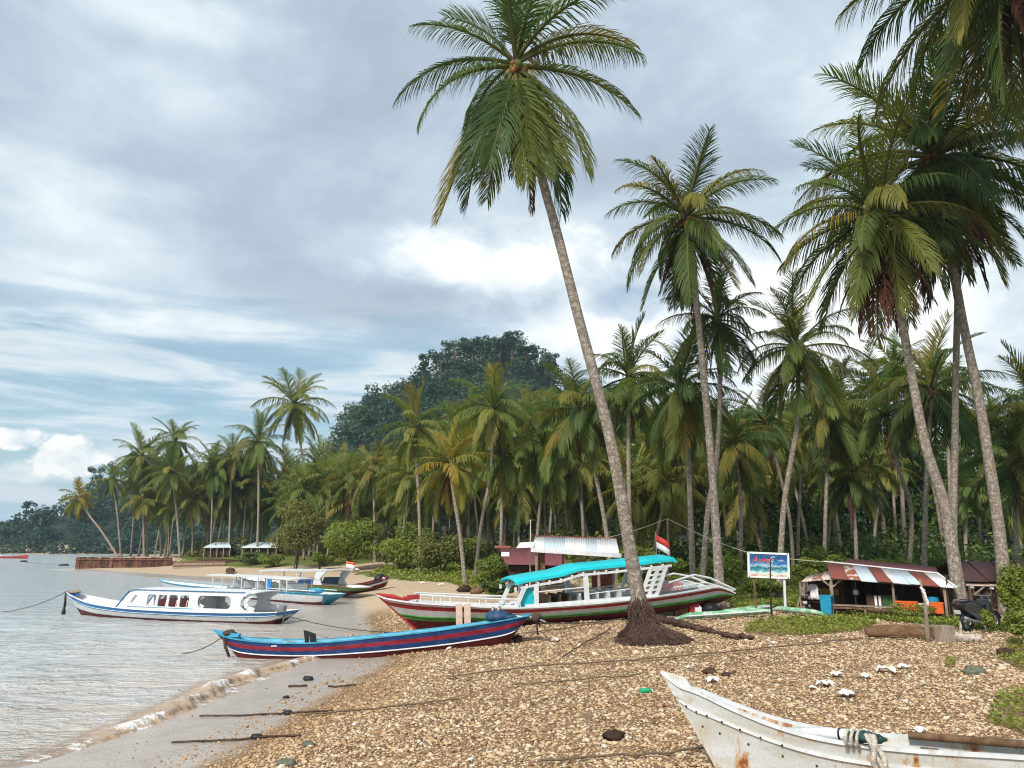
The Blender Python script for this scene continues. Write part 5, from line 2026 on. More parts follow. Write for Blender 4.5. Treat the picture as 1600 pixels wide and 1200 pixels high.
st_ = frl @ Vector((cx(836), -.15, .75))
cord('mooring_rope', sag(st_, at(975, 966, 27.6), .1), .022, 'rope', 'rope from the stern of the blue longboat to the leaning palm', 'rope')

# ---- canopied boat behind the white and blue one
A, B = at_z(262, 922, SEA), at_z(508, 946, SEA)
Fm = frame(A, B)
L0 = (B - A).length
K = L0 / 258.
cx = lambda px: (px - 262) * K
SC_ = (1, 1, .82)
cb = thing('canopy_boat', 'white boat with a thin flat canopy and blue rail behind the arched-cabin boat', 'boat', A, Fm)
ST = [(cx(266), -.2, cx(240), 1.15, .03), (cx(276), -.25, cx(258), 1.0, .4), (cx(310), -.3, cx(303), .86, .95), (cx(380), -.3, cx(378), .84, 1.15), (cx(450), -.3, cx(450), .94, 1.15), (cx(505), -.25, cx(512), 1.02, 1.0), (cx(520), .0, cx(531), 1.0, .92)]
cb.scale = SC_
S, pnt = hull(cb, ST, [(0, .38, 0), (.38, .86, 1), (.86, 1., 2)], ['maroon', 'white', 'cyan'], inner='white2', rail='cyan', floor=.6, transom=2)
roof(cb, [(cx(360), 2.14, 1.), (cx(400), 2.2, 1.), (cx(460), 2.22, 1.), (cx(492), 2.16, 1.)], 1.1, .08, 'white', .06)
for px in (372, 388, 420, 445, 458, 476, 486):
    for side in (-1, 1):
        m_ = MB().bar((cx(px), side * 1.02, .8), (cx(px), side * 1.02, 2.12), .07, .07)
        m_.build('post', M['white'], cb)
m_ = MB().box((cx(459), -.95, 1.45), (cx(463) - cx(455), .05, 1.1))
m_.build('screen', M['blue'], cb)
for side in (-1, 1):
    m_ = MB().tube([(cx(458), side * .98, 1.2), (cx(520), side * .9, 1.22)], .04, 6)
    m_.build('hand_rail', M['white'], cb)
for px in (400, 418, 436, 470, 480):
    m_ = MB().box((cx(px), 0, 1.05), (.5, 1.7, .08)).box((cx(px) + .3, 0, 1.35), (.08, 1.7, .6))
    m_.build('seat', M['white'], cb)
m_ = MB().ball((cx(508), 0, 1.15), (.7, .6, .26), 10, 6)
m_.build('stern_cover', M['cyan'], cb, smooth=3)

# ---- green-hulled boat beyond it
A, B = at_z(392, 918, SEA), at(552, 933, 62)
B.z = .1
Fm = frame(A, B)
L0 = (B - A).length
K = L0 / 160.
cx = lambda px: (px - 392) * K
gb = thing('tour_boat', 'green and maroon tour boat with white canopy and curved stern pillar near the canoe', 'boat', A, Fm)
ST = [(cx(392), -.2, cx(356), 1.75, .03), (cx(398), -.25, cx(376), 1.35, .6), (cx(420), -.3, cx(415), 1.0, 1.15), (cx(470), -.3, cx(470), .95, 1.3), (cx(520), -.2, cx(522), 1.02, 1.2), (cx(540), .0, cx(548), 1.05, 1.05), (cx(546), .2, cx(562), .95, .9)]
gb.scale = (1, 1, .80)
S, pnt = hull(gb, ST, [(0, .52, 0), (.52, .86, 1), (.86, 1., 2)], ['maroon', 'green', 'ochre'], inner='white2', rail='ochre', floor=.6)
roof(gb, [(cx(428), 2.3, 1.), (cx(450), 2.45, 1.), (cx(500), 2.5, 1.), (cx(533), 2.62, 1.)], 1.2, .14, 'white2', .08)
for side in (-1, 1):
    y = side * 1.12
    panel(gb, [(cx(516), 1.0), (cx(528), 1.0), (cx(524), 1.5), (cx(534), 2.5), (cx(522), 2.5), (cx(519), 2.1)], [], y - .04, .08, 'white', 'stern_pillar')
    panel(gb, [(cx(493), 1.0), (cx(516), 1.0), (cx(519), 1.75), (cx(497), 1.65)], [], y - .03, .06, 'navy', 'side_panel')
    for px in (432, 460, 492):
        m_ = MB().bar((cx(px), y, .95), (cx(px), y, 2.35), .09, .09)
        m_.build('post', M['white'], gb)
for i in range(3):
    m_ = MB().bar((cx(480 + i * 6), -.6, 2.5), (cx(480 + i * 6), -.6, 3.0), .05)
    m_.build('antenna', M['metal'], gb)

# ---- dark canoe, red boat far out
A, B = at(537, 923, 66), at(604, 917, 68)
A.z = tz(A.x, A.y) + .05
Fm = frame(A, B)
L0 = (B - A).length
k = L0 / 67.
dk = thing('canoe', 'dark maroon canoe drawn up on the beach beyond the tour boats', 'boat', A, Fm)
ST = [(0, .0, -.5, .78, .04), (.4, -.05, 0, .70, .4), (L0 * .5, -.1, L0 * .5, .62, .6), (L0 * .9, .0, L0 * .92, .75, .45), (L0, .15, L0 * 1.06, .86, .3)]
hull(dk, ST, [(0, .55, 0), (.55, .75, 1), (.75, 1, 2)], ['maroon', 'white2', 'navy'], inner='wood_dark', rail='crimson', floor=.5)
t_ = thing('engine', 'round dark engine with a pale cap on the stern of the maroon canoe', 'engine', Matrix.Translation(A) @ Fm.to_4x4() @ Vector((L0 * .86, 0, .9)), Fm)
MB().ball((0, 0, -.1), (.5, .4, .38), 12, 8, jit=.1).build('engine_body', M['dark'], t_, smooth=3)
MB().ball((.2, -.36, -.15), (.2, .14, .16), 9, 6).build('engine_cap', M['pinkpaint'], t_, smooth=3)

A, B = at_z(-12, 872, SEA), at_z(44, 873, SEA)
Fm = frame(A, B)
L0 = (B - A).length
rd = thing('rowing_boat', 'red open boat far out at the left edge of the water', 'boat', A, Fm)
ST = [(0, -.2, -3, 1.5, .1), (3, -.3, 2, .9, .9), (L0 * .6, -.3, L0 * .6, .8, 1.1), (L0 * .97, -.2, L0, 1.3, .1)]
hull(rd, ST, [(0, .3, 0), (.3, 1, 1)], ['maroon', 'red'], inner='white2', rail='white2', floor=.5)
for i, (px, py, lab) in enumerate(((37, 878, 'dark buoy floating off the left edge by the red boat'), (100, 884, 'dark float on the mooring line by the sea wall'))):
    p = at_z(px, py, SEA)
    o = MB().ball((0, 0, 0), (1.1, .5, .35), 9, 6, jit=.1).build('buoy', M['dark'], None, smooth=3)
    o.location = p + Vector((0, 0, .1))
    tag(o, lab, 'buoy')
cord('mooring_rope', sag(at_z(40, 879, SEA), at_z(116, 885, SEA), .02), .06, 'rope', 'dark line floating between the buoy and the sea wall', 'rope')

# ---- rusty white boat in the foreground
m, t, b = principled('rust-stained white paint')
co = t.node('ShaderNodeTexCoord').outputs['Object']
n1 = t.noise(t.v('MULTIPLY', co, (1.3, 1.3, .55)), 2.2, 6, .68, .5)
n2 = t.noise(co, 17., 4, .6)
n3 = t.noise(t.v('MULTIPLY', co, (1., 1., 2.5)), 1.1, 4, .6)
c = t.mix(t.ss(n3, .4, .65), (.60, .62, .62), (.50, .47, .40))
c = t.mix(t.m('MULTIPLY', t.ss(t.noise(co, 30, 3), .45, .7), .35), c, (.40, .37, .31))
c = t.mix(t.ss(n1, .525, .62), c, (.46, .27, .12))
c = t.mix(t.ss(n1, .61, .66), c, (.26, .08, .025))
c = t.mix(t.ss(n2, .70, .74), c, (.13, .06, .035))
t.put(b.inputs['Base Color'], c)
b.inputs['Roughness'].default_value = .55
bp = t.node('ShaderNodeBump')
bp.inputs['Strength'].default_value = .25
bp.inputs['Distance'].default_value = .01
t.put(bp.inputs['Height'], t.noise(co, 40, 4))
t.l.new(bp.outputs[0], b.inputs['Normal'])
M['rusty_white'] = m
YB, YE = 12.6, 10.6
tip = at(1035, 1050, YB)
q0 = at(1330, 1161, 11.55)
q1 = at(1620, 1179, YE)
ax = Vector((q1.x - q0.x, q1.y - q0.y, 0)).normalized()
Fm = frame(Vector((0, 0, 0)), ax)
O = Vector((tip.x, tip.y, .45))
fb = thing('wooden_boat', 'weathered white boat with rust stains and a raised bow in the near right corner', 'boat', O, Fm)
inv = (Matrix.Translation(O) @ Fm.to_4x4()).inverted()


def lo(px, py, Y):
    return inv @ at(px, py, Y)


EYF = inv @ Vector((0, 0, CAM_H))


def fl_(px, py, y):
    d = inv.to_3x3() @ Vector(ray(px, py))
    k = (y - EYF.y) / d.y
    return EYF.x + d.x * k, EYF.z + d.z * k


zt = tip.z - .45
ST = [(.98, -.05, -.02, zt, .012), (1.15, -.12, .26, zt - .17, .05)]
for px, py, hb, dx_ in ((1092, 1083, .11, .75), (1140, 1106, .17, .7), (1200, 1131, .24, .6), (1262, 1150, .31, .45), (1330, 1163, .37, .2), (1400, 1171, .41, .1), (1480, 1177, .43, 0), (1600, 1184, .45, 0)):
    x, z = fl_(px, py, -hb)
    ST.append((x + dx_, -.17, x, z, hb))
xe, ze = ST[-1][2], ST[-1][3]
ST += [(xe + 2.4, -.15, xe + 2.4, ze + .08, .44), (xe + 4.6, .0, xe + 4.8, ze + .22, .3)]
e = Vector((*fl_(1330, 1163, -.37), 0))
e = Vector((e.x, 0, e.y))
S, pnt = hull(fb, ST, [(0, 1., 0)], ['rusty_white'], inner='rusty_white', rail='white2', floor=.42, rail_w=.075, rail_h=.045, n=60, pmid=.5)
strake(fb, S, pnt, .80, 'white2', .03, .035, i0=2)
m_ = MB()
m_.prism([(-.03, -.03, zt + .02), (.16, -.03, zt - .33), (.44, -.05, zt - .44), (.52, -.05, zt - .30), (.36, -.03, zt - .06)], (0, .07, 0))
m_.build('stem_head', M['rusty_white'], fb, bevel=.01)
rv = MB().ball((0, 0, 0), (1, .6, 1), 6, 4).mesh('rivet', M['wood_dark'])
for i in range(13):
    s = S[4 + i * 3] if i < 7 else S[6 + (i - 7) * 5]
    x, y, z = pnt(s, .80 if i < 7 else .66, -1)
    o = bpy.data.objects.new('rivet', rv)
    o.location = (x, y - (.032 if i < 7 else .004), z - .01)
    o.scale = (.017,) * 3
    link(o, fb)
for x_ in (3.6, 5.6, 7.6):
    m_ = MB().box((x_, 0, e.z - .12), (.22, .74, .04))
    m_.build('thwart', M['wood_brown'], fb)
frf = Matrix.Translation(O) @ Fm.to_4x4()
# the long dark pole lying inside, the wrapped spar, the knotted rope over the side
t_ = thing('long_pole', 'long dark brown pole lying along the inside of the rusty white boat', 'pole', frf @ Vector((e.x + .7, .24, e.z + .06)), Fm)
MB().tube([(0, 0, 0), (2., .03, .02), (6.5, .05, .06)], [.05, .055, .05], 8).build('pole', M['wood_brown'], t_, smooth=3)
t_ = thing('white_spar', 'white spar with a dark band lying across the bow of the rusty white boat', 'spar', frf @ Vector((fl_(1228, 1143, .05)[0], .05, fl_(1228, 1143, .05)[1])), Fm)
a_ = Vector((fl_(1228, 1143, .05)[0], .05, fl_(1228, 1143, .05)[1]))
b_ = Vector((fl_(1356, 1150, -.27)[0], -.27, fl_(1356, 1150, -.27)[1]))
d_ = b_ - a_
MB().tube([(0, 0, 0), d_ * .5, d_], [.06, .075, .08], 10).build('spar', M['white2'], t_, smooth=3)
for k in (.68, .86):
    MB().tube([d_ * (k - .012), d_ * (k + .012)], .084, 10).build('band', M['dark'], t_, smooth=3)
t_ = thing('rope_knot', 'thick pale rope knotted with dark green cloth hanging over the rusty white boat', 'rope', frf @ Vector((fl_(1362, 1160, -.40)[0], -.40, fl_(1362, 1160, -.40)[1])), Fm)
rr_ = random.Random(4)
for k in range(3):
    o0 = (k - 1) * .045
    w = []
    for i in range(13):
        u = i / 12
        w.append((.02 + u * .14 + o0 + .03 * math.sin(u * 11 + k * 2.1), -.16 - .06 * u + .03 * math.cos(u * 11 + k * 2.1), .05 - u * .62))
    w = [(-.06 + o0, .05, .06), (-.01 + o0, -.07, .09)] + w
    MB().tube(w, .036, 7).build('strand', M['rope_pale'], t_, smooth=3)
mb = MB()
mb.ball((-.08, .0, .06), (.17, .12, .075), 12, 8, jit=.15)
mb.ball((.05, .03, .045), (.13, .10, .06), 10, 7, jit=.15)
M['green_cloth'] = mat('dark green cloth', (.02, .06, .05), .8, .5, 14, .8, 40)
mb.build('cloth', M['green_cloth'], t_, smooth=3)
for k in range(3):
    w = [(-.30 + .07 * k + .02 * math.sin(i), .13 * math.cos(i * .7), .03 + .10 * math.sin(i * .7)) for i in range(10)]
    MB().tube(w, .022, 6).build('lashing', M['rope_pale'], t_, smooth=3)


# ------------------------------------------------------------------ tin hut (stall) behind the motorbike
def sheet_mat(name, col, rust, amt, rough=.5):
    m, t, b = principled(name)
    co = t.node('ShaderNodeTexCoord').outputs['Object']
    n1 = t.noise(t.v('MULTIPLY', co, (1.6, .7, .7)), 1.7, 6, .68, .4)
    c = t.mix(t.noise(co, 3.5, 4), tuple(q * .85 for q in col), tuple(min(1, q * 1.1) for q in col))
    c = t.mix(t.ss(n1, amt, amt + .09), c, rust)
    t.put(b.inputs['Base Color'], c)
    b.inputs['Roughness'].default_value = rough
    return m


M['tin_rust'] = sheet_mat('rusted roof sheet', (.22, .06, .042), (.13, .036, .024), .56, .8)
M['tin_mix'] = sheet_mat('half rusted roof sheet', (.58, .50, .46), (.28, .085, .04), .42, .7)
M['tin_zinc'] = sheet_mat('zinc roof sheet', (.50, .58, .62), (.38, .34, .30), .70, .4)
M['tin_spot'] = sheet_mat('spotted zinc sheet', (.62, .62, .60), (.24, .08, .05), .60, .5)
M['tin_white'] = sheet_mat('white roof sheet', (.72, .72, .71), (.50, .36, .27), .70, .5)
M['tin_maroon'] = sheet_mat('maroon roof sheet', (.16, .045, .05), (.085, .025, .025), .6, .7)
M['tin_dark'] = sheet_mat('dark roof sheet', (.055, .022, .022), (.09, .03, .025), .6, .8)
M['tin_pale'] = sheet_mat('bleached roof sheet', (.62, .50, .44), (.34, .16, .10), .58, .7)


def tin(root, p00, p10, p01, p11, waves, mt, name='roof_sheet', amp=.018, lift=0.):
    """Corrugated sheet between four corners (p00-p10 eave, p01-p11 ridge)."""
    p00, p10, p01, p11 = (Vector(q) for q in (p00, p10, p01, p11))
    n = (p10 - p00).cross(p01 - p00).normalized()
    if n.z < 0:
        n = -n
    N = waves * 4
    vs, fs = [], []
    for j in (0, 1):
        for i in range(N + 1):
            u = i / N
            a_, b_ = (p00.lerp(p10, u), p01.lerp(p11, u))
            vs.append((a_ if j == 0 else b_) + n * (amp * math.sin(u * waves * 2 * math.pi) + lift))
    fs = [(i, i + 1, N + 2 + i, N + 1 + i) for i in range(N)]
    mb = MB().add(vs, fs)
    o = mb.build(name, M[mt], root, smooth=3)
    s_ = o.modifiers.new('thickness', 'SOLIDIFY')
    s_.thickness = .006
    return o


YL, YR = 37.2, 34.6
fl = ground_at(1303, 956)
fl = at(1303, 956, YL)
fl.z = tz(fl.x, fl.y)
frr = at(1484, 962, YR)
xdir = Vector((frr.x - fl.x, frr.y - fl.y, 0))
W = xdir.length
hm_ = frame(fl * 0, xdir.normalized())
hut = thing('tin_hut', 'low wooden stall with a patchwork roof of rusty, grey and white tin sheets', 'hut', fl, hm_)
hi = (Matrix.Translation(fl) @ hm_.to_4x4()).inverted()
eL, eR = hi @ at(1299, 903, YL - .35), hi @ at(1492, 918, YR - .35)
D = 2.6
rL, rR = hi @ at(1290, 878, YL + 1.9), hi @ at(1462, 896, YR + 1.9)
kinds = ['tin_rust', 'tin_mix', 'tin_zinc', 'tin_rust', 'tin_spot', 'tin_zinc', 'tin_zinc', 'tin_rust', 'tin_white']
wid = [.15, .10, .145, .12, .06, .085, .09, .14, .11]
u = 0
for i, (k, w) in enumerate(zip(kinds, wid)):
    u1 = min(1., u + w)
    sg = .02 * math.sin(i * 2.3)
    a_, b_, c_, d_ = eL.lerp(eR, u), eL.lerp(eR, u1 + .004), rL.lerp(rR, u), rL.lerp(rR, u1 + .004)
    tin(hut, a_ + Vector((0, -sg * 3, -.02 + sg)), b_ + Vector((0, -sg * 3, -.02 + sg)), c_, d_, 7, k, lift=.008 * (i % 2))
    u = u1
tin(hut, rL + Vector((0, 2.6, -.95)), rR + Vector((0, 2.6, -.95)), rL + Vector((0, .02, 0)), rR + Vector((0, .02, 0)), 40, 'tin_maroon')
m_ = MB().bar(rL + Vector((-.05, 0, .03)), rR + Vector((.05, 0, .03)), .16, .05)
m_.build('ridge_cap', M['tin_white'], hut)
m_ = MB().bar(rR + Vector((.05, 0, .02)), eR + Vector((.05, 0, .02)), .10, .06)
m_.build('barge_board', M['tin_white'], hut)
m_ = MB().prism([eL + Vector((.05, .6, .10)), rL + Vector((.05, 0, -.04)), rL + Vector((.05, 2.5, -.95)), eL + Vector((.05, 2.2, -.05))], (.06, 0, 0))
m_.build('gable_board', M['tin_maroon'], hut)
# second, higher roof behind
q0, q1 = hi @ at(1322, 880, YL + 4.2), hi @ at(1470, 890, YR + 4.2)
q2, q3 = hi @ at(1322, 873, YL + 5.2), hi @ at(1462, 886, YR + 5.2)
tin(hut, q0 + Vector((0, -.8, -.35)), q1 + Vector((0, -.8, -.35)), q2, q3, 40, 'tin_maroon', 'back_roof')
for i, u in enumerate((0., .55, .98)):
    m_ = MB()
    e_ = eL.lerp(eR, u)
    gzz = (hi @ Vector(((hi.inverted() @ Vector((W * u, 0, 0))).x, (hi.inverted() @ Vector((W * u, 0, 0))).y, 0))).z
    base = Vector((W * u, .02, -.15))
    m_.bar(base, (W * u, .02, e_.z + .02), .10, .10)
    m_.build('post', M['wood_grey'], hut)
m_ = MB().bar((0, .02, eL.z - .02), (W, .02, eR.z - .02), .08, .10)
m_.build('eave_beam', M['wood_brown'], hut)
for a0_, a1_ in ((0., .5), (0., -.5)):
    m_ = MB().bar((a0_, .02, eL.z - .45), (a1_, .02, eL.z - .03), .07)
    m_.build('brace', M['wood_grey'], hut)
bh = 1.9
for nm, p0_, p1_ in (('back_wall', (0, D, 0), (W, D, 0)), ('side_wall', (W, .1, 0), (W, D, 0)), ('side_wall', (.9, .5, 0), (.9, D, 0))):
    p0_, p1_ = Vector(p0_), Vector(p1_)
    n = max(4, int((p1_ - p0_).length / .24))
    for i in range(n):
        m_ = MB()
        a_, b_ = p0_.lerp(p1_, (i + .03) / n), p0_.lerp(p1_, (i + .97) / n)
        m_.bar(a_ + Vector((0, 0, bh / 2 - .1)), b_ + Vector((0, 0, bh / 2 - .1)), .03, bh + .1)
        m_.build('board', M['wood_dark'], hut)
MB().box((W / 2, D + .06, .9), (W + .1, .04, 1.9)).build('gap_light_block', M['wood_dark'], hut)  # added dark sheet, keeps light from showing through the back wall gaps
m_ = MB().box((W / 2, D / 2, .02), (W, D, .12))
m_.build('floor', M['wood_dark'], hut)
# board front on the right half
for i in range(3):
    m_ = MB().box((W * .74, .06, .30 + i * .16), (W * .36, .03, .145))
    m_.build('front_board', M['wood_pink' if i != 1 else 'wood_grey'], hut)


def hpt(u, y, z):
    return hi.inverted() @ Vector((W * u, y, z))


t_ = thing('bench', 'long wooden bench in front of the tin stall', 'bench', hpt(.30, -.10, -.02), hm_)
m_ = MB()
for j in range(3):
    MB().box((0, -.2 + j * .2, .50), (3.0, .18, .045)).build('slat', M['wood_grey'], t_)
for sx_ in (-1.4, 0, 1.4):
    for sy_ in (-.22, .22):
        MB().box((sx_, sy_, .22), (.08, .07, .52)).build('leg', M['wood_grey'], t_)
MB().box((0, -.24, .40), (2.9, .03, .09)).build('apron', M['wood_brown'], t_)
t_ = thing('display_case', 'green and white display case standing inside the tin stall', 'case', hpt(.42, .95, .05), hm_)
MB().box((0, 0, .45), (1.3, .5, .9)).build('case_body', M['wood_dark'], t_)
MB().box((.35, -.26, .55), (.6, .02, .6)).build('green_panel', mat('dull green sheet', (.03, .10, .03), .6), t_)
for k in (-.25, -.08):
    MB().box((k, -.27, .55), (.10, .03, .62)).build('white_strip', M['plastic_white'], t_)
for i, (u, lab) in enumerate(((.655, 'larger orange crate on the board front of the tin stall'), (.905, 'smaller orange crate at the right end of the stall front'))):
    t_ = thing('crate', lab, 'crate', hpt(u, -.12, .28), hm_, group='orange crates at the stall')
    w = .86 if i == 0 else .52
    MB().box((0, 0, .22), (w, .42, .44), taper=1.03).build('crate_body', M['orange'], t_, bevel=.02)
    MB().box((0, 0, .45), (w * 1.05, .47, .06)).build('rim', M['orange'], t_, bevel=.01)
    for k in (-.3, 0, .3):
        MB().box((k * w, -.225, .22), (.03, .02, .36)).build('rib', M['orange'], t_)
t_ = thing('water_drum', 'blue drum in the shadow of the stall behind the smaller crate', 'drum', hpt(.87, .55, .35), hm_)
MB().tube([(0, 0, 0), (0, 0, .05), (0, 0, .55), (0, 0, .6)], [.20, .24, .24, .2], 12).build('drum_body', M['binblue'], t_, smooth=.6)
MB().tube([(0, 0, .6), (0, 0, .66)], .07, 8).build('cap', M['dark'], t_)
t_ = thing('kettle', 'grey kettle hanging in the dark of the stall', 'kettle', hpt(.20, .5, 1.05), hm_)
MB().ball((0, 0, 0), (.16, .16, .18), 10, 7).tube([(0, 0, .15), (0, 0, .75)], .012, 5).build('body', M['metal'], t_, smooth=3)
# lean-to on the left with bleached sheets
ln = thing('lean_to', 'open lean-to of poles and bleached tin sheets at the left end of the stall', 'shelter', at(1276, 950, 38.5) * 1., hm_)
ln.location.z = tz(ln.location.x, ln.location.y)
li = (Matrix.Translation(ln.location) @ hm_.to_4x4()).inverted()
c1, c2, c3, c4 = li @ at(1252, 909, 37.6), li @ at(1299, 906, 37.6), li @ at(1262, 900, 40.), li @ at(1298, 892, 40.)
for i in range(3):
    tin(ln, c1.lerp(c2, i / 3), c1.lerp(c2, (i + 1) / 3), c3.lerp(c4, i / 3), c3.lerp(c4, (i + 1) / 3), 6, 'tin_pale' if i != 1 else 'tin_mix', lift=.01 * i)
for px, Y in ((1256, 37.7), (1297, 37.7), (1262, 39.6), (1292, 39.8), (1250, 38.6)):
    p = li @ at(px, 908, Y)
    q_ = Vector((p.x - .05, p.y, -.1))
    MB().bar(q_, (p.x, p.y, p.z - .02), .07).build('pole', M['wood_grey'], ln)
MB().bar((-.8, -.2, .55), (.3, -.2, .5), .05).build('rail', M['wood_grey'], ln)
MB().bar((-.9, -.3, 0), (-.5, -.3, 1.2), .06).build('strut', M['wood_grey'], ln)
MB().bar((-.3, -.3, 0), (-.62, -.3, 1.25), .06).build('strut', M['wood_grey'], ln)
MB().box((.1, 1.3, .75), (2.0, .05, 1.5)).build('back_board', M['wood_dark'], ln)
MB().box((.45, .9, .95), (.9, .05, .3)).build('yellow_board', mat('yellowed board', (.30, .18, .04), .7), ln)
t_ = thing('shirt', 'white shirt hanging in the lean-to', 'shirt', at(1271, 926, 38.1), hm_)
n = 6
vs, fs = [], []
for j in range(6):
    v = j / 5
    for i in range(n):
        u = i / (n - 1) - .5
        w = .42 + .25 * v
        vs.append((u * w * .7 + .05 * v, .05 * math.sin(u * 9 + v * 2), .40 - v * .72))
fs = [(j * n + i, j * n + i + 1, (j + 1) * n + i + 1, (j + 1) * n + i) for j in range(5) for i in range(n - 1)]
o = MB().add(vs, fs).build('cloth', M['skin_cloth'], t_, smooth=3)
o.modifiers.new('thickness', 'SOLIDIFY').thickness = .01
for sx_ in (-1, 1):
    MB().tube([(sx_ * .13, 0, .36), (sx_ * .22, .02, .08)], [.06, .05], 6).build('sleeve', M['skin_cloth'], t_, smooth=3)
t_ = thing('wheelie_bin', 'blue wheeled rubbish bin at the corner of the tin stall', 'bin', at(1293, 957, 36.9), hm_)
t_.location.z = tz(t_.location.x, t_.location.y)
MB().box((0, 0, .45), (.44, .46, .84), taper=1.16).build('body', M['binblue'], t_, bevel=.02)
MB().box((0, 0, .90), (.56, .58, .07)).box((0, .30, .88), (.4, .06, .05)).build('lid', M['binblue'], t_, bevel=.015)
for sx_ in (-.22, .22):
    MB().torus((sx_, .22, .09), .065, .03, 'X', 12, 6).build('wheel', M['dark'], t_)


# ------------------------------------------------------------------ motorbikes
def motorbike(loc, rot, label, scale=1., group=None):
    t_ = thing('motorbike', label, 'motorbike', loc, rot, group)
    t_.scale = (scale,) * 3
    for x in (-.62, .64):
        w = MB().torus((x, 0, .28), .235, .055, 'Y', 22, 8).build('wheel', M['dark'], t_, smooth=3)
        MB().tube([(x, -.05, .28), (x, .05, .28)], .07, 10).torus((x, 0, .28), .185, .018, 'Y', 18, 6).build('rim', M['metal'], w)
        q_ = MB()
        for k in range(6):
            a = k * math.pi / 3
            q_.bar((x, 0, .28), (x + .19 * math.cos(a), 0, .28 + .19 * math.sin(a)), .02)
        q_.build('spokes', M['metal'], w)
    bodym = M['bike']
    m_ = MB()
    m_.prism([(-.90, -.17, .66), (-1.0, -.13, .84), (-.55, -.18, .88), (-.05, -.18, .74), (.12, -.16, .42), (.02, -.16, .30), (-.35, -.18, .36), (-.62, -.18, .50)], (0, .35, 0))
    m_.build('side_fairing', bodym, t_, bevel=.03)
    m_ = MB()
    m_.prism([(.02, -.18, .30), (.42, -.18, .32), (.48, -.19, .52), (.34, -.17, .94), (.20, -.16, .94), (.14, -.18, .52)], (0, .36, 0))
    m_.build('leg_shield', bodym, t_, bevel=.03)
    m_ = MB().prism([(-.92, -.14, .86), (-.62, -.16, .96), (-.20, -.16, .88), (-.02, -.14, .80), (-.06, -.14, .72), (-.55, -.15, .84)], (0, .31, 0))
    m_.build('seat', M['dark'], t_, bevel=.03)
    m_ = MB().prism([(.22, -.10, .90), (.48, -.07, .80), (.46, -.08, .98), (.30, -.10, 1.06)], (0, .18, 0))
    m_.build('front_cowl', bodym, t_, bevel=.03)
    MB().ball((.46, 0, .88), (.07, .09, .07), 10, 6).build('headlight', M['plastic_white'], t_, smooth=3)
    m_ = MB()
    for i in range(9):
        a = R(20 + i * 17)
        m_.box((.64 + .30 * math.cos(a), 0, .28 + .30 * math.sin(a)), (.10, .12, .02), Matrix.Rotation(-(a - math.pi / 2), 3, 'Y'))
    m_.build('front_mudguard', bodym, t_)
    for sy in (-.06, .06):
        MB().tube([(.64, sy, .28), (.40, sy, .82)], .025, 7).build('fork', M['metal'], t_)
    MB().tube([(.26, -.34, 1.02), (.32, -.16, 1.05), (.34, 0, 1.03), (.32, .16, 1.05), (.26, .34, 1.02)], .016, 7).build('handlebar', M['metal'], t_)
    for sy in (-1, 1):
        MB().tube([(.22, sy * .36, 1.02), (.29, sy * .26, 1.03)], .024, 7).build('grip', M['dark'], t_)
        g_ = MB().tube([(.30, sy * .25, 1.04), (.27, sy * .32, 1.24)], .008, 5).build('mirror_arm', M['metal'], t_)
        MB().ball((.265, sy * .33, 1.27), (.025, .085, .055), 10, 6).build('mirror', M['mirror'], g_, smooth=3)
    MB().tube([(-.15, -.16, .25), (-.5, -.17, .30), (-.92, -.18, .42)], [.03, .05, .055], 8).build('exhaust', M['metal'], t_, smooth=3)
    MB().box((-.15, 0, .36), (.36, .24, .24)).build('engine', M['metal'], t_, bevel=.03)
    MB().prism([(-.98, -.06, .80), (-.92, -.06, .86), (-.90, -.06, .74)], (0, .12, 0)).build('tail_light', M['red'], t_)
    MB().prism([(-.86, -.07, .70), (-.99, -.07, .48), (-.96, -.07, .46), (-.80, -.07, .66)], (0, .14, 0)).build('rear_mudguard', M['dark'], t_)
    MB().box((-.985, 0, .58), (.01, .2, .12), Matrix.Rotation(R(-25), 3, 'Y')).build('number_plate', M['plastic_white'], t_)
    MB().tube([(-.05, -.14, .25), (-.12, -.26, .02)], .014, 6).build('side_stand', M['metal'], t_)
    MB().tube([(-.5, -.14, .90), (-.93, -.13, .93), (-.93, .13, .93), (-.5, .14, .90)], .014, 6).build('grab_rail', M['metal'], t_)
    return t_


m, t, b = principled('glossy black bike paint')
b.inputs['Base Color'].default_value = (.012, .012, .014, 1)
b.inputs['Roughness'].default_value = .18
b.inputs['Coat Weight'].default_value = .5
M['bike'] = m
m, t, b = principled('mirror glass')
b.inputs['Base Color'].default_value = (.8, .8, .8, 1)
b.inputs['Metallic'].default_value = 1.
b.inputs['Roughness'].default_value = .08
M['mirror'] = m
p = at(1532, 977, 30.6)
p.z = tz(p.x, p.y)
motorbike(p, R(24), 'black motor scooter parked on the grass at the right, tail towards the hut', 1.22)
p = at(1263, 951, 38.4)
p.z = tz(p.x, p.y)
motorbike(p, R(62), 'dark motor scooter parked in the shade of the lean-to', .95)
p = at(1280, 950, 38.9)
p.z = tz(p.x, p.y)
t_ = thing('stool', 'dark wooden stool in the lean-to beside the parked scooter', 'stool', p)
MB().box((0, 0, .46), (.38, .34, .04)).build('seat', M['wood_dark'], t_)
for sx_ in (-.15, .15):
    for sy in (-.13, .13):
        MB().bar((sx_ * 1.15, sy * 1.1, 0), (sx_, sy, .44), .04).build('leg', M['wood_dark'], t_)

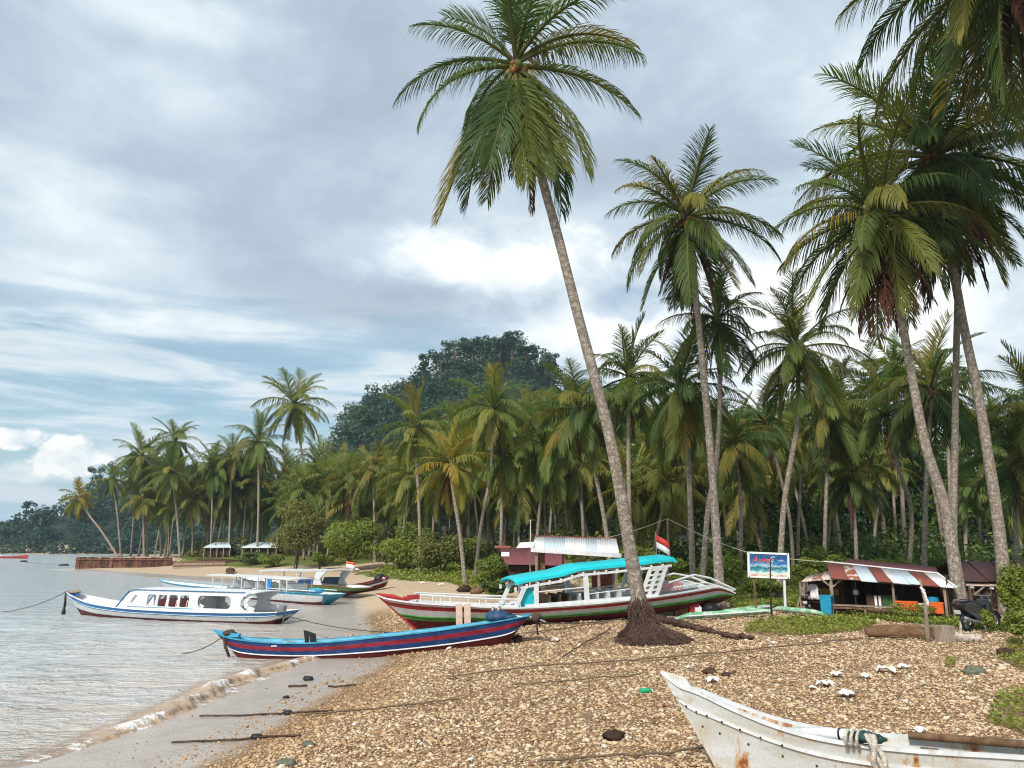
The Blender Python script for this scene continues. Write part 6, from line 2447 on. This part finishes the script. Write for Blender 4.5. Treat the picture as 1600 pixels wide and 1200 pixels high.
# ------------------------------------------------------------------ dark hut at the right
p0 = at(1512, 945, 40.5)
p0.z = tz(p0.x, p0.y)
dh = thing('dark_hut', 'dark board hut with a low maroon roof half hidden behind the scooter', 'hut', p0, R(-6))
wd = 6.5
for i in range(22):
    MB().box((.15 + i * .30, 0, .75), (.285, .04, 1.6)).build('board', M['wood_dark'], dh)
MB().box((wd / 2, 1.5, .75), (wd, 2.9, 1.4)).build('back_room', M['wood_dark'], dh)
for i in range(6):
    tin(dh, (-.2 + i * 1.15, -.5, 1.38), (-.2 + (i + 1) * 1.15, -.5, 1.36), (-.2 + i * 1.15, 1.6, 2.35), (-.2 + (i + 1) * 1.15, 1.6, 2.3), 8, 'tin_dark', lift=.012 * (i % 2))
for i in range(6):
    tin(dh, (-.2 + i * 1.15, 3.6, 1.5), (-.2 + (i + 1) * 1.15, 3.6, 1.5), (-.2 + i * 1.15, 1.62, 2.35), (-.2 + (i + 1) * 1.15, 1.62, 2.3), 8, 'tin_dark')
MB().bar((-.1, -.3, 1.22), (wd, -.3, 1.12), .10, .12).build('beam', M['wood_pink'], dh)
MB().bar((.2, -.3, .7), (.75, -.3, 1.12), .07).build('brace', M['wood_grey'], dh)
MB().bar((1.7, -.3, .75), (1.72, -.3, 1.18), .16, .05).build('hanging_board', M['wood_pink'], dh)
for x_ in (.05, 2.4, 4.6):
    MB().bar((x_, -.3, -.1), (x_, -.3, 1.2), .10).build('post', M['wood_brown'], dh)

# ------------------------------------------------------------------ stilt shelter with white tin, maroon house behind
Y0 = 50.
p0 = at(845, 903, Y0)
p0.z = tz(p0.x, p0.y)
sh = thing('stilt_shelter', 'open shelter on posts with a pale corrugated tin roof behind the beached boat', 'shelter', p0)
I_ = Matrix.Translation(-p0)
c1, c2, c3, c4 = I_ @ at(832, 857, Y0 - .8), I_ @ at(968, 866, Y0 - 2.), I_ @ at(836, 838, Y0 + 2.0), I_ @ at(963, 842, Y0 + 1.)
ks = ['tin_white', 'tin_zinc', 'tin_zinc', 'tin_white', 'tin_white', 'tin_zinc', 'tin_white', 'tin_white']
for i in range(8):
    tin(sh, c1.lerp(c2, i / 8), c1.lerp(c2, (i + 1) / 8), c3.lerp(c4, i / 8), c3.lerp(c4, (i + 1) / 8), 6, ks[i], lift=.01 * (i % 2))
MB().bar(c1 + Vector((-.1, -.05, -.08)), c2 + Vector((.1, -.05, -.08)), .05, .26).build('fascia_board', M['white2'], sh)
MB().bar(c3 + Vector((0, 0, .03)), c4 + Vector((0, 0, .03)), .12, .06).build('ridge_cap', M['tin_rust'], sh)
MB().prism([c1 + Vector((-1.0, .3, .02)), c1 + Vector((.05, -.1, .06)), c3 + Vector((.05, -1.2, -.40)), c3 + Vector((-1.0, -1.2, -.45))], (0, 0, .05)).build('side_awning', M['tin_white'], sh)
for px, Y, w in ((846, Y0, .42), (838, Y0 - .6, .14), (880, Y0 + 1.8, .14), (905, Y0 - .6, .14), (935, Y0 - 1.2, .16), (958, Y0 + .3, .14), (962, Y0 - 1.8, .16)):
    q_ = I_ @ at(px, 880, Y)
    u = min(max((px - 832) / 136, 0), 1)
    MB().bar((q_.x, q_.y, -.2), (q_.x, q_.y, c1.lerp(c2, u).z - .1), w, w).build('post', M['wood_brown' if w > .3 else 'wood_grey'], sh)
MB().box((2.6, .8, .55), (5.0, 2.2, .08)).build('platform', M['wood_brown'], sh)
MB().box((4.2, 1.9, 1.1), (1.6, .06, 1.2)).build('back_panel', M['tin_rust'], sh)
p = at(828, 905, 51)
p.z = tz(p.x, p.y)
t_ = thing('thin_pole', 'thin pale pole standing left of the stilt shelter', 'pole', p)
top = at(829, 812, 51)
MB().tube([(0, 0, 0), top - p], [.05, .035], 7).build('pole', M['wood_pink'], t_)
MB().bar(top - p - Vector((.12, 0, .05)), top - p + Vector((.06, 0, -.05)), .03).build('crosspiece', M['wood_grey'], t_)
p0 = at(784, 905, 58)
p0.z = tz(p0.x, p0.y)
hs = thing('maroon_house', 'small house with a maroon tin roof in the trees left of the stilt shelter', 'house', p0)
I_ = Matrix.Translation(-p0)
c1, c2, c3, c4 = I_ @ at(790, 882, 57), I_ @ at(888, 884, 56), I_ @ at(779, 854, 60.5), I_ @ at(876, 857, 60.)
for i in range(6):
    tin(hs, c1.lerp(c2, i / 6), c1.lerp(c2, (i + 1) / 6), c3.lerp(c4, i / 6), c3.lerp(c4, (i + 1) / 6), 6, 'tin_maroon', lift=.012 * (i % 2))
for i in range(6):
    a_, b_ = c3.lerp(c4, i / 6), c3.lerp(c4, (i + 1) / 6)
    tin(hs, a_ + Vector((0, 3, -1.2)), b_ + Vector((0, 3, -1.2)), a_ + Vector((0, .03, 0)), b_ + Vector((0, .03, 0)), 6, 'tin_maroon')
MB().box(((c1.x + c2.x) / 2, c1.y + 2.2, c1.z / 2 - .1), (c2.x - c1.x - .4, 3.4, c1.z)).build('wall', M['wood_dark'], hs)
MB().prism([c3 + Vector((-.3, -.4, -.12)), c3 + Vector((.9, -.4, -.12)), c3 + Vector((1.0, -.3, .05)), c3 + Vector((-.3, -.3, .08))], (0, .5, 0)).build('ridge_tile', M['tin_rust'], hs)
MB().box(c1.lerp(c3, .5) + Vector((.25, -.1, .06)), (.6, .5, .05), Matrix.Rotation(R(35), 3, 'X')).build('roof_patch', M['tin_white'], hs)

# ------------------------------------------------------------------ signboard
YS = 38.2
p0 = at(1227, 946, YS)
p0.z = tz(p0.x, p0.y)
sg = thing('signboard', 'blue and white picture signboard with red lettering on a white post', 'sign', p0)
I_ = Matrix.Translation(-p0)
a_, b_, c_, d_ = I_ @ at(1170, 900, YS), I_ @ at(1231, 903, YS), I_ @ at(1231, 866, YS), I_ @ at(1170, 864, YS)
w, h = (b_ - a_).length, (d_ - a_).length
mid = (a_ + b_ + c_ + d_) / 4
rt = Matrix.Rotation(R(2.2), 3, 'Y')
bd = MB().box((0, 0, 0), (w, .05, h)).build('board', None, sg)
m, t, b = principled('printed picture of a bay')
co = t.node('ShaderNodeTexCoord').outputs['Object']
sp_ = t.node('ShaderNodeSeparateXYZ')
t.put(sp_.inputs[0], co)
v = t.m('ADD', t.m('DIVIDE', sp_.outputs[2], h), .5)
uu = t.m('ADD', t.m('DIVIDE', sp_.outputs[0], w), .5)
nn = t.noise(t.v('MULTIPLY', co, (1, 1, 1.8)), 3.2, 5, .65)
v2 = t.m('ADD', v, t.m('MULTIPLY', t.m('SUBTRACT', nn, .5), .42))
c = t.ramp(v2, [(0., (.45, .05, .04)), (.07, (.70, .62, .46)), (.17, (.62, .74, .72)), (.27, (.05, .34, .40)), (.36, (.02, .13, .17)), (.42, (.05, .20, .26)), (.47, (.38, .58, .70)), (.58, (.03, .17, .42)), (.80, (.01, .07, .22)), (1., (.015, .10, .24))])
c = t.mix(t.ss(t.noise(t.v('MULTIPLY', co, (1, 1, 3)), 6., 5, .7), .58, .64), c, t.mix(t.ss(v, .3, .45), (.75, .78, .78), (.06, .24, .34)))
t.put(b.inputs['Base Color'], c)
b.inputs['Roughness'].default_value = .5
bd.data.materials.clear()
bd.data.materials.append(m)
bd.location = mid
bd.rotation_euler = (0, R(2.2), 0)
fm = MB()
for s_ in (-1, 1):
    fm.box((s_ * (w / 2 + .02), -.01, 0), (.09, .09, h + .12)).box((0, -.012, s_ * (h / 2 + .02)), (w + .02, .086, .09))
o = fm.build('frame', M['plastic_white'], sg)
o.location, o.rotation_euler = mid, (0, R(2.2), 0)
mt_red = mat('red sign lettering', (.60, .05, .05), .5, .05)
mt_wht = mat('white sign lettering', (.78, .78, .80), .5, .05)
for s_, sz, x, z, mt_, y_ in (('Awet', .46, -w * .43, h * .12, mt_wht, -.032), ('Awet', .45, -w * .425, h * .13, mt_red, -.036), ('C', .36, w * .01, h * .16, mt_wht, -.032), ('cafe', .15, w * .24, h * .17, mt_wht, -.032)):
    text_mesh(sg, s_, sz, mid + Vector((x, y_, z)), (R(90), R(2.2), 0), mt_, shear=.3, sx=1.0 if sz > .2 else 1.15)
pm = MB().box((-w * .36, -.033, -h * .34), (w * .2, .012, h * .10)).build('picture_boat', M['white2'], sg)
pm.location = mid
MB().bar((0, .06, -.2), (I_ @ at(1227, 905, YS)) + Vector((0, .06, 1.2)), .10, .08).build('post', M['white'], sg)
q_ = I_ @ at(1181, 945, YS)
MB().bar((q_.x, .06, -.2), (q_.x, .06, mid.z), .09, .07).build('post', M['wood_brown'], sg)
p = ground_at(1206, 966)
t_ = thing('dark_stake', 'thin dark stake standing upright in front of the signboard', 'stake', p)
MB().tube([(0, 0, -.1), (.02, 0, 1.3), at(1204, 872, p.y) - p], [.05, .04, .025], 6).build('stake', M['wood_dark'], t_, smooth=3)

# ------------------------------------------------------------------ wire pole
p = at(1043, 905, 45)
p.z = tz(p.x, p.y)
t_ = thing('wire_pole', 'thin grey pole carrying a wire behind the boat with the flag', 'pole', p)
tp = at(1043, 810, 45)
MB().tube([(0, 0, 0), tp - p], [.07, .05], 7).build('pole', M['wood_grey'], t_, smooth=3)
w1 = at(940, 842, 46)
cord('power_wire', sag(tp, w1, .1), .018, 'rope_pale', 'pale wire running left from the thin wire pole', 'wire')
cord('power_wire', sag(tp, at(1164, 862, 42), .12) + sag(at(1164, 862, 42), at(1300, 878, 40), .1)[1:], .016, 'rope_pale', 'pale wire running right from the thin wire pole behind the signboard', 'wire')

# ------------------------------------------------------------------ sea wall of upright timbers, far shelters
base0, base1 = WALL0.copy(), WALL1.copy()
sw = thing('sea_wall', 'brown sea wall of upright timbers at the far point', 'wall', base0)
dv = base1 - base0
n = 23
rr_ = random.Random(9)
for i in range(n):
    a_, b_ = dv * ((i + .04) / n), dv * ((i + .96) / n)
    hh = 2.0 + rr_.uniform(-.06, .10)
    mb = MB()
    off_ = Vector((0, rr_.uniform(-.08, .08), 0))
    mb.bar(a_ + off_ + Vector((0, 0, hh / 2 - .4)), b_ + off_ + Vector((0, 0, hh / 2 - .4)), .35, hh + .7)
    mb.build('timber', M['timber'] if 'timber' in M else M.setdefault('timber', mat('sea wall timber', (.125, .062, .042), .9, .4, 1.5, .5, 8, .1, tint=.35)), sw)
MB().bar(Vector((0, -.28, 1.62)), dv + Vector((0, -.28, 1.62)), .16, .2).build('waler', M['timber'], sw)
MB().bar(Vector((0, .2, .9)), Vector((0, 24, .9)), .4, 2.2).build('return_wall', M['timber'], sw)
b2, b3 = at_z(270, 889, .30), at_z(352, 886.5, .6)
bw_ = thing('board_wall', 'low plank retaining wall continuing right of the sea wall', 'wall', b2)
for i in range(4):
    MB().bar(Vector((0, 0, .15 + i * .30)), (b3 - b2) + Vector((0, 0, .1 + i * .26)), .12, .27).build('plank', M['wood_brown' if i % 2 else 'wood_grey'], bw_)
lg = thing('fallen_log', 'dark fallen palm trunk lying at the end of the sea wall', 'log', at(308, 885, 132))
lg.location.z = tz(lg.location.x, lg.location.y) + .5
MB().tube([(0, 0, .2), (3.5, .5, .25), (8.5, 1.2, .1)], [.65, .55, .35], 9).build('trunk', M['wood_dark'], lg, smooth=3)
for i, (px, py, lab) in enumerate(((360, 893, 'dark drift stump on the far sand nearest the canopy'), (362, 899, 'small dark drift stump below the other on the far sand'))):
    p = ground_at(px, py)
    o = MB().ball((0, 0, .15), (.7, .5, .4), 9, 6, jit=.25).build('stump', M['wood_dark'], None, smooth=3)
    o.location = p
    tag(o, lab, 'stump')


def far_shelter(px, py, Y, w, h, label, posts=5):
    p = at(px, py, Y)
    p.z = tz(p.x, p.y)
    t_ = thing('shelter', label, 'shelter', p)
    n_ = 4
    for s_ in (-1, 1):
        for i in range(n_):
            x0, x1 = -w / 2 + w * i / n_, -w / 2 + w * (i + 1) / n_
            k0, k1 = (.55 if i == 0 else 1), (.55 if i == n_ - 1 else 1)
            tin(t_, (x0, s_ * w * .42, h * .62), (x1, s_ * w * .42, h * .62), (x0 * .5, s_ * .03, h), (x1 * .5, s_ * .03, h), 4, 'tin_zinc')
    for i in range(posts):
        for s_ in (-1, 1):
            MB().bar((-w * .45 + w * .9 * i / (posts - 1), s_ * w * .38, -.3), (-w * .45 + w * .9 * i / (posts - 1), s_ * w * .38, h * .63), .16).build('post', M['wood_grey'], t_)
    MB().box((0, 0, .8), (w * .85, w * .6, 1.3)).build('room', M['wood_dark'], t_)
    return t_


far_shelter(345, 868, 150, 5.4, 2.7, 'white-roofed shelter among the palms behind the sea wall')
far_shelter(374, 868, 153, 3.4, 2.2, 'smaller white-roofed shelter just right of the first in the far palms')
far_shelter(412, 868, 140, 6.5, 2.6, 'low pale-roofed shed behind the olive tree on the far shore')

# ------------------------------------------------------------------ logs, boards, stakes on the beach
M['drift'] = mat('driftwood log', (.17, .10, .055), .9, .4, 4, .7, 20, .1, (.07, .04, .025), (.5, .7), stretch=(.4, 1, 1))
M['drift_dark'] = mat('dark drift root', (.085, .05, .035), .95, .5, 6, .9, 24, .1, (.36, .30, .25), (.60, .70))
M['bleached'] = mat('bleached driftwood', (.48, .42, .36), .9, .3, 4, .6, 18, .1, (.14, .08, .05), (.52, .64))
p = ground_at(1418, 1000)
t_ = thing('log', 'thick brown log lying on the shingle before the stall', 'log', p)
a_, b_ = at(1353, 993, p.y + .9) - p, at(1478, 993, p.y - .1) - p
a_.z, b_.z = .16, .20
mb = MB().tube([a_, a_ + Vector((.15, 0, .03)), a_.lerp(b_, .4) + Vector((0, 0, .06)), a_.lerp(b_, .75), b_], [.10, .19, .24, .24, .20], 12)
mb.build('log', M['drift'], t_, smooth=.7)
p = ground_at(1466, 1004)
t_ = thing('stump', 'square grey stump beside the crooked stake', 'stump', p)
mb = MB().box((.25, 0, .26), (.50, .42, .62), Matrix.Rotation(.25, 3, 'Z'), taper=.88)
mb.v = [(x + random.uniform(-.04, .04), y + random.uniform(-.04, .04), z + random.uniform(-.05, .05)) for x, y, z in mb.v]
mb.build('stump', M['wood_grey'], t_, bevel=.02)
p = ground_at(1450, 1004)
t_ = thing('crooked_stake', 'crooked stake with a rag tied near its top, standing by the stump', 'stake', p)
q_ = [at(x, y, p.y) - p for x, y in ((1450, 1006), (1449, 985), (1447, 960), (1446, 940), (1441, 922), (1437, 905))]
MB().tube(q_, [.09, .075, .06, .06, .05, .02], 8).build('stake', M['wood_grey'], t_, smooth=3)
rg = MB()
for k in range(5):
    v = at(1440 + k * 1.6, 922 + k * 5, p.y) - p
    rg.tube([v + Vector((-.08 + .03 * k, -.07, .10)), v + Vector((.02, -.09, 0)), v + Vector((.07 - .04 * (k % 3), -.06, -.16 - .04 * (k % 2)))], [.03, .055, .015], 6)
rg.build('rag', M['skin_cloth'], t_, smooth=3)
p = ground_at(1510, 1003)
t_ = thing('bleached_log', 'bleached branching log running right from the stump', 'log', p)
w = [at(x, y, p.y + dy) - p for x, y, dy in ((1468, 986, .3), (1485, 992, .2), (1502, 999, 0), (1520, 1003, 0), (1534, 1004, -.1))]
for v in w:
    v.z = max(v.z, .12)
MB().tube(w, [.14, .17, .15, .13, .15], 9).tube([w[2], w[2] + Vector((.2, .3, .35)), w[2] + Vector((.3, .5, .5))], [.06, .04, .02], 6).build('log', M['bleached'], t_, smooth=3)
p = ground_at(1110, 990)
t_ = thing('drift_trunk', 'low dark drift trunk stretching right from the leaning palm root mound', 'log', p)
w = []
for x, y in ((1030, 968), (1058, 975), (1085, 981), (1110, 987), (1135, 994), (1158, 996), (1176, 998)):
    g_ = ground_at(x, y + 3)
    w.append(g_ - p + Vector((0, 0, .15)))
mb = MB()
ww = catmull([tuple(v) for v in w], 22)
mb.tube([Vector(v) + Vector((0, random.uniform(-.05, .05), random.uniform(-.05, .04))) for v in ww], [.17 * (1.25 - .8 * i / 21) * random.uniform(.75, 1.3) for i in range(22)], 9)
mb.v = [(x, y, z * .72) for x, y, z in mb.v]
mb.build('trunk', M['drift_dark'], t_)
for k in range(4):
    v = w[3 + k % 3]
    MB().tube([v, v + Vector((.1 * k, -.25, -.05 * k)), v + Vector((.3, -.4 - .1 * k, -.14))], [.08, .06, .03], 6).build('root', M['wood_dark'], t_, smooth=3)
gb_ = [(1054, 968, 1206, 958, .14, 'left arm of the long pale green float lying under the stern of the beached boat'), (1118, 962, 1206, 950, .12, 'shorter green float behind the left arm, meeting at the dark stake'), (1206, 953, 1285, 962, .12, 'right arm of the pale green float beyond the dark stake')]
M['pale_green'] = mat('pale green float paint', (.20, .48, .27), .5, .2, 2.5, .1, 15, .3, (.56, .64, .54), (.46, .58), stretch=(.5, 1, 1))
for x0, y0, x1, y1, rad, lab in gb_:
    a_, b_ = ground_at(x0, y0 + 3), ground_at(x1, y1 + 5)
    t_ = thing('boat_float', lab, 'float', a_, group='green floats on the beach')
    d_ = b_ - a_
    MB().tube([Vector((0, 0, .10)), d_ * .15 + Vector((0, 0, .2)), d_ * .85 + Vector((0, 0, .24)), d_ + Vector((0, 0, .22))], [rad * .35, rad, rad, rad * .7], 8).build('float', M['pale_green'], t_, smooth=.8)
    MB().tube([d_ * .1 + Vector((0, -rad, .2)), d_ * .95 + Vector((0, -rad * 1.05, .26))], .035, 6).build('batten', M['plastic_white'], t_)


def beach_line(pts, rad, mt, label, name='rope', cat='rope', lift=.03, jit=.02, group=None, k=40):
    g_ = [ground_at(*q) for q in pts]
    P = catmull([tuple(v) for v in g_], k)
    rr = random.Random(len(label))
    zz_ = terrain_np(P[:, :2])
    out = [(p[0] + rr.uniform(-jit, jit), p[1] + rr.uniform(-jit, jit), max(z, SEA) + lift + rr.uniform(0, jit)) for p, z in zip(P, zz_)]
    return cord(name, out, rad, mt, label, cat, group, 6)


beach_line([(700, 1062), (840, 1046), (960, 1038), (1060, 1030), (1180, 1018), (1300, 1006), (1400, 1000), (1450, 1001)], .020, 'rope_brown', 'long dark rope crossing the shingle below the root mound to the crooked stake', lift=.08)
beach_line([(955, 985), (930, 1000), (905, 1015), (880, 1030)], .025, 'rope_brown', 'thin rope curling down the shingle left of the root mound', lift=.08)
beach_line([(690, 1000), (760, 1000), (850, 988), (950, 975)], .02, 'rope_brown', 'rope lying under the bow of the beached boat', lift=.06)
beach_line([(470, 1123), (560, 1115), (640, 1106), (720, 1098)], .02, 'rope_brown', 'faint rope along the shingle by the wet sand', lift=.07)
beach_line([(840, 1198), (960, 1188), (1060, 1181), (1128, 1172)], .02, 'rope_brown', 'rope running under the bow of the rusty white boat', lift=.07)
beach_line([(800, 1075), (900, 1068), (1000, 1058)], .016, 'rope_brown', 'thin line across the middle of the shingle', lift=.07)
for i, (pp, rad, lab) in enumerate(((((268, 1163), (330, 1160), (400, 1155), (470, 1152)), .022, 'lower of the two long sticks lying on the wet sand'),
                                   (((312, 1121), (380, 1120), (450, 1117), (520, 1113)), .022, 'upper of the two long sticks lying on the wet sand'),
                                   (((450, 1074), (480, 1073)), .03, 'short stick on the wet sand below the longboat'),
                                   (((512, 1074), (556, 1072)), .025, 'thin stick reaching from the wet sand to the shingle'))):
    beach_line(pp, rad, 'wood_dark', lab, 'stick', 'stick', .03, .012, k=14)
    if i < 2:
        g_ = ground_at(*pp[2])
        o = MB().ball((0, 0, .05), (.12, .08, .06), 8, 5, jit=.3).build('weed_clump', M['dark'], None, smooth=3)
        o.location = g_
        tag(o, ('weed clump caught on the lower wet-sand stick', 'weed clump caught on the upper wet-sand stick')[i], 'seaweed')
for i, (px, py, s_, mt_, lab) in enumerate(((481, 1063, .16, 'dark', 'dark weed lump on the wet sand just below the longboat'), (447, 1091, .09, 'dark', 'small dark lump in the middle of the wet sand'),
                                           (482, 1166, .13, 'sacking', 'dark grey-green rock at the edge of the shingle'), (446, 1197, .16, 'sacking', 'dark green weed lump at the bottom edge'), (960, 1156, .2, 'wood_dark', 'dark brown clod on the shingle left of the rusty boat'),
                                           (1110, 1053, .2, 'wood_dark', 'dark clod on the shingle right of the rusty bow tip'), (1135, 1057, .14, 'wood_dark', 'smaller dark clod beside the one right of the rusty bow tip'), (1523, 1053, .26, 'sacking', 'grey-green sacking lump on the right of the shingle'),
                                           (1572, 1025, .3, 'wood_dark', 'dark brown heap at the foot of the right-edge weeds'))):
    g_ = ground_at(px, py)
    o = MB().ball((0, 0, s_ * .3), (s_, s_ * .7, s_ * .5), 9, 6, jit=.28).build('clod', M[mt_], None, smooth=3)
    o.location = g_
    tag(o, lab, 'clod')

# litter: crumpled white scraps
def scrap(px, py, s_, mt_, label, name='plastic_scrap', cat='litter', group=None):
    g_ = ground_at(px, py)
    rr = random.Random(px * 7 + py)
    n = 6
    vs = []
    for j in range(n):
        for i in range(n):
            u, v = i / (n - 1) - .5, j / (n - 1) - .5
            vs.append((u * s_ * 2 * rr.uniform(.8, 1.15), v * s_ * 1.6 * rr.uniform(.8, 1.15), max(.02, .05 + s_ * (.5 * rr.random() - .9 * (u * u + v * v) + .25))))
    fs = [(j * n + i, j * n + i + 1, (j + 1) * n + i + 1, (j + 1) * n + i) for j in range(n - 1) for i in range(n - 1)]
    o = MB().add(vs, fs).build(name, M[mt_], None)
    o.location = g_
    o.rotation_euler = (0, 0, rr.uniform(0, 6.28))
    o.modifiers.new('thickness', 'SOLIDIFY').thickness = .006
    return tag(o, label, cat, group)


for px, py, s_, lab in ((1308, 1058, .20, 'white plastic scrap left of the biggest heap of litter'), (1385, 1052, .30, 'biggest white heap of plastic on the shingle behind the rusty boat'), (1352, 1060, .16, 'white scrap touching the left of the biggest heap'),
                        (1412, 1046, .18, 'white scrap at the right tip of the litter line'), (1290, 1073, .22, 'white bag low in the litter patch'), (1322, 1090, .24, 'white crumpled bag nearest the rusty boat gunwale'),
                        (1270, 1078, .12, 'small white scrap left of the low white bag'), (1208, 1008, .16, 'pale scrap below the grass patch'), (1112, 1066, .18, 'pale scrap behind the bow of the rusty boat'), (1076, 1046, .12, 'tiny pale scrap by the tip of the rusty bow'),
                        (1240, 1144, .13, 'white scrap beyond the spar of the rusty boat'), (1440, 1147, .15, 'white scrap just beyond the rusty boat gunwale'), (1368, 953, .2, 'white carton in the weeds before the stall'), (868, 1003, .18, 'pale scrap on the shingle between the longboat and the root mound'),
                        (555, 893, .7, 'white scraps strewn on the far beach grass'), (690, 915, .35, 'pale litter at the edge of the lawn left of the beached boat'), (660, 912, .3, 'pale litter on the stones below the lawn')):
    scrap(px, py, s_ * .8, 'litter', lab)
g_ = ground_at(1010, 1084)
t_ = thing('plastic_bottle', 'bright green plastic bottle lying left of the rusty bow', 'bottle', g_ + Vector((0, 0, .07)), R(15))
MB().tube([(-.14, 0, 0), (-.12, 0, 0), (.05, 0, 0), (.11, 0, 0), (.13, 0, 0)], [.04, .055, .055, .022, .022], 10).build('bottle', M['plastic_green'], t_, smooth=.8)
MB().tube([(.13, 0, 0), (.155, 0, 0)], .025, 8).build('cap', M['plastic_white'], t_)
# small flag on the far beach, fallen branch, root ball
p = ground_at(540, 896)
t_ = thing('flag', 'small orange and white flag on a stick on the far beach', 'flag', p)
MB().tube([(0, 0, 0), (0, 0, 1.2)], .03, 6).build('staff', M['wood_grey'], t_)
vs = [(u * 1.1, .1 * math.sin(u * 6), z - .2 * u) for z in (.6, 1.15) for u in (0, .25, .5, .75, 1.)]
o = MB().add(vs, [(i, i + 1, 6 + i, 5 + i) for i in range(4)]).build('cloth', M['flag_white'], t_, smooth=3)
o.modifiers.new('thickness', 'SOLIDIFY').thickness = .01
vs = [(u * 1.1, .1 * math.sin(u * 6), z - .2 * u) for z in (1.16, 1.45) for u in (0, .25, .5, .75, 1.)]
o = MB().add(vs, [(i, i + 1, 6 + i, 5 + i) for i in range(4)]).build('orange_band', M['orange'], t_, smooth=3)
o.modifiers.new('thickness', 'SOLIDIFY').thickness = .01
p = ground_at(632, 892)
t_ = thing('fallen_branch', 'dark fallen branch leaning out of the shrubs on the lawn', 'branch', p)
w = [at(x, y, p.y) - p for x, y in ((608, 868), (615, 875), (624, 883), (636, 888), (650, 888))]
MB().tube(w, [.10, .16, .18, .16, .06], 7).tube([w[2], w[2] + Vector((1.0, .2, .1)), w[2] + Vector((1.4, .3, -.4))], [.09, .06, .03], 6).build('branch', M['wood_dark'], t_, smooth=3)
for px, py, s_, lab in ((725, 925, .55, 'dark root clod at the foot of the yellow-green palm'), (745, 928, .5, 'brown root clod right of the dark one by the yellow-green palm'), (783, 903, .6, 'charred dark stump behind the low dark bush')):
    g_ = ground_at(px, py)
    o = MB().ball((0, 0, s_ * .35), (s_, s_ * .7, s_ * (.55 if s_ < .6 else 1.)), 10, 7, jit=.3).build('root_clod', M['wood_dark' if s_ > .52 else 'wood_brown'], None, smooth=3)
    o.location = g_
    tag(o, lab, 'clod')


# ------------------------------------------------------------------ the damp air over the bay
hz = bpy.data.materials.new('damp air')
hz.use_nodes = True
ht = hz.node_tree
ht.nodes.clear()
pv = ht.nodes.new('ShaderNodeVolumePrincipled')
pv.inputs['Color'].default_value = (.62, .78, .92, 1)
pv.inputs['Density'].default_value = HAZE
pv.inputs['Anisotropy'].default_value = .2
ou = ht.nodes.new('ShaderNodeOutputMaterial')
ht.links.new(pv.outputs[0], ou.inputs['Volume'])
hb_ = MB().box((0, 770, 54.), (3100, 1760, 116.6)).build('haze', hz)
tag(hb_, 'thin damp haze over the bay and hill', kind='stuff')
